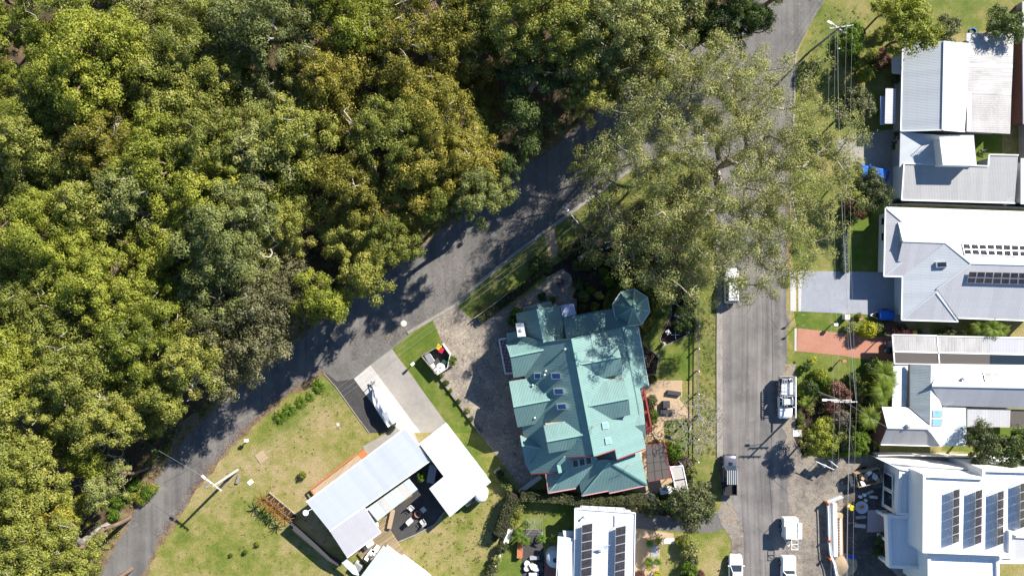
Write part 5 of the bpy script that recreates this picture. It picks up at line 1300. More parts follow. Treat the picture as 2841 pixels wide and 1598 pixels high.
# black boards with white round badge and lines of lettering too small to read
b1 = sign('signboard', (0.1, -2.45, 1.75), (1.4, 0.7, 0.05)); b2 = sign('signboard', (0.93, -1.6, 1.3), (0.05, 1.7, 0.55))
child('badge', MB().lathe((-0.35, -2.45, 1.776), [(0.22, 0), (0.22, 0.006)], 16).mesh('badge', 'white_paint'), b1)
for k in range(2): child('lettering', MB().box((0.42, -2.35 - 0.2*k, 1.78), (0.5, 0.09, 0.008)).mesh('lettering', 'white_paint'), b1)
mb = MB(); mb.tube([(0.96, -1.1, 1.3), (0.968, -1.1, 1.3)], 0.17, 14); child('badge', mb.mesh('badge', 'white_paint'), b2)
child('lettering', MB().box((0.96, -1.75, 1.3), (0.012, 0.7, 0.14)).mesh('lettering', 'white_paint'), b2)
mb = MB()
for y in (-2.6, -1.4, -0.3, 0.75): mb.beam((-0.85, y, 2.05), (0.85, y, 2.05), 0.06, 0.06)
for s_ in (-1, 1):
    for y in (-2.6, -0.3): mb.beam((s_*0.85, y, 1.0), (s_*0.85, y, 2.05), 0.05, 0.05)
    mb.beam((s_*0.85, -2.7, 2.05), (s_*0.85, 0.8, 2.05), 0.05, 0.05)
child('ladder_rack', mb.mesh('ladder_rack', 'alu'), t)
mb = MB()
for s_ in (0.30, 0.66): mb.beam((s_, -2.6, 2.14), (s_, 1.0, 2.14), 0.06, 0.09)
for k in range(11): mb.beam((0.30, -2.4 + k*0.32, 2.14), (0.66, -2.4 + k*0.32, 2.14), 0.05, 0.05)
child('ladder', mb.mesh('ladder', 'alu'), t)
child('roof_pipe', MB().tube([(-0.8, -2.9, 2.2), (-0.8, 2.5, 2.2)], 0.1, 12).mesh('roof_pipe', 'fascia_white'), t)
# towing ute and its trailer
t = car('ute', 'white ute hitched to the caged white trailer', (2180, 1590), R(180), 'paint_white', 5.2, 1.9, *DCAB, wheels=(-0.30, 0.31))
child('tray_lid', MB().box((0, -1.75, 1.2), (1.7, 1.75, 0.14)).mesh('tray_lid', 'paint_white'), t); child('tray', MB().box((0, -1.75, 0.8), (1.8, 1.8, 0.7)).mesh('tray', 'paint_white'), t)
t = thing('box_trailer', 'white tandem work trailer with roof rack and ladder frame', 'trailer', P(J(1110, 800)), 0.0)
child('body', MB().box((0, 0, 0.95), (1.9, 2.6, 1.0)).mesh('body', 'paint_white'), t)
child('roof_sheet', MB().box((0.05, -0.05, 2.15), (2.1, 2.1, 0.06)).mesh('roof_sheet', 'paint_white'), t)
mb = MB()
for x in (-0.9, 0.9):
    for y in (-1.1, 1.0): mb.beam((x, y, 1.4), (x, y, 2.1), 0.06, 0.06)
child('cage_post', mb.mesh('cage_post', 'alu'), t)
mb = MB()
for x in (-0.28, 0.55): mb.beam((x, 1.0, 2.21), (x, -2.5, 2.21), 0.07, 0.06)
for y in (1.0, 0.3, -0.4, -1.1, -1.75, -2.45): mb.beam((-0.28, y, 2.21), (0.55, y, 2.21), 0.06, 0.05)
mb.beam((-0.28, -1.8, 2.2), (0.55, -2.45, 2.2), 0.04, 0.04); child('ladder_frame', mb.mesh('ladder_frame', 'white_paint'), t)
mb = MB(); mb.beam((-0.7, -1.3, 0.5), (0, -2.7, 0.5), 0.08, 0.08).beam((0.7, -1.3, 0.5), (0, -2.7, 0.5), 0.08, 0.08); child('drawbar', mb.mesh('drawbar', 'white_paint'), t)
child('timber_load', MB().box((0.1, -1.5, 1.2), (1.5, 0.3, 0.25)).mesh('timber_load', 'timber_raw'), t)
for s_ in (-1, 1):
    for y in (-0.45, 0.4): wheel_part(t, s_*0.98, y, 0.33, 0.18)
# small trailer under a blue tarp
t = thing('box_trailer', 'small box trailer under a blue tarp on the blue driveway', 'trailer', P(E(495, 968)), 0.0)
mb = MB(); loft(mb, [[(x, y*k, z) for x, y in ((-0.9, -0.68), (0.9, -0.68), (0.9, 0.68), (-0.9, 0.68))] for k, z in ((1, 0.45), (1, 0.9), (0.96, 1.0), (0.5, 1.12))]); child('tarp', mb.mesh('tarp', 'tarp_blue'), t)
mb = MB(); mb.beam((-0.9, -0.5, 0.45), (-1.9, 0, 0.45), 0.08, 0.08).beam((-0.9, 0.5, 0.45), (-1.9, 0, 0.45), 0.08, 0.08); child('drawbar', mb.mesh('drawbar', 'white_paint'), t)
child('spare_wheel', MB().lathe((-1.2, 0.0, 0.5), [(0.30, 0), (0.30, 0.16), (0.16, 0.18)], 18).mesh('spare_wheel', 'tyre'), t)
for s_ in (-1, 1):
    o = bpy.data.objects.new('wheel', None); COL.objects.link(o); o.parent = t; o.location = (0.1, s_*0.75, 0.3); o.rotation_euler = (0, 0, R(90))
    child('tyre', MB().tube([(-0.08, 0, 0), (0.08, 0, 0)], 0.3, 16).mesh('tyre', 'tyre'), o); child('rim', MB().tube([(-0.09, 0, 0), (0.09, 0, 0)], 0.16, 12).mesh('rim', 'alu'), o)
# boat under a white cover on its trailer
a, b = P(L(545, 945), 1.3), P(L(800, 1330), 1.3); bl = (b - a).length
t = thing('boat', 'boat under a wrinkled white cover on a trailer', 'boat', ((a.x+b.x)/2, (a.y+b.y)/2, 0), math.atan2(a.y-b.y, a.x-b.x) - math.pi/2)
mb = MB(); secs = []
rs = np.random.default_rng(3)
for k in range(13):
    u = k / 12; y = -bl/2 + bl*u; wd = 1.24 * max(0.0, 1 - max(0, (u - 0.42) / 0.58) ** 2.2) ** 0.8 + 0.03; top = 1.5 + 0.55 * math.exp(-((u - 0.38) / 0.2) ** 2) + 0.1 * u
    r_ = lambda s=0.05: rs.normal() * s
    secs.append([(-wd*.5, y, 0.75), (-wd*.96, y, 1.05), (-wd, y, 1.30 + r_(.02)), (-wd*.72, y, 1.30 + (top-1.3)*.45 + r_()), (-wd*.33, y, 1.30 + (top-1.3)*.85 + r_()), (0, y, top + r_(.03)), (wd*.33, y, 1.30 + (top-1.3)*.85 + r_()), (wd*.72, y, 1.30 + (top-1.3)*.45 + r_()), (wd, y, 1.30 + r_(.02)), (wd*.96, y, 1.05), (wd*.5, y, 0.75)])
loft(mb, secs, 0, False); child('cover', mb.mesh('cover', 'cover_white'), t)
mb = MB(); loft(mb, [[(q[0]*.9, q[1], z) for q in (s_[0], s_[1], s_[-2], s_[-1]) for z in (q[2]-0.3,)] for s_ in secs]); child('hull', mb.mesh('hull', 'paint_white'), t)
mb = MB(); loft(mb, [[(0.25*k*math.cos(q*math.pi/4)+0.15, -bl/2 - 0.28 + 0.34*k*math.sin(q*math.pi/4), z) for q in range(8)] for k, z in ((.7, .7), (1, 1.0), (1, 1.45), (.75, 1.6))]); child('outboard_motor', mb.mesh('outboard_motor', 'cover_white'), t)
mb = MB()
for s_ in (-1, 1): mb.beam((s_*0.75, -bl/2 + .3, 0.5), (s_*0.75, bl/2 - 1.6, 0.5), 0.08, 0.1).beam((s_*0.75, bl/2 - 1.6, 0.5), (0, bl/2 + 0.9, 0.5), 0.08, 0.1)
mb.beam((0, bl/2 + .5, .5), (0, bl/2 + .5, 1.3), 0.08, 0.1).box((0.35, bl/2 + .55, 0.35), (0.25, 0.25, 0.4)); child('trailer_frame', mb.mesh('trailer_frame', 'metal_grey'), t)
for s_ in (-1, 1): wheel_part(t, s_*0.95, -0.9, 0.32, 0.2)
# rubbish trailer on the building site
t = thing('rubbish_trailer', 'cage trailer heaped with building offcuts and cartons', 'trailer', P(G(790, 310)), R(14))
mb = MB(); mb.box((0, 0, 0.55), (3.1, 1.75, 0.1))
for s_ in (-1, 1): mb.box((0, s_*0.9, 0.95), (3.2, 0.07, 0.9)).box((s_*1.58, 0, 0.95), (0.07, 1.75, 0.9))
child('tray', mb.mesh('tray', 'timber_tan'), t)
mb = MB(); mb.beam((-1.6, -0.7, .5), (-3.4, -0.1, .5), .08, .08).beam((-1.6, .7, .5), (-3.4, -.1, .5), .08, .08).box((-2.1, 0, 0.8), (0.8, 1.3, 0.6)); child('drawbar', mb.mesh('drawbar', 'metal_dark'), t)
for s_ in (-1, 1):
    o = bpy.data.objects.new('wheel', None); COL.objects.link(o); o.parent = t; o.location = (0.1, s_*1.05, 0.33); o.rotation_euler = (0, 0, R(90)); child('tyre', MB().tube([(-0.09, 0, 0), (0.09, 0, 0)], 0.33, 16).mesh('tyre', 'tyre'), o)
tw = P(G(790, 310)); ca, sa = math.cos(R(14)), math.sin(R(14))
def tl(x, y, z): return (tw.x + x*ca - y*sa, tw.y + x*sa + y*ca, z)
for i in range(16):
    x, y = random.uniform(-1.3, 1.3), random.uniform(-0.65, 0.65); m = random.choice(['cardboard', 'white_paint', 'stone_pale', 'timber_raw', 'metal_dark', 'white_paint'])
    kind = {'cardboard': ('carton', 'brown cardboard carton'), 'white_paint': ('plaster_sheet', 'white plaster offcut'), 'stone_pale': ('plaster_sheet', 'grey board offcut'), 'timber_raw': ('timber_offcut', 'raw timber offcut'), 'metal_dark': ('rubbish_bag', 'black rubbish bag')}[m]
    sz = {'carton': (0.55, 0.45, 0.4), 'plaster_sheet': (0.8, 0.5, 0.06), 'timber_offcut': (1.2, 0.12, 0.09), 'rubbish_bag': (0.55, 0.45, 0.35)}[kind[0]]
    tag(MB().box(tl(x, y, 0.78 + sz[2]/2 + 0.04*i), sz, random.uniform(0, 3.1), 0, random.uniform(-.15, .15), random.uniform(-.15, .15)).build(kind[0], m), kind[1] + ' heaped in the cage trailer', kind[0].replace('_', ' '), 'rubbish in the cage trailer')

# ------------------------------------------------------------------ poles and wires
def pole(label, base, h, arms, lamp=None, r=0.15, m='timber_grey'):
    """arms: (height, half length, angle); lamp: (height, reach, angle)"""
    t = thing('power_pole', label, 'power pole', P(base))
    c = P(base); MB().tube([c, c + Vector((0, 0, h))], [r, r * 0.75], 10).build('pole', m, t)
    for z, hl, an in arms:
        d = Vector((math.cos(an), math.sin(an), 0)) * hl; q = c + Vector((0, 0, z))
        arm = MB().beam(q - d, q + d, 0.13, 0.13).build('crossarm', 'concrete_post', t)
        for k in (-0.92, -0.45, 0.45, 0.92): MB().lathe(q + d * k + Vector((0, 0, 0.065)), [(0.06, 0), (0.075, 0.08), (0.04, 0.16)], 8).build('insulator', 'white_paint', arm)
    if lamp:
        z, rc, an = lamp; d = Vector((math.cos(an), math.sin(an), 0)); q = c + Vector((0, 0, z))
        la = MB().tube([q, q + d * rc * .5 + Vector((0, 0, .25)), q + d * rc + Vector((0, 0, .3))], 0.04, 6).build('lamp_arm', 'alu', t)
        MB().box(q + d * (rc + 0.25) + Vector((0, 0, .28)), (0.6, 0.26, 0.12), an).build('lamp_head', 'white_paint', la)
    return c
pA = pole('power pole with two crossarms and a street lamp in the fern garden', (2261, 1086), 8.5, ((8.3, 1.45, 0.0), (7.2, 1.3, 0.03)), (6.6, 1.6, math.pi))
pB = pole('leaning white power pole with lamp standing on the dry lawn', (658, 1304), 7.2, ((7.0, 1.1, R(-38)),), (6.9, 1.4, R(140)), 0.2, 'concrete_post')
pC = pole('power pole on the grass strip beside the entry path', (1582, 622), 7.0, ((6.8, 0.85, R(-50)),), (6.5, 1.3, R(128)))
pD = pole('power pole with a bundle of wires on the north verge', (2245, 145), 9.0, ((8.8, 1.5, R(8)), (8.3, 1.0, R(-35))), (8.2, 1.1, R(150)))
def wire(a, b, sag, label, r=0.011, n=14):
    a, b = Vector(a), Vector(b); pts = [a.lerp(b, k / n) - Vector((0, 0, sag * 4 * (k/n) * (1 - k/n))) for k in range(n + 1)]
    return tag(MB().tube(pts, r, 4).build('overhead_wire', 'wire'), label, 'wire', 'overhead wires')
V3 = lambda x, y, z: Vector((x, y, z))
pE = P((2262, 2150)); pG = P((2560, -330)); pH = P((120, 1000))
for k in (-1.35, -0.65, 0.65, 1.35):
    wire(pD + V3(k, 0, 8.95), pA + V3(k, 0, 8.45), 1.0, 'overhead wire strung down the street between the two eastern poles')
    wire(pA + V3(k, 0, 8.45), pE + V3(k, 0, 8.5), 1.0, 'overhead wire running on from the fern garden pole past the building site')
wire(pD + V3(.2, 0, 7.6), pA + V3(1.8, .1, 7.3), 1.1, 'low cable strung down the street between the two eastern poles', 0.022); wire(pA + V3(1.2, 0, 7.3), pE + V3(1.2, 0, 7.3), 1.1, 'low cable running past the building site', 0.022)
for k in (-.6, 0, .6):
    d = V3(k * .64, -k * .77, 0)
    wire(pC + d + V3(0, 0, 6.9), pB + d + V3(0, 0, 7.1), 1.1, 'overhead wire along the grass strip from the entry pole to the lawn pole')
    wire(pC + d + V3(0, 0, 6.9), pD + d + V3(0, 0, 8.4), 1.2, 'overhead wire crossing the road through the huge eucalypt')
    wire(pD + d + V3(0, 0, 8.9), pG + d + V3(0, 0, 9), 0.8, 'overhead wire leaving the north verge pole over the grass')
wire(pB + V3(-.8, .7, 7), pH + V3(0, 0, 8), 0.8, 'single wire from the lawn pole into the bush')
wire(pA + V3(.3, 0, 7.2), SN.at(F(475,1145), .3), 0.3, 'service wire from the fern garden pole to the weathered grey roof'); wire(pA + V3(.3, 0, 7.2), P(G(690,100), 3), 0.3, 'service wire from the fern garden pole to the building site')

# ------------------------------------------------------------------ small things in the yards
def boxthing(name, label, cat, p, size, m, rz=0.0, z=0.0, group=None, lidm=None):
    c = P(p, z); t = thing(name, label, cat, c, rz, group)
    child('body', MB().box((0, 0, size[2]/2), size).mesh('body', m), t)
    if lidm: child('lid', MB().box((0, 0, size[2] + 0.03), (size[0] + .06, size[1] + .06, 0.06)).mesh('lid', lidm), t)
    return t
def bin_(label, p, lid, rz=0.0):
    t = thing('wheelie_bin', label, 'bin', P(p), rz)
    mb = MB(); loft(mb, [[(x*k, y*k, z) for x, y in ((-.29, -.3), (.29, -.3), (.29, .34), (-.29, .34))] for k, z in ((.78, .08), (1, 1.0))], 0, False); child('body', mb.mesh('body', 'bin_green'), t)
    mb = MB(); loft(mb, [[(x*k, y*k, z) for x, y in ((-.31, -.34), (.31, -.34), (.31, .37), (-.31, .37))] for k, z in ((1, 1.0), (1, 1.05), (.86, 1.1))], 0, False); child('lid', mb.mesh('lid', lid), t)
    child('handle', MB().beam((-.25, .42, 1.0), (.25, .42, 1.0), .04, .04).mesh('handle', 'bin_green'), t)
    for s_ in (-1, 1): child('wheel', MB().tube([(s_*.24, .3, .1), (s_*.3, .3, .1)], 0.1, 10).mesh('wheel', 'tyre'), t)
bin_('red lidded bin inside the white walled utility yard', L(1312, 524), 'bin_red', R(-30)); bin_('yellow lidded bin inside the white walled utility yard', L(1285, 490), 'bin_yellow', R(-30))
bin_('yellow lidded bin by the grey wall near the blue car', D(632, 236), 'bin_yellow'); bin_('red lidded bin by the grey wall near the blue car', D(636, 190), 'bin_red')
bin_('yellow lidded bin against the stained carport', E(840, 1195), 'bin_yellow'); bin_('red lidded bin against the stained carport', E(785, 1200), 'bin_red')
# utility yard wall and contents
t = thing('yard_wall', 'low white wall round the utility yard beside the paved driveway', 'wall', P(L(1390, 600)))
for a, b, m_ in (((1322,455), (1408,575), 'stone_pale'), ((1408,575), (1378,722), 'stone_pale'), ((1378,722), (1265,798), 'stone_pale'), ((1265,798), (1090,590), 'timber_grey'), ((1090,590), (1322,455), 'timber_grey')): bar(t, P(L(*a), 0.6), P(L(*b), 0.6), m_, 0.11, 1.2, 'wall_panel')
sheet('utility_yard_floor', FR(L, (1322,455), (1408,575), (1378,722), (1265,798), (1090,590)), 0.03, 'gravel_dark')
for q, r_, lb in (((1302,718), .62, 'larger'), ((1262,752), .42, 'smaller')):
    t = thing('gas_cylinder', lb + ' round white cylinder in the utility yard corner', 'cylinder', P(L(*q))); MB().lathe(P(L(*q)), [(r_*.95, 0), (r_, .2), (r_, .9), (r_*.8, 1.05), (r_*.25, 1.12)], 20).build('shell', 'white_paint', t); MB().lathe(P(L(*q), 1.12), [(.1, 0), (.1, .14)], 10).build('valve', 'alu', t)
boxthing('air_conditioner', 'white machinery box against the utility yard wall', 'machine', L(1180,610), (0.7, 1.4, 0.9), 'stone_pale', R(32), lidm='metal_grey'); boxthing('garden_box', 'dark green box in the utility yard', 'box', L(1338,668), (0.7, 0.8, 0.9), 'bin_green', R(-30)); boxthing('garden_box', 'small white crate in the utility yard', 'crate', L(1215,705), (0.45, 0.7, 0.6), 'white_paint', R(30))
# letterboxes, pits, slabs
def letterbox(label, p, m='white_paint', rz=0.0, h=1.0):
    t = thing('letterbox', label, 'letterbox', P(p), rz); child('post', MB().box((0, 0, h/2), (.1, .1, h)).mesh('post', 'timber_grey'), t); child('box', MB().box((0, 0, h + .14), (.45, .3, .28)).mesh('box', m), t); child('roof', MB().box((0, 0, h + .30), (.5, .36, .04)).mesh('roof', m), t)
letterbox('white letterbox on the dry lawn by the road bend', M(985,492)); letterbox('white letterbox beside the grey driveway', L(1000,672), rz=R(40)); letterbox('white letterbox between the two right hand driveways', S(610,910)); letterbox('letterbox post at the gravel driveway mouth', K(2385,640), 'alu', R(45)); letterbox('small white letterbox on the street lawn by the power pole', O(2030,470)); letterbox('terracotta topped letterbox by the red driveway', I(1765,85), 'paving_terracotta')
boxthing('pit_lid', 'white pit lid on the dry lawn near the leaning pole', 'lid', M(990,795), (.7, .55, .06), 'white_paint', R(40)); boxthing('stone_slab', 'flat brown stone slab set in the dry lawn', 'slab', M(1065,620), (1.2, 1.3, .07), 'timber_tan', R(35)); boxthing('log', 'short weathered log lying by the leaning pole', 'log', M(908,772), (.4, 1.2, .25), 'timber_grey', R(-20)); boxthing('pit_lid', 'white square lid by the ferns and street kerb', 'lid', I(1228,1000), (1.15, .9, .08), 'white_paint'); boxthing('pit_lid', 'small pale lid on the side lawn by the driveway', 'lid', HF(400,225), (.35, .4, .05), 'stone_pale', .4)
o = MB().lathe(P(L(884,232)), [(.42, 0), (.42, .03), (.36, .032)], 24).build('manhole', 'stone_pale'); tag(o, 'round concrete manhole cover in the leaf strewn road', 'manhole'); o = MB().lathe(P(M(690,815)), [(.4, 0), (.4, .05)], 20).build('manhole', 'timber_grey'); tag(o, 'round pit cover on the lawn edge near the leaning pole', 'manhole')
# fire pit and chairs in the dark courtyard
t = thing('fire_pit', 'rusty round fire pit in the middle of the dark courtyard', 'fire pit', P(HF(1048,942))); MB().lathe(P(HF(1048,942)), [(.35, 0), (.5, .35), (.44, .36), (.3, .2)], 18).build('bowl', 'wall_brick', t); MB().lathe(P(HF(1048,942), .2), [(.3, 0), (.1, .08)], 14).build('ash', 'gravel_dark', t)
def chair(label, p, rz, m='white_paint', group=None, lounge=False):
    t = thing('garden_chair' if not lounge else 'deck_lounger', label, 'chair', P(p, .0 if not lounge else .35), rz, group); ln = 1.2 if lounge else .55
    child('seat', MB().box((0, 0, .42), (.6, ln, .07)).mesh('seat', m), t); child('backrest', MB().box((0, -ln/2 - .12, .72), (.6, .08, .6), 0, 0, .35).mesh('backrest', m), t)
    for sx in (-.27, .27):
        for sy in (-ln/2 + .05, ln/2 - .05): child('leg', MB().box((sx, sy, .2), (.05, .05, .4)).mesh('leg', 'metal_grey'), t)
        child('armrest', MB().box((sx*1.1, 0, .62), (.07, .5, .04)).mesh('armrest', m), t)
for q in ((1000,893), (1090,905), (990,990), (1088,997)): chair('pale garden chair facing the rusty fire pit', HF(*q), math.atan2(-(942-q[1]), 1048-q[0]) - math.pi/2, 'stone_pale', 'chairs round the fire pit')
chair('pale lounger on the rear timber deck', HF(668,1255), R(-35), 'white_paint', 'loungers on the deck', True); chair('pale lounger on the rear timber deck', HF(712,1222), R(-35), 'white_paint', 'loungers on the deck', True)
boxthing('side_table', 'white side table on the rear timber deck', 'table', HF(662,1185), (.9, .5, .5), 'white_paint', R(35), .35); boxthing('deck_box', 'dark box on the rear timber deck', 'box', HF(630,1215), (.55, .5, .4), 'metal_dark', R(35), .35); boxthing('barbecue', 'covered grey barbecue at the end of the deck', 'barbecue', HF(570,1355), (1.2, .8, 1.0), 'wall_grey', R(-35), lidm='metal_grey'); boxthing('garden_bench', 'long timber bench on the edge of the rear deck', 'bench', HF(832,985), (.55, 2.4, .45), 'timber_tan', R(-12), .35)
# pots and furniture on the small patio
for i, (q, m, r_, lb) in enumerate((((490,1125), 'stone_pale', .42, 'pale'), ((486,1180), 'stone_pale', .40, 'pale'), ((646,1135), 'metal_dark', .36, 'dark'), ((648,1192), 'metal_dark', .36, 'dark'))):
    o = MB().lathe(P(K(*q)), [(r_*.7, 0), (r_, .4), (r_*.9, .5), (r_*.75, .48)], 16).build('garden_pot', m); tag(o, lb + ' round pot on the small gravel patio', 'pot', lb + ' pots on the gravel patio')
t = thing('round_table', 'round slatted white table on the small gravel patio', 'table', P(K(570,1155)))
for k in range(7): x = -.48 + k*.16; l_ = math.sqrt(max(.05, .6**2 - x*x)); MB().box(P(K(570,1155)) + V3(x, 0, .72), (.11, 2*l_, .04), .5).build('slat', 'white_paint', t)
MB().tube([P(K(570,1155)), P(K(570,1155)) + V3(0, 0, .7)], .06, 8).build('pedestal', 'metal_grey', t)
for q, lb in (((565,1245), 'pale bench seat on the gravel patio by the round table'), ((575,1065), 'grey bench seat in the shade on the gravel patio')):
    t = boxthing('garden_bench', lb, 'bench', K(*q), (1.25, .4, .42), 'white_paint' if q[1] > 1200 else 'wall_grey', 0.05)
# rotary clothes hoist
t = thing('clothes_hoist', 'square rotary clothes hoist on the small green lawn', 'clothes hoist', P(K(570,665))); c = P(K(570,665))
MB().tube([c, c + V3(0, 0, 2.1)], .04, 8).build('mast', 'alu', t)
for k in range(4): d = V3(math.cos(.8 + k*1.571), math.sin(.8 + k*1.571), 0); bar(t, c + V3(0, 0, 2.0), c + d * 1.5 + V3(0, 0, 2.15), 'alu', .035, .035, 'arm')
for r_ in (.5, .8, 1.1, 1.45):
    for k in range(4): a0, a1 = .8 + k*1.571, .8 + (k+1)*1.571; bar(t, c + V3(r_*math.cos(a0), r_*math.sin(a0), 2.1), c + V3(r_*math.cos(a1), r_*math.sin(a1), 2.1), 'wire', .018, .018, 'line')
# site fence, ladder stack and odds and ends of the building site
t = thing('site_barrier', 'pale mesh barrier fence along the building site front', 'barrier', P(G(395, 900)))
pts = FR(G, (545,545), (390,610), (398,760), (402,900), (405,1050), (420,1200), (460,1300), (500,1500))
for a, b in zip(pts, pts[1:]):
    bar(t, P(a, .5), P(b, .5), 'roof_skin', .10, 1.0, 'mesh_panel'); bar(t, P(a, 1.05), P(b, 1.05), 'white_paint', .14, .05, 'top_rail')
for q in ((352,603), (370,1010), (372,1212)): MB().lathe(P(G(*q)), [(.14, 0), (.14, 1.1), (.2, 1.15), (.05, 1.25)], 10).build('barrier_cap', 'orange', t)
t = thing('ladder', 'white extension ladder lying on stacked boards in the building site', 'ladder', P(G(500, 960)))
for x in (455, 530): bar(t, P(G(x,740), .7), P(G(x+5,1190), .7), 'white_paint', .09, .12, 'stile')
for k in range(14): y = 760 + k*31; bar(t, P(G(457,y), .7), P(G(533,y), .7), 'alu', .07, .05, 'rung')
boxthing('board_stack', 'stack of pale boards under the white ladder', 'boards', G(490,960), (1.1, 5.4, .5), 'timber_raw', R(1))
boxthing('plasterboard', 'tall white panel beside the ladder stack', 'panel', G(440,900), (.5, 7.0, .9), 'white_paint', R(1)); boxthing('carton', 'brown carton at the head of the ladder stack', 'carton', G(480,745), (1.1, .5, .8), 'timber_raw')
t = thing('bollard', 'yellow topped drum in the building site', 'drum', P(G(620,655))); MB().lathe(P(G(620,655)), [(.36, 0), (.36, .9), (.38, .95), (.3, 1.0)], 16).build('shell', 'bin_yellow', t); MB().box(P(G(620,655), 1.0), (.28, .28, .04)).build('label_plate', 'white_paint', t)
t = thing('spa_shell', 'pale blue white round tub on the site ground by the drum', 'tub', P(G(758,665))); MB().lathe(P(G(758,665)), [(.8, 0), (.85, .3), (.8, .35), (.6, .2)], 12).build('tub', 'roof_skin', t); MB().box(P(G(770,668), .42), (.6, .3, .1), .3).build('lid', 'orange', t)
boxthing('tile_pallet', 'square pallet of pink grey sheeting by the new white house', 'sheeting', G(938,820), (2.6, 2.9, .08), 'board_pink')
for i, (q, s_, m, rz, nm, lb) in enumerate((((750,775), (1.3, .4, .25), 'metal_grey', .1, 'steel_frame', 'grey steel frame on the site ground'), ((740,870), (1.4, .45, .3), 'stone_pale', -.1, 'timber_stack', 'weathered plank stack on the site ground'), ((660,840), (1.1, .1, .1), 'timber_raw', .1, 'timber_offcut', 'loose raw plank on the site ground'), ((840,490), (.9, .35, .5), 'metal_grey', .4, 'trestle', 'tilted steel trestle behind the site tub'), ((880,545), (1.0, .35, .5), 'alu', -.1, 'trestle', 'pale steel trestle behind the site tub'), ((1040,540), (1.1, .3, .6), 'alu', .1, 'trestle', 'steel trestle near the dark window'), ((1040,600), (.7, .5, .7), 'metal_dark', .2, 'generator', 'dark generator near the dark window'))):
    boxthing(nm, lb, nm.split('_')[0], G(*q), s_, m, rz)
for q, r_ in (((740,545), .22), ((785,525), .24), ((800,585), .18)): o = MB().lathe(P(G(*q)), [(r_*.85, 0), (r_, .38), (r_*.8, .38), (r_*.7, .3)], 14).build('bucket', 'white_paint'); tag(o, 'white plastic bucket on the site ground behind the tub', 'bucket', 'buckets on the building site')
mb = MB(); rs = np.random.default_rng(9); gx = [[P(G(575 + 22*i, 1190 + 16*j)) + V3(0, 0, .15 + .22*rs.random()) for i in range(6)] for j in range(4)]
for j in range(3):
    for i in range(5): mb.face([gx[j][i], gx[j+1][i], gx[j+1][i+1], gx[j][i+1]])
tag(mb.build('tarpaulin', 'tarp_blue'), 'crumpled bright blue tarp on the site ground', 'tarp')
mb = MB(); mb.lathe(P(G(590,1310)), [(1.6, 0), (1.2, .25), (.6, .5), (.1, .6)], 14); tag(mb.build('sand_heap', 'paving_sand'), 'small heap of tan sand beside the blue tarp', 'sand heap')
t = thing('temporary_fence', 'row of site sign boards on posts near the driveway', 'signs', P(G(120, 200)))
for q, s_ in (((260,160), (.9, .7)), ((320,180), (.8, .6)), ((390,150), (1.2, .8))):
    b_ = P(G(*q)); MB().box(b_ + V3(0, 0, 1.5), (s_[0], .06, s_[1]), R(-40)).build('sign_board', 'white_paint', t); MB().tube([b_, b_ + V3(0, 0, 1.6)], .04, 6).build('sign_post', 'alu', t)
bar(t, P(G(260,160), 1.9), P(G(460,250), 1.9), 'white_paint', .08, .08, 'top_rail')
# garden ornaments, gazebo, rail fence, walls of the main garden
t = thing('gazebo', 'white metal gazebo frame with clear roof sheet beside the patio', 'gazebo', P(RR(480, 960)))
gz = FR(RR, (388,842), (525,828), (556,968), (430,990)); gz2 = FR(RR, (430,990), (556,968), (585,1105), (455,1120))
for quad in (gz, gz2):
    roofp(t, flat(2.4), quad, 'clear_sheet', .02, 'white_paint', 'roof_sheet')
    for i in range(4): bar(t, P(quad[i], 2.42), P(quad[(i+1) % 4], 2.42), 'white_paint', .12, .1, 'frame_bar'); q = P(quad[i], 2.4); MB().beam(q, V3(q.x, q.y, 0), .08, .08).build('frame_post', 'white_paint', t)
for k in range(6): 
    o = thing('slatted_lounger', 'white slatted lounger stacked beside the clear roofed gazebo', 'lounger', P(RR(335,1090)))if k == 0 else o
    MB().box(P(RR(335 + k*3, 1062 + k*13), .5), (1.6, .13, .05), R(10)).build('slat', 'white_paint', o)
for q in ((150,1135), (195,1150)): chair('dark wicker chair on the orange patio by the hedge', RR(*q), .5, 'metal_dark', 'dark chairs on the orange patio')
boxthing('garden_bench', 'dark slatted bench on the sand path under the bare tree', 'bench', RR(355,238), (1.9, .6, .45), 'metal_dark', R(-3)); boxthing('garden_table', 'dark low table on the sand path under the bare tree', 'table', RR(338,158), (.9, .9, .7), 'metal_dark'); boxthing('garden_bench', 'dark bench at the top of the sand path under the bare tree', 'bench', RR(425,35), (1.8, .5, .45), 'metal_dark', R(-8))
t = thing('rail_fence', 'low two rail timber fence along the street verge of the corner garden', 'fence', P((1932, 1000)))
fp = [(1934 - (y - 780) * 0.006, y) for y in range(780, 1300, 62)]
for a in fp: MB().beam(P(a), P(a) + V3(0, 0, 1.15), .14, .14).build('post', 'timber_grey', t); MB().lathe(P(a) + V3(0, 0, 1.15), [(.1, 0), (.11, .08), (.02, .16)], 8).build('post_cap', 'white_paint', t)
for a, b in zip(fp, fp[1:]):
    for z in (.45, 1.0): bar(t, P(a) + V3(0, 0, z), P(b) + V3(0, 0, z), 'timber_grey', .06, .14, 'rail')
strip('garden_wall', FR(N, (270,1225), (440,1105), (600,985)), .12, 0, .9, 'timber_grey', None, None, 'weathered timber fence along the grass strip by the driveway', 'fence'); strip('garden_wall', FR(N, (1215,502), (1400,370), (1590,225), (1755,90)), .12, 0, .9, 'timber_grey', None, None, 'weathered timber fence along the grass strip past the entry path', 'fence')
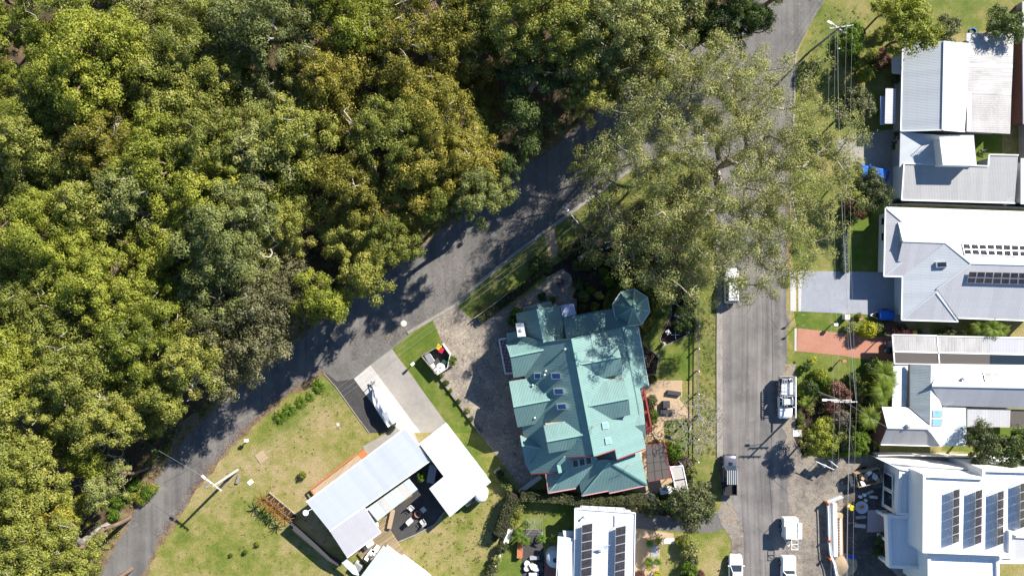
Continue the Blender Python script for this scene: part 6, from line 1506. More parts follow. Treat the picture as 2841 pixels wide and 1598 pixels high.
strip('ramp_wall', FR(B, (275,1280), (420,1175), (545,1082)), .55, 0, .5, 'concrete_pale', None, None, 'pale concrete ramp wall at the south end of the paved driveway', 'wall'); strip('bed_wall', FR(K, (190,65), (130,105), (290,330)), .25, 0, .35, 'stone_pale', None, None, 'pale L shaped garden bed wall beside the side lawn', 'wall')
strip('retaining_wall', FR(L, (1300,850), (1500,1120), (1740,1460)), .22, 0, .3, 'timber_grey', None, None, 'timber retaining edge along the west of the paved driveway', 'wall')
strip('timber_fence', FR(HF, (30,1012), (350,1285), (440,1335)), .14, 0, 1.5, 'metal_dark', None, None, 'dark fence with painted-in shade running off the corner of the long pale roof', 'fence')  # dark tone holds the shade on the fence as well as its navy
strip('white_wall', FR(K, (285,735), (180,1050), (60,1320)), .22, 0, .9, 'white_paint', None, None, 'crumbling white garden wall beside the tall hedge', 'wall'); boxthing('planter', 'white rectangular planter at the end of the hedge wall', 'planter', K(290,800), (.6, 2.2, .6), 'stone_pale', R(-18))
t = thing('garden_planter', 'long narrow dark planter holding the rusty cordylines', 'planter', P(M(1200, 965))); bar(t, P(M(1105,885), .2), P(M(1300,1048), .2), 'timber_grey', 1.0, .4, 'box'); bar(t, P(M(1105,885), .41), P(M(1300,1048), .41), 'mulch', .8, .02, 'soil')
t = thing('bird_bath', 'dark round fountain bowl at the head of the garden path', 'fountain', P(N(1122, 873))); MB().lathe(P(N(1122,873)), [(.45, 0), (.3, .2), (.2, .5), (.55, .75), (.5, .76), (.35, .66)], 18).build('bowl', 'metal_dark', t); MB().lathe(P(N(1122,873), .7), [(.12, 0), (.15, .2), (.03, .5)], 10).build('figure', 'metal_dark', t)
for i, (fr, q, s_, rz) in enumerate(((Q, (510,640), (.55, .6, .5), .6), (Q, (458,785), (.3, .35, .7), 0), (Q, (790,230), (.4, .5, .8), .2), (Q, (630,440), (.9, .4, .4), -.4), (Q, (388,940), (.3, .3, .3), 0), (Q, (758,635), (.35, .3, .5), 0), (N, (1595,472), (.7, .3, .2), .3), (N, (1530,545), (.6, .3, .2), -.1), (N, (1595,530), (.6, .25, .2), .4), (N, (1620,668), (.6, .3, .3), -.3), (N, (1325,625), (.6, .4, .3), .3), (N, (1470,730), (.3, .3, .5), 0))):
    o = MB(); o.box(P(fr(*q), s_[2]/2), s_, rz); c = P(fr(*q), s_[2]); o.lathe(c, [(.14, 0), (.16, .1), (.05, .28)], 8); tag(o.build('garden_ornament', 'stone_pale'), 'pale stone ornament standing in the dark mulch bed', 'ornament', 'ornaments in the mulch beds')
t = thing('garden_arch', 'scrolled iron plant frame in the small bed against the verandah', 'garden frame', P(Q(280, 980)))
for q in ((240,945), (318,948), (265,1062), (262,890)): c = P(Q(*q), .5); MB().tube([c + V3(.16*math.cos(a), .16*math.sin(a), 0) for a in [k*.6 for k in range(11)]], .025, 5, cap=False).build('scroll', 'timber_tan', t)
for a, b in (((225,950), (262,1060)), ((320,960), (262,1060))): bar(t, P(Q(*a), .5), P(Q(*b), .5), 'timber_tan', .05, .05, 'stem')
t = thing('swing_frame', 'white crossed garden stake by the stone ornament', 'garden stake', P(Q(605, 670))); bar(t, P(Q(552,674), .6), P(Q(660,672), .6), 'white_paint', .05, .05, 'bar'); bar(t, P(Q(605,640), .6), P(Q(610,720), .6), 'white_paint', .05, .05, 'bar')
o = MB().lathe(P(E(197,1002)), [(.22, 0), (.34, .45), (.28, .46), (.2, .4)], 16).build('garden_pot', 'paving_terracotta'); tag(o, 'terracotta pot in the gravel bed by the blue driveway', 'pot')
boxthing('letterbox_pillar', 'squat white pillar in the gravel bed by the blue driveway', 'pillar', E(8,990), (.6, .65, .9), 'white_paint', lidm='stone_pale')
for y in (838, 915): 
    o = MB(); o.beam(P(S(355,y)), P(S(355,y)) + V3(0, 0, 1.9), .05, .05); o.box(P(S(355,y)) + V3(0, 0, 1.8), (.5, .03, .3)); tag(o.build('sign_post', 'metal_grey'), 'thin sign post on the kerb between the two driveways', 'sign post', 'sign posts between the driveways')
tag(MB().tube([P(C(1625,130), .1) + V3(.45*math.cos(a), .45*math.sin(a), .0) for a in [k*.5 for k in range(14)]], .09, 6).build('pool_ring', 'tarp_blue'), 'blue hose coil on the lawn behind the stained roof', 'hose')
o = MB(); c = P(D(1750,290), .1)
for k in range(5): o.tube([c + V3(random.uniform(-.4, .4), random.uniform(-.5, .5), random.uniform(0, .5)) for _ in range(4)], .05, 5)
tag(o.build('bicycle_frame', 'metal_dark'), 'dark tangled metal frame on the small green lawn', 'scrap')

# broken rubble strewn over the building site
rs = np.random.default_rng(61); mb = MB(); sp_ = FR(G, (20,420), (380,300), (680,560), (700,1000), (800,1439), (150,1439), (30,900))
def _in(p, poly):
    c = False
    for i in range(len(poly)):
        a, b = poly[i], poly[(i+1) % len(poly)]
        if (a[1] > p[1]) != (b[1] > p[1]) and p[0] < (b[0]-a[0]) * (p[1]-a[1]) / (b[1]-a[1]) + a[0]: c = not c
    return c
k = 0
while k < 340:
    p = (rs.uniform(2200, 2400), rs.uniform(1330, 1598))
    if not _in(p, sp_): continue
    k += 1; s_ = rs.uniform(.03, .1); mb.box(P(p) + V3(0, 0, s_*.4), (s_*rs.uniform(.7, 2), s_, s_*.7), rs.uniform(0, 3), int(rs.integers(0, 3)))
o = mb.build('rubble', ['edging', 'timber_tan', 'gravel_grey']); tag(o, 'broken rubble strewn over the building site ground', 'rubble'); o['kind'] = 'stuff'
# ------------------------------------------------------------------ garden plants
def shrub_mesh(seed, ntuft=26, tr=0.36, nleaf=75, ln=0.20, wd=0.10, loose=0.0):
    rs = np.random.default_rng(seed); tips = []; tries = 0
    while len(tips) < ntuft and tries < 3000:
        tries += 1
        d = rs.normal(size=3); d /= np.linalg.norm(d)
        if d[2] < -0.3: continue
        p = d * (0.78 - loose * rs.random() * 0.5) * np.array([1, 1, 0.95]) + np.array([0, 0, 0.75])
        if any(np.sum((p - t) ** 2) < (tr * 0.55) ** 2 for t in tips): continue
        tips.append(p)
    crown = np_mesh('foliage', tuft_leaves(rs, tips, tr * rs.uniform(0.75, 1.2, len(tips)), nleaf, ln, wd, 0.85), 'leaf_hedge')
    pos, par, rad = skeleton(rs, [(0, 0, 0), (0, 0, 0.1), (0, 0, 0.25)], [t * np.array([.8, .8, .85]) for t in tips], 0.09)
    rad = [min(r_, 0.05) for r_ in rad]
    return skeleton_mesh('stem', pos, par, rad, 'bark_brown', 2), crown
SHR = [shrub_mesh(31), shrub_mesh(32, 22, 0.40, 80), shrub_mesh(33, 30, 0.30, 60, 0.18, 0.09, 0.6), shrub_mesh(34, 16, 0.42, 60, 0.22, 0.11, 0.8)]
KIND = {'leaf_drab': 'drab shrub', 'leaf_gum': 'pale shrub', 'leaf_hedge': 'grey green shrub', 'leaf_deep': 'dark green shrub', 'leaf_bright': 'bright green shrub', 'leaf_lime': 'lime green shrub', 'leaf_red': 'reddish brown shrub', 'leaf_dead': 'dry grey shrub', 'leaf_grey': 'olive grey shrub', 'leaf_olive': 'olive shrub', 'leaf_silver': 'silver leaved shrub', 'leaf_yellow': 'yellow leaved shrub', 'leaf_gold': 'golden shrub'}
def shrub(where, p, r, m='leaf_hedge', h=None, group=None, k=None, label=None):
    t = thing('shrub', label or (KIND[m] + ' ' + where), 'shrub', P(p), random.uniform(0, 6.28), group)
    h = h or r * 1.1
    t.scale = (r, r, h)
    me = SHR[k if k is not None else random.randrange(len(SHR))]
    child('stem', me[0], t); b = child('foliage', me[1], t)
    b.material_slots[0].link = 'OBJECT'; b.material_slots[0].material = MATS[m]
    return t
def hedge(label, pts, wd, ht, m, dens=150, z0=0.0, ln=0.17, lw=0.085, closed=False):
    """clipped hedge: woody core with a skin of leaves"""
    rs = np.random.default_rng(len(label)); q = [P(p) for p in pts]
    if closed: q = q + [q[0]]
    t = thing('hedge', label, 'hedge', q[0]); cs = []; nr = []; core = MB()
    for a, b in zip(q, q[1:]):
        d = b - a; l_ = d.length; u = d / l_; n_ = Vector((-u.y, u.x, 0))
        core.beam(a - u * 0.2 + V3(0, 0, ht * .45), b + u * 0.2 + V3(0, 0, ht * .45), wd * .72, ht * .86)
        N_ = int(l_ * (wd + 2 * ht) * dens); s_ = rs.random(N_) * (l_ + .3) - .15; k = rs.random(N_) * (wd + 2 * ht)
        bump = 0.10 * np.sin(s_ * 5.0 + 1) + 0.08 * rs.normal(size=N_)
        for si, ki, bi in zip(s_, k, bump):
            if ki < ht: off, z, nn = -wd/2 - bi*.5, ki, (-n_ + V3(0, 0, .25))
            elif ki < ht + wd: off, z, nn = ki - ht - wd/2, ht + bi, V3(0, 0, 1)
            else: off, z, nn = wd/2 + bi*.5, ki - ht - wd, (n_ + V3(0, 0, .25))
            # rounded shoulders
            e = max(0, abs(off) / (wd/2) - .7); z2 = z - e * .35 if nn.z == 1 else z
            p_ = a + u * float(si) + n_ * float(off); cs.append((p_.x, p_.y, max(.03, float(z2)) + z0)); nr.append((nn.x, nn.y, nn.z))
    nr = unit(np.array(nr) + rs.normal(size=(len(nr), 3)) * .55)
    core.build('core', 'mulch', t)
    o = bpy.data.objects.new('foliage', np_mesh('foliage', leaf_quads(rs, np.array(cs), nr, ln, lw), m)); COL.objects.link(o); o.parent = t; o.matrix_parent_inverse = world_m(t).inverted()
    return t
# fronds and blades, one object each
def frond_mesh(pairs=13, ln=1.0, wd=0.30, m='leaf_fern', droop=0.45):
    """one lacy frond: narrow midrib with a leaflet either side at every joint"""
    v = []; f = []
    for k in range(pairs + 1):
        u = k / pairs; c = Vector((u * ln * (1 - .12 * u), 0, .35 * math.sin(u * 2.2) * ln * .6 - droop * u * u * ln))
        v += [c + Vector((0, .012, 0)), c - Vector((0, .012, 0))]
        if k: f.append((2*k-2, 2*k-1, 2*k+1, 2*k))
    for k in range(pairs):
        u = (k + 1) / pairs; w_ = wd * math.sin(min(1, u * 1.15 + .12) * math.pi) ** .7 + .02
        for s_, i, j in ((1, 2*k, 2*k+2), (-1, 2*k+3, 2*k+1)):
            a_, b_ = v[i], v[j]; n0 = len(v); hi = b_ if s_ > 0 else a_
            lo_ = a_ if s_ > 0 else b_; q = lo_.lerp(hi, .75)
            v += [q, hi + Vector((ln * .08, s_ * w_, -w_ * .25))]
            f.append((2*k if s_ > 0 else 2*k+1, n0, n0 + 1))
    mb = MB(); mb.idx(v, f); return mb.mesh('frond', m)
def blade_mesh(ln=1.0, wd=0.09, m='leaf_bright', droop=0.5, rise=0.7, n=4):
    mb = MB(); q = [(Vector((u * ln * (.55 + .45 * (1 - u * .3)), 0, rise * u * ln - (rise + droop) * u * u * ln * .8)), wd * (1 - u) ** .6 * (.55 + u) + .004) for u in [k / n for k in range(n + 1)]]
    for (a, wa), (b, wb) in zip(q, q[1:]): mb.face([a + Vector((0, wa, 0)), a - Vector((0, wa, 0)), b - Vector((0, wb, 0)), b + Vector((0, wb, 0))])
    return mb.mesh('blade', m)
def rosette(name, label, cat, p, n, r, me, part, h=0.0, tiers=2, stemr=0.1, group=None, bark='bark_brown', up=0.35, z=0.0):
    c = P(p, h * .9); t = thing(name, label, cat, (c.x, c.y, z), random.uniform(0, 6.28), group)
    if h > 0: child('trunk', MB().tube([(0, 0, 0), (0.03, 0, h * .5), (0, 0, h)], [stemr * 1.2, stemr, stemr * .9], 8).mesh('trunk', bark), t)
    for k in range(n):
        tier = k % tiers; a = 2 * math.pi * k / n * (1 if tiers == 1 else 1.0) + random.uniform(-.15, .15)
        s_ = r * random.uniform(.85, 1.1) * (1 - .18 * tier)
        child(part, me, t, (0, 0, h), (0, -up * tier + random.uniform(-.1, .1), a), (s_, s_, s_))
    return t
FR_FERN = frond_mesh(11, 1.0, .36, 'leaf_fern', .32); FR_PALM = frond_mesh(15, 1.0, .42, 'leaf_bright', .55); FR_YEL = frond_mesh(9, 1.0, .34, 'leaf_yellow', .5)
BL_GRASS = blade_mesh(1.0, .035, 'leaf_bright', .55, .9); BL_RUST = blade_mesh(1.0, .05, 'leaf_rust', .3, .8); BL_YUC = blade_mesh(1.0, .045, 'leaf_lime', .3, .6); BL_BAN = blade_mesh(1.0, .16, 'leaf_bright', .5, .6); BL_YEL = blade_mesh(1.0, .17, 'leaf_yellow', .5, .5); BL_DEAD = blade_mesh(1.0, .05, 'leaf_dead', .5, .6)

# ---- the huge eucalypt at the junction and its neighbours
big = tree_meshes(41, 21.0, 15.4, 620, 1.15, 240, 0.235, 0.10, 0.85, 'bark_pale', base=0.24, lobes=30, depth=0.75, leafm='leaf_gum', flat=0.55, lean=0.02)
g0 = P((2002, 474), 14.0)
add_tree('eucalypt_tree', 'huge spreading eucalypt shading the road junction and corner garden', (g0.x, g0.y, 0), big, 0.6, (1.0, 0.97, 1.0), 'leaf_gum')
mid_kind = tree_meshes(42, 10.0, 4.4, 62, 0.80, 66, 0.28, 0.13, 0.26, 'bark_grey', base=0.3, lobes=8, depth=0.75)
small_kind = tree_meshes(43, 6.0, 2.6, 44, 0.62, 130, 0.26, 0.13, 0.16, 'bark_brown', base=0.25, lobes=5)
for p, sc, m, lb in (((1795, 655), 1.0, 'leaf_gum', 'grey leaved tree over the mulch bed near the turret'), ((1715, 615), .95, 'leaf_drab', 'dark tree over the corner garden beside the grass strip'), ((1890, 560), .9, 'leaf_gum', 'olive tree under the rim of the huge eucalypt by the fence'), ((1640, 470), .7, 'leaf_olive', 'slender tree overhanging the road beside the huge eucalypt'), ((1895, 745), .6, 'leaf_hedge', 'small grey tree by the rail fence near the turret')):
    g = P(p, 12.0 * sc); add_tree('garden_tree', lb, (g.x, g.y, 0), mid_kind, random.uniform(0, 6), (sc, sc, sc * 1.55), m)
for p, sc, m, lb in ((C(850,110), 1.3, 'leaf_lime', 'yellow green tree overhanging the pale gable roof'), (C(1240,130), .8, 'leaf_hedge', 'grey shrubby tree behind the pale gable roof'), (C(2000,40), .95, 'leaf_deep', 'dark tree at the back fence behind the stained roof'), (C(150,1090), .95, 'leaf_hedge', 'half bare grey tree beside the concrete yard'), (D(350,790), .95, 'leaf_hedge', 'round dense grey green tree next to the blue car'), (K(2330,470), 1.15, 'leaf_hedge', 'big grey leaved bush at the hedge end by the street'), (C(40,230), .8, 'leaf_bright', 'bright tree below the bundle of wires'), (O(2560,60), .9, 'leaf_lime', 'lime tree on the north lawn'), (I(1520,1080), .82, 'leaf_lime', 'lime bushy tree beside the building site'), (I(2010,1120), .6, 'leaf_bright', 'bright bushy tree below the fern garden pole'), (F(1900,1370), 1.1, 'leaf_deep', 'dark tree on the rear lawn by the concrete side path'), (F(1560,1330), 1.0, 'leaf_hedge', 'spreading grey shrub tree on the rear lawn'), (D(60,600), .75, 'leaf_olive', 'olive tree at the corner of the concrete yard')):
    g = P(p, 4.2 * sc); add_tree('garden_tree', lb, (g.x, g.y, 0), small_kind, random.uniform(0, 6), sc, m)
def bare_tree(label, base, h, r, ntip, seed, bark, trunk_r=.16, group=None, twig=.012, zc=0.0):
    rs = np.random.default_rng(seed); tips = []
    for _ in range(ntip):
        d = rs.normal(size=3); d[2] = abs(d[2]) * .8 + .1; d /= np.linalg.norm(d); q = (.35 + .65 * rs.random() ** .5)
        tips.append(np.array([d[0] * r * q, d[1] * r * q, h * .35 + d[2] * h * .65 * q]))
    pos, par, rad = skeleton(rs, [(0, 0, 0), (.05, 0, h * .1), (0, .05, h * .2), (0, 0, h * .3)], tips, trunk_r, .3)
    rad = [max(twig, x * .8 if i > 3 else x) for i, x in enumerate(rad)]
    c_ = P(base, zc); t = thing('bare_tree', label, 'tree', (c_.x, c_.y, 0), 0, group)
    big_ = [i for i in range(len(pos)) if rad[i] >= .045]
    mb, mt = MB(), MB()
    for i in range(1, len(pos)): (mb if rad[i] >= .045 else mt).tube([pos[par[i]], pos[i]], [min(rad[par[i]], rad[i]*1.3), rad[i]], 5 if rad[i] > .045 else 3, cap=False)
    child('trunk', mb.mesh('trunk', bark), t); child('crown', mt.mesh('crown', bark), t)
bare_tree('leafless grey tree by the sand path and rail fence', (1908, 1162), 6.5, 4.2, 800, 51, 'bark_grey', .16, twig=.017)
bare_tree('dead silver tree with tangled branches at the bush edge', (330, 1275), 8.5, 4.2, 190, 52, 'bark_pale', .26, twig=.025)
bare_tree('dead pale branches poking from the bush canopy', T(60, 440), 12, 4.5, 90, 53, 'bark_pale', .3, twig=.03)
for i, (q, h_) in enumerate((((300,215), 16), ((430,955), 15), ((1010,15), 17), ((1170,25), 16), ((640,520), 15), ((770,165), 15), ((470,340), 17), ((260,820), 15), ((110,890), 14), ((900,300), 15), ((1120,235), 14), ((60,230), 16), ((560,660), 14), ((1330,110), 14), ((180,520), 16), ((690,620), 13))):
    bare_tree('pale dead limbs standing out of the bush canopy', T(*q), h_, 3.4, 30, 80 + i, 'bark_pale', .30, 'dead limbs in the bush', .04, h_ * .8)
bare_tree('bare pale limbs hanging over the road at the top', T(1690, 120), 11, 4.5, 80, 54, 'bark_pale', .22, twig=.025)

# ---- hedges
hedge('clipped ring hedge round the octagonal turret', [(A(1690,325)[0] + 68 * math.cos(a) * 1.0, A(1690,325)[1] + 66 * math.sin(a)) for a in [R(-205 + 27 * k) for k in range(11)]], 1.1, 1.0, 'leaf_lime', 210)
hedge('long hedge between the main house and the white panelled house', FR(K, (430,350), (760,365), (1080,395), (1400,385), (1790,385)), 1.05, 2.0, 'leaf_hedge', 150)
hedge('tall hedge running down beside the crumbling white wall', FR(K, (340,350), (270,520), (190,760)), 1.5, 2.2, 'leaf_hedge', 130)
hedge('silver leaved hedge strip in front of the blue driveway', FR(S, (692,190), (690,330), (698,520)), .75, .9, 'leaf_silver', 170)
hedge('dark garden hedge along the grass strip fence', FR(N, (330,1235), (560,1075), (760,930), (900,800)), .9, .9, 'leaf_deep', 120)
hedge('dark clipped hedge on the fence line past the entry path', FR(N, (1130,600), (1300,480), (1500,330), (1700,180)), .8, 1.0, 'leaf_deep', 110)
# ---- shrubs: (frame, x, y, radius, leaf)
def many(where, fr, rows, group=None):
    for x, y, r_, m in rows: shrub(where, fr(x, y), r_, m, group=group)
many('in the dark mulch garden north of the turret', N, [(1600,870,.85,'leaf_bright'), (1350,1010,.8,'leaf_deep'), (1300,900,.75,'leaf_deep'), (1420,950,.7,'leaf_bright'), (1450,640,1.1,'leaf_olive'), (1300,700,.8,'leaf_deep'), (1000,720,.9,'leaf_deep'), (870,690,1.0,'leaf_deep'), (1380,700,.8,'leaf_deep'), (1500,1000,.7,'leaf_grey'), (1700,830,.9,'leaf_deep'), (1800,820,.9,'leaf_deep'), (1900,860,.8,'leaf_deep'), (1550,780,.7,'leaf_bright'), (1330,1120,.6,'leaf_deep'), (1460,1110,.6,'leaf_bright'), (1900,700,1.1,'leaf_deep'), (1650,640,1.0,'leaf_grey'), (2050,880,1.0,'leaf_deep'), (2150,820,.9,'leaf_deep'), (940,1010,.7,'leaf_deep'), (1050,1040,.5,'leaf_bright')], 'shrubs of the north garden')
many('in the curved bed between the turret and rail fence', Q, [(380,190,.65,'leaf_bright'), (405,400,.85,'leaf_deep'), (650,360,.7,'leaf_bright'), (750,520,1.1,'leaf_deep'), (640,560,1.0,'leaf_deep'), (760,130,1.0,'leaf_deep'), (640,150,.8,'leaf_red'), (760,330,.9,'leaf_deep'), (560,200,.6,'leaf_grey')], 'shrubs of the curved bed')
shrub('', A(1935,1225), .62, 'leaf_deep', .75, label='clipped dark ball shrub at the verandah corner', k=0); shrub('', A(1835,690), .65, 'leaf_deep', .8, label='round dark shrub against the east verandah roof', k=0); shrub('', A(1880,600), .5, 'leaf_deep', label='small dark shrub between the turret hedge and verandah'); shrub('', A(235,400), .8, 'leaf_bright', 1.2, label='green shrub at the north west house corner'); shrub('', A(190,500), .75, 'leaf_deep', 1.2, label='dark shrub against the west wall by the flue'); shrub('', L(1432,638), .75, 'leaf_bright', label='bright shrub leaning on the utility yard wall')
many('along the west retaining edge of the paved driveway', L, [(1360,890,.4,'leaf_deep'), (1412,975,.35,'leaf_bright'), (1500,1095,.4,'leaf_deep'), (1600,1195,.4,'leaf_grey'), (1640,1290,.45,'leaf_deep'), (1300,810,.4,'leaf_deep')], 'shrubs on the driveway edge')
many('in the walled bed beside the side lawn', K, [(190,130,.7,'leaf_deep'), (240,220,.8,'leaf_deep'), (290,280,.6,'leaf_grey')], 'shrubs of the walled bed')
many('along the crumbling white wall', K, [(400,470,.9,'leaf_grey'), (380,560,.8,'leaf_olive'), (330,640,.8,'leaf_olive'), (220,930,.9,'leaf_hedge'), (150,1060,.8,'leaf_grey'), (110,1170,.9,'leaf_hedge'), (60,1270,.9,'leaf_hedge'), (130,830,.6,'leaf_deep')], 'shrubs on the white wall')
many('under the big bush by the gravel driveway', K, [(2050,460,1.1,'leaf_deep'), (1930,470,1.0,'leaf_hedge'), (1840,520,1.2,'leaf_hedge'), (2150,540,1.1,'leaf_hedge'), (2460,480,1.2,'leaf_hedge'), (2480,400,1.1,'leaf_hedge'), (2420,330,.9,'leaf_grey'), (2250,560,1.1,'leaf_hedge'), (2380,570,1.0,'leaf_hedge')], 'shrubs by the gravel driveway')
many('in the dry garden between the white panelled house and street', K, [(2290,930,1.25,'leaf_grey'), (2280,1170,1.1,'leaf_bright'), (2250,860,.9,'leaf_olive'), (2330,1070,.9,'leaf_hedge'), (2420,1230,.6,'leaf_red'), (2260,1260,.9,'leaf_deep'), (1740,1250,.7,'leaf_red')], 'shrubs of the dry garden')
many('beside the sand path under the bare tree', RR, [(180,115,.75,'leaf_hedge'), (195,260,.65,'leaf_bright'), (185,185,.4,'leaf_red'), (200,330,.5,'leaf_bright'), (400,660,1.15,'leaf_bright'), (370,600,.7,'leaf_lime'), (225,570,.5,'leaf_hedge'), (550,800,.8,'leaf_dead'), (600,880,.9,'leaf_grey'), (440,800,.4,'leaf_red')], 'shrubs by the sand path')
many('in the street garden on the north verge', C, [(130,190,1.1,'leaf_bright'), (100,340,1.0,'leaf_bright'), (90,520,.9,'leaf_bright'), (430,530,1.1,'leaf_red'), (470,400,.6,'leaf_red'), (230,690,1.0,'leaf_lime'), (330,450,.8,'leaf_olive'), (640,740,1.0,'leaf_hedge'), (560,100,1.0,'leaf_lime'), (400,200,.8,'leaf_olive'), (60,980,.9,'leaf_deep'), (60,1200,.8,'leaf_bright')], 'shrubs of the north verge')
many('in the shaded bed between the round tree and small lawn', D, [(70,780,.75,'leaf_yellow'), (100,900,.8,'leaf_deep'), (60,980,.8,'leaf_red'), (160,1050,.9,'leaf_red'), (60,1120,.8,'leaf_deep'), (250,960,.7,'leaf_deep'), (330,1000,.6,'leaf_deep')], 'shrubs of the shaded bed')
many('in the bed between the blue and red driveways', E, [(60,1110,.8,'leaf_grey'), (400,1120,.85,'leaf_grey'), (560,1130,.8,'leaf_red'), (670,1150,1.0,'leaf_red'), (480,1180,.7,'leaf_deep'), (170,975,.5,'leaf_bright'), (1270,1190,.85,'leaf_hedge'), (1150,1200,.6,'leaf_deep'), (920,1190,.6,'leaf_deep')], 'shrubs between the driveways')
shrub('', E(250,1150), 1.15, 'leaf_yellow', 1.2, label='glowing lime yellow ball shrub beside the red driveway', k=0)
many('in the fern garden around the power pole', I, [(1480,260,.9,'leaf_lime'), (1540,340,.8,'leaf_bright'), (1310,170,.7,'leaf_deep'), (1360,420,1.0,'leaf_deep'), (1680,420,1.2,'leaf_red'), (1780,520,1.0,'leaf_red'), (1620,640,1.0,'leaf_red'), (1720,800,1.2,'leaf_dead'), (1790,900,1.2,'leaf_grey'), (1720,1010,1.0,'leaf_grey'), (1550,880,1.1,'leaf_lime'), (1420,1150,.8,'leaf_olive'), (1800,1120,1.0,'leaf_grey'), (1250,840,.5,'leaf_deep'), (1900,300,.8,'leaf_deep'), (1950,420,.9,'leaf_deep'), (2100,180,.8,'leaf_deep'), (2180,120,.9,'leaf_deep')], 'shrubs of the fern garden')
many('on the dry lawn of the long pale roofed house', M, [(1360,740,.5,'leaf_lime'), (1050,1215,.4,'leaf_lime'), (960,1275,.3,'leaf_bright'), (860,1295,.3,'leaf_bright')], 'small plants on the dry lawn')
many('in the fresh dirt in front of the new white house', G, [(950,1000,.9,'leaf_deep'), (980,1100,.8,'leaf_deep'), (900,1150,.6,'leaf_deep'), (430,40,.8,'leaf_bright'), (560,10,.9,'leaf_bright'), (1330,1420,.6,'leaf_deep')], 'plants on the building site')
shrub('', HF(1080,630), .75, 'leaf_bright', 1.0, label='bright shrub in the shaded courtyard corner')
for x, y, r_ in ((250,905,.8), (290,860,.9), (120,830,1.2), (200,790,1.1), (60,1010,1.0), (330,830,.8), (90,930,.9), (170,880,.8), (40,880,1.0), (330,460,.7)): shrub('on the open bush edge beside the road bend', M(x, y) if x > 45 else M(x, y), r_, 'leaf_bright' if r_ > .85 else 'leaf_lime', r_*.8, 'low bushes on the bush edge')
shrub('', T(172,1085), 1.3, 'leaf_red', 7.0, label='pinkish dead crown standing in the bush', k=2)
for q in ((840,740), (850,330), (848,245)): shrub('lit up in a gap of the bush', T(*q), 1.6, 'leaf_bright', 3.0, 'saplings in bush gaps')
# ---- tree ferns, palms, grasses
for i, (fr, q, r_, h_) in enumerate(((F, (440,545), 2.3, 3.0), (F, (420,735), 2.3, 3.2), (F, (380,850), 1.7, 2.2), (F, (270,1030), 2.4, 3.0), (F, (500,640), 1.8, 2.6), (I, (1340,610), 1.35, 1.2), (E, (1700,1120), 1.8, 2.2), (E, (1850,1140), 2.0, 2.6), (E, (1960,1150), 1.6, 2.2), (E, (1550,1195), 1.2, 1.4))):
    lab = 'tree fern with broad lacy fronds against the weathered roof house' if fr is F else 'small tree fern by the street kerb' if fr is I else 'tree fern in the gap between the white hip roof and carport'
    rosette('tree_fern', lab, 'tree fern', fr(*q), 11, r_ * 1.05, FR_FERN, 'frond', h_, 2, .13, None if fr is I else ('tree ferns by the weathered roof' if fr is F else 'tree ferns in the gap'))
for q, r_ in (((480,700), 1.0), ((400,775), 1.0), ((470,880), 1.1), ((420,850), .9)): rosette('palm', 'bright feathery palm beside the clothes hoist lawn', 'palm', K(*q), 12, r_, FR_PALM, 'frond', 1.5, 2, .09, 'palms by the hoist lawn')
rosette('yucca', 'pale spiky yucca by the white panelled house', 'yucca', K(800,855), 26, .95, BL_YUC, 'blade', .8, 3, .08, up=.45); rosette('banana_plant', 'broad leaved bright plant beside the pale yucca', 'plant', K(650,855), 9, 1.1, BL_BAN, 'leaf', .9, 2, .09)
for q, r_, me, lb in (((1860,910), .95, FR_PALM, 'bright feathery palm on the sand path'), ((1955,880), .85, BL_YEL, 'yellow broad leaved plant on the sand path'), ((1850,1110), 1.0, FR_PALM, 'feathery palm below the path slab'), ((1945,1115), .9, FR_PALM, 'small feathery palm beside the path slab'), ((1850,1190), .6, BL_YEL, 'yellow broad leaved plant below the palms'), ((1945,1250), .9, BL_YEL, 'large yellow leaved plant below the palms'), ((2180,900), .55, BL_YEL, 'small yellow leaved plant in the dry garden')):
    rosette('palm' if me is FR_PALM else 'broadleaf_plant', lb, 'palm' if me is FR_PALM else 'plant', K(*q), 12 if me is FR_PALM else 9, r_, me, 'frond' if me is FR_PALM else 'leaf', .8, 2, .07)
rosette('broadleaf_plant', 'yellow leaved plant on the green lawn below the red driveway', 'plant', I(1440,85), 9, .75, BL_YEL, 'leaf', .5, 2, .05); rosette('dead_cordyline', 'dry grey spiky plant between carport and fence', 'plant', E(1010,1185), 20, .9, BL_DEAD, 'blade', .6, 2, .06); rosette('agave', 'dry silvery spiky plant beside the gazebo', 'plant', RR(540,745), 24, 1.1, BL_DEAD, 'blade', .3, 3, .08)
for q, r_ in (((1470,130), 1.15), ((1405,200), .8), ((1345,240), 1.0), ((1265,290), 1.1), ((1200,340), 1.15)): rosette('grass_clump', 'bright tussock grass clump in the row beside the road bend', 'grass', M(*q), 60, r_ * 1.4, BL_GRASS, 'blade', 0, 3, 0, 'tussock row beside the road', up=.4)
for q in ((1085,912), (1130,940), (1165,968), (1190,998), (1238,1038)): rosette('cordyline', 'rusty orange cordyline in the long narrow planter', 'plant', M(*q), 24, 1.5, BL_RUST, 'blade', .9, 3, .06, 'cordylines in the planter', up=.45, z=.4)
boxthing('path_slab', 'pale concrete slab across the sand path', 'slab', K(2078,885), (1.4, .75, .06), 'stone_pale'); boxthing('path_slab', 'long grey slab along the sand path', 'slab', K(1912,1000), (.9, 1.5, .06), 'wall_grey')

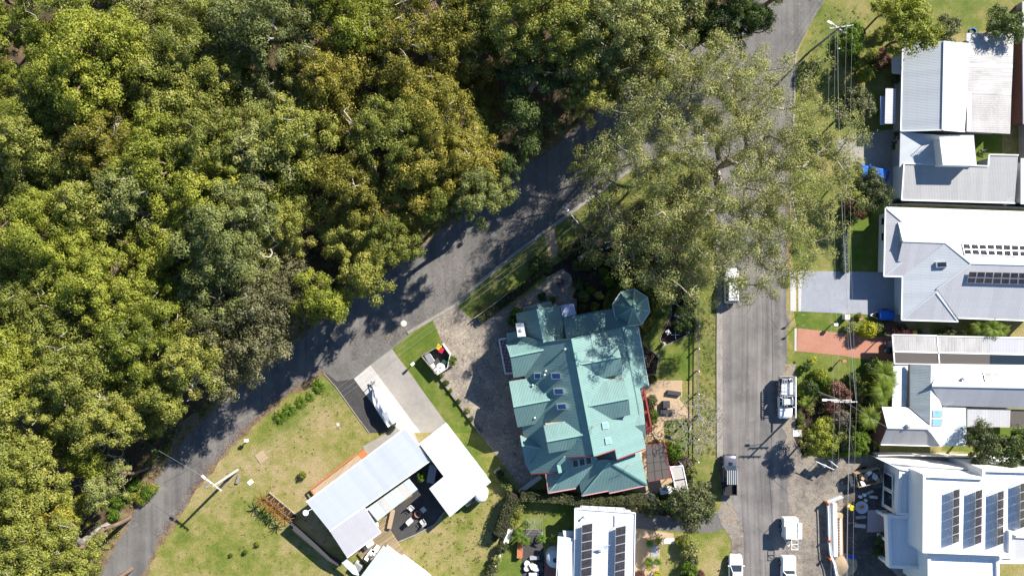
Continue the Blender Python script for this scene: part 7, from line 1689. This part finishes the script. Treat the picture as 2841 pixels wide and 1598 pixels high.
def ground_cover(name, label, polys, n, m, seed, hmax=.5):
    rs = np.random.default_rng(seed); cs = []; rd = []; tr_ = 0
    while len(cs) < n and tr_ < 40000:
        tr_ += 1
        poly = polys[rs.integers(len(polys))]; xs, ys = [q[0] for q in poly], [q[1] for q in poly]
        p = (rs.uniform(min(xs), max(xs)), rs.uniform(min(ys), max(ys)))
        if not inside(p, poly): continue
        g = P(p); cs.append((g.x, g.y, rs.uniform(.05, hmax))); rd.append(rs.uniform(.18, .5))
    o = bpy.data.objects.new(name, np_mesh(name, tuft_leaves(rs, cs, rd, 42, .17, .085, .8), m)); COL.objects.link(o)
    tag(o, label, 'ground cover'); o['kind'] = 'stuff'
ground_cover('ground_cover', 'dark leafy ground cover in the mulch beds of the corner garden', [[(1400,845), (1560,726), (1700,632), (1920,490), (1922,900), (1850,850), (1790,770), (1640,790), (1600,800), (1585,740), (1540,730)], FR(RR, (430,1000), (640,700), (640,1290), (110,1290), (110,1180))], 420, 'leaf_deep', 71)
ground_cover('ground_cover', 'green leafy ground cover in the fern garden by the street', [FR(I, (1210,330), (2240,300), (2240,1270), (1330,1270), (1190,1000))], 260, 'leaf_olive', 72)
ground_cover('grass_tufts', 'ragged grass tufts along the bush edge of the road', [[(p[0]-30, p[1]-24) for p in up_edge[1:16]] + [(p[0]-4, p[1]-3) for p in up_edge[1:16]][::-1]], 420, 'leaf_olive', 73, .15)

def weeds(name, label, polys, n, m, seed):
    rs = np.random.default_rng(seed); cs = []; rd = []
    while len(cs) < n:
        poly = polys[rs.integers(len(polys))]; xs, ys = [q[0] for q in poly], [q[1] for q in poly]
        p = (rs.uniform(min(xs), max(xs)), rs.uniform(min(ys), max(ys)))
        if not inside(p, poly): continue
        g = P(p); cs.append((g.x, g.y, .03)); rd.append(rs.uniform(.08, .32))
    o = bpy.data.objects.new(name, np_mesh(name, tuft_leaves(rs, cs, rd, 26, .09, .04, .08), m)); COL.objects.link(o)
    tag(o, label, 'grass'); o['kind'] = 'stuff'
yards = [[(470,1590), (560,1400), (700,1230), (890,1060), (1000,1180), (900,1300), (850,1370), (950,1500), (1010,1590)], [(1080,1590), (1200,1480), (1340,1330), (1390,1380), (1330,1590)], [(1935,840), (1985,840), (1988,1260), (1935,1280)], [(1300,850), (1520,680), (1640,600), (1600,690), (1330,870)], [(2215,160), (2300,20), (2400,10), (2450,200), (2350,350), (2215,400)]]
weeds('lawn_weeds', 'green weeds and clover tufts dotted through the lawns and verges', yards, 450, 'leaf_lime', 91)
weeds('dry_grass', 'dry straw coloured grass tufts dotted through the lawns and verges', yards, 500, 'leaf_drab', 92)
def fallen(name, label, pts, spread, n, seed, m, z=.03):
    rs = np.random.default_rng(seed); c = []
    for _ in range(n):
        k = rs.integers(len(pts) - 1); t = rs.random(); a, b = pts[k], pts[k+1]; d = abs(rs.normal()) * spread
        l_ = math.hypot(b[0]-a[0], b[1]-a[1]); nx, ny = (b[1]-a[1]) / l_, -(b[0]-a[0]) / l_
        g = P((a[0] + (b[0]-a[0])*t + nx*d, a[1] + (b[1]-a[1])*t + ny*d)); c.append((g.x, g.y, z))
    nr = unit(np.array([0, 0, 1.0]) + rs.normal(size=(n, 3)) * .2)
    o = bpy.data.objects.new(name, np_mesh(name, leaf_quads(rs, np.array(c), nr, .15, .07), m)); COL.objects.link(o); tag(o, label, 'leaves'); o['kind'] = 'stuff'
fallen('fallen_leaves', 'pale fallen leaves strewn over the road along the kerb', [(985,1000), (1089,962), (1131,920), (1265,840), (1343,768), (1436,692), (1536,618), (1642,540)], 55, 5200, 93, 'leaf_dead')
fallen('fallen_leaves', 'fallen leaves gathered along the lawn edge of the road bend', lo_edge[2:10][::-1][::-1], 14, 1500, 94, 'leaf_red')
fallen('fallen_leaves', 'fallen leaves scattered over the street', [(2010,860), (2012,1000), (2010,1260)][::-1], 60, 900, 95, 'leaf_dead')
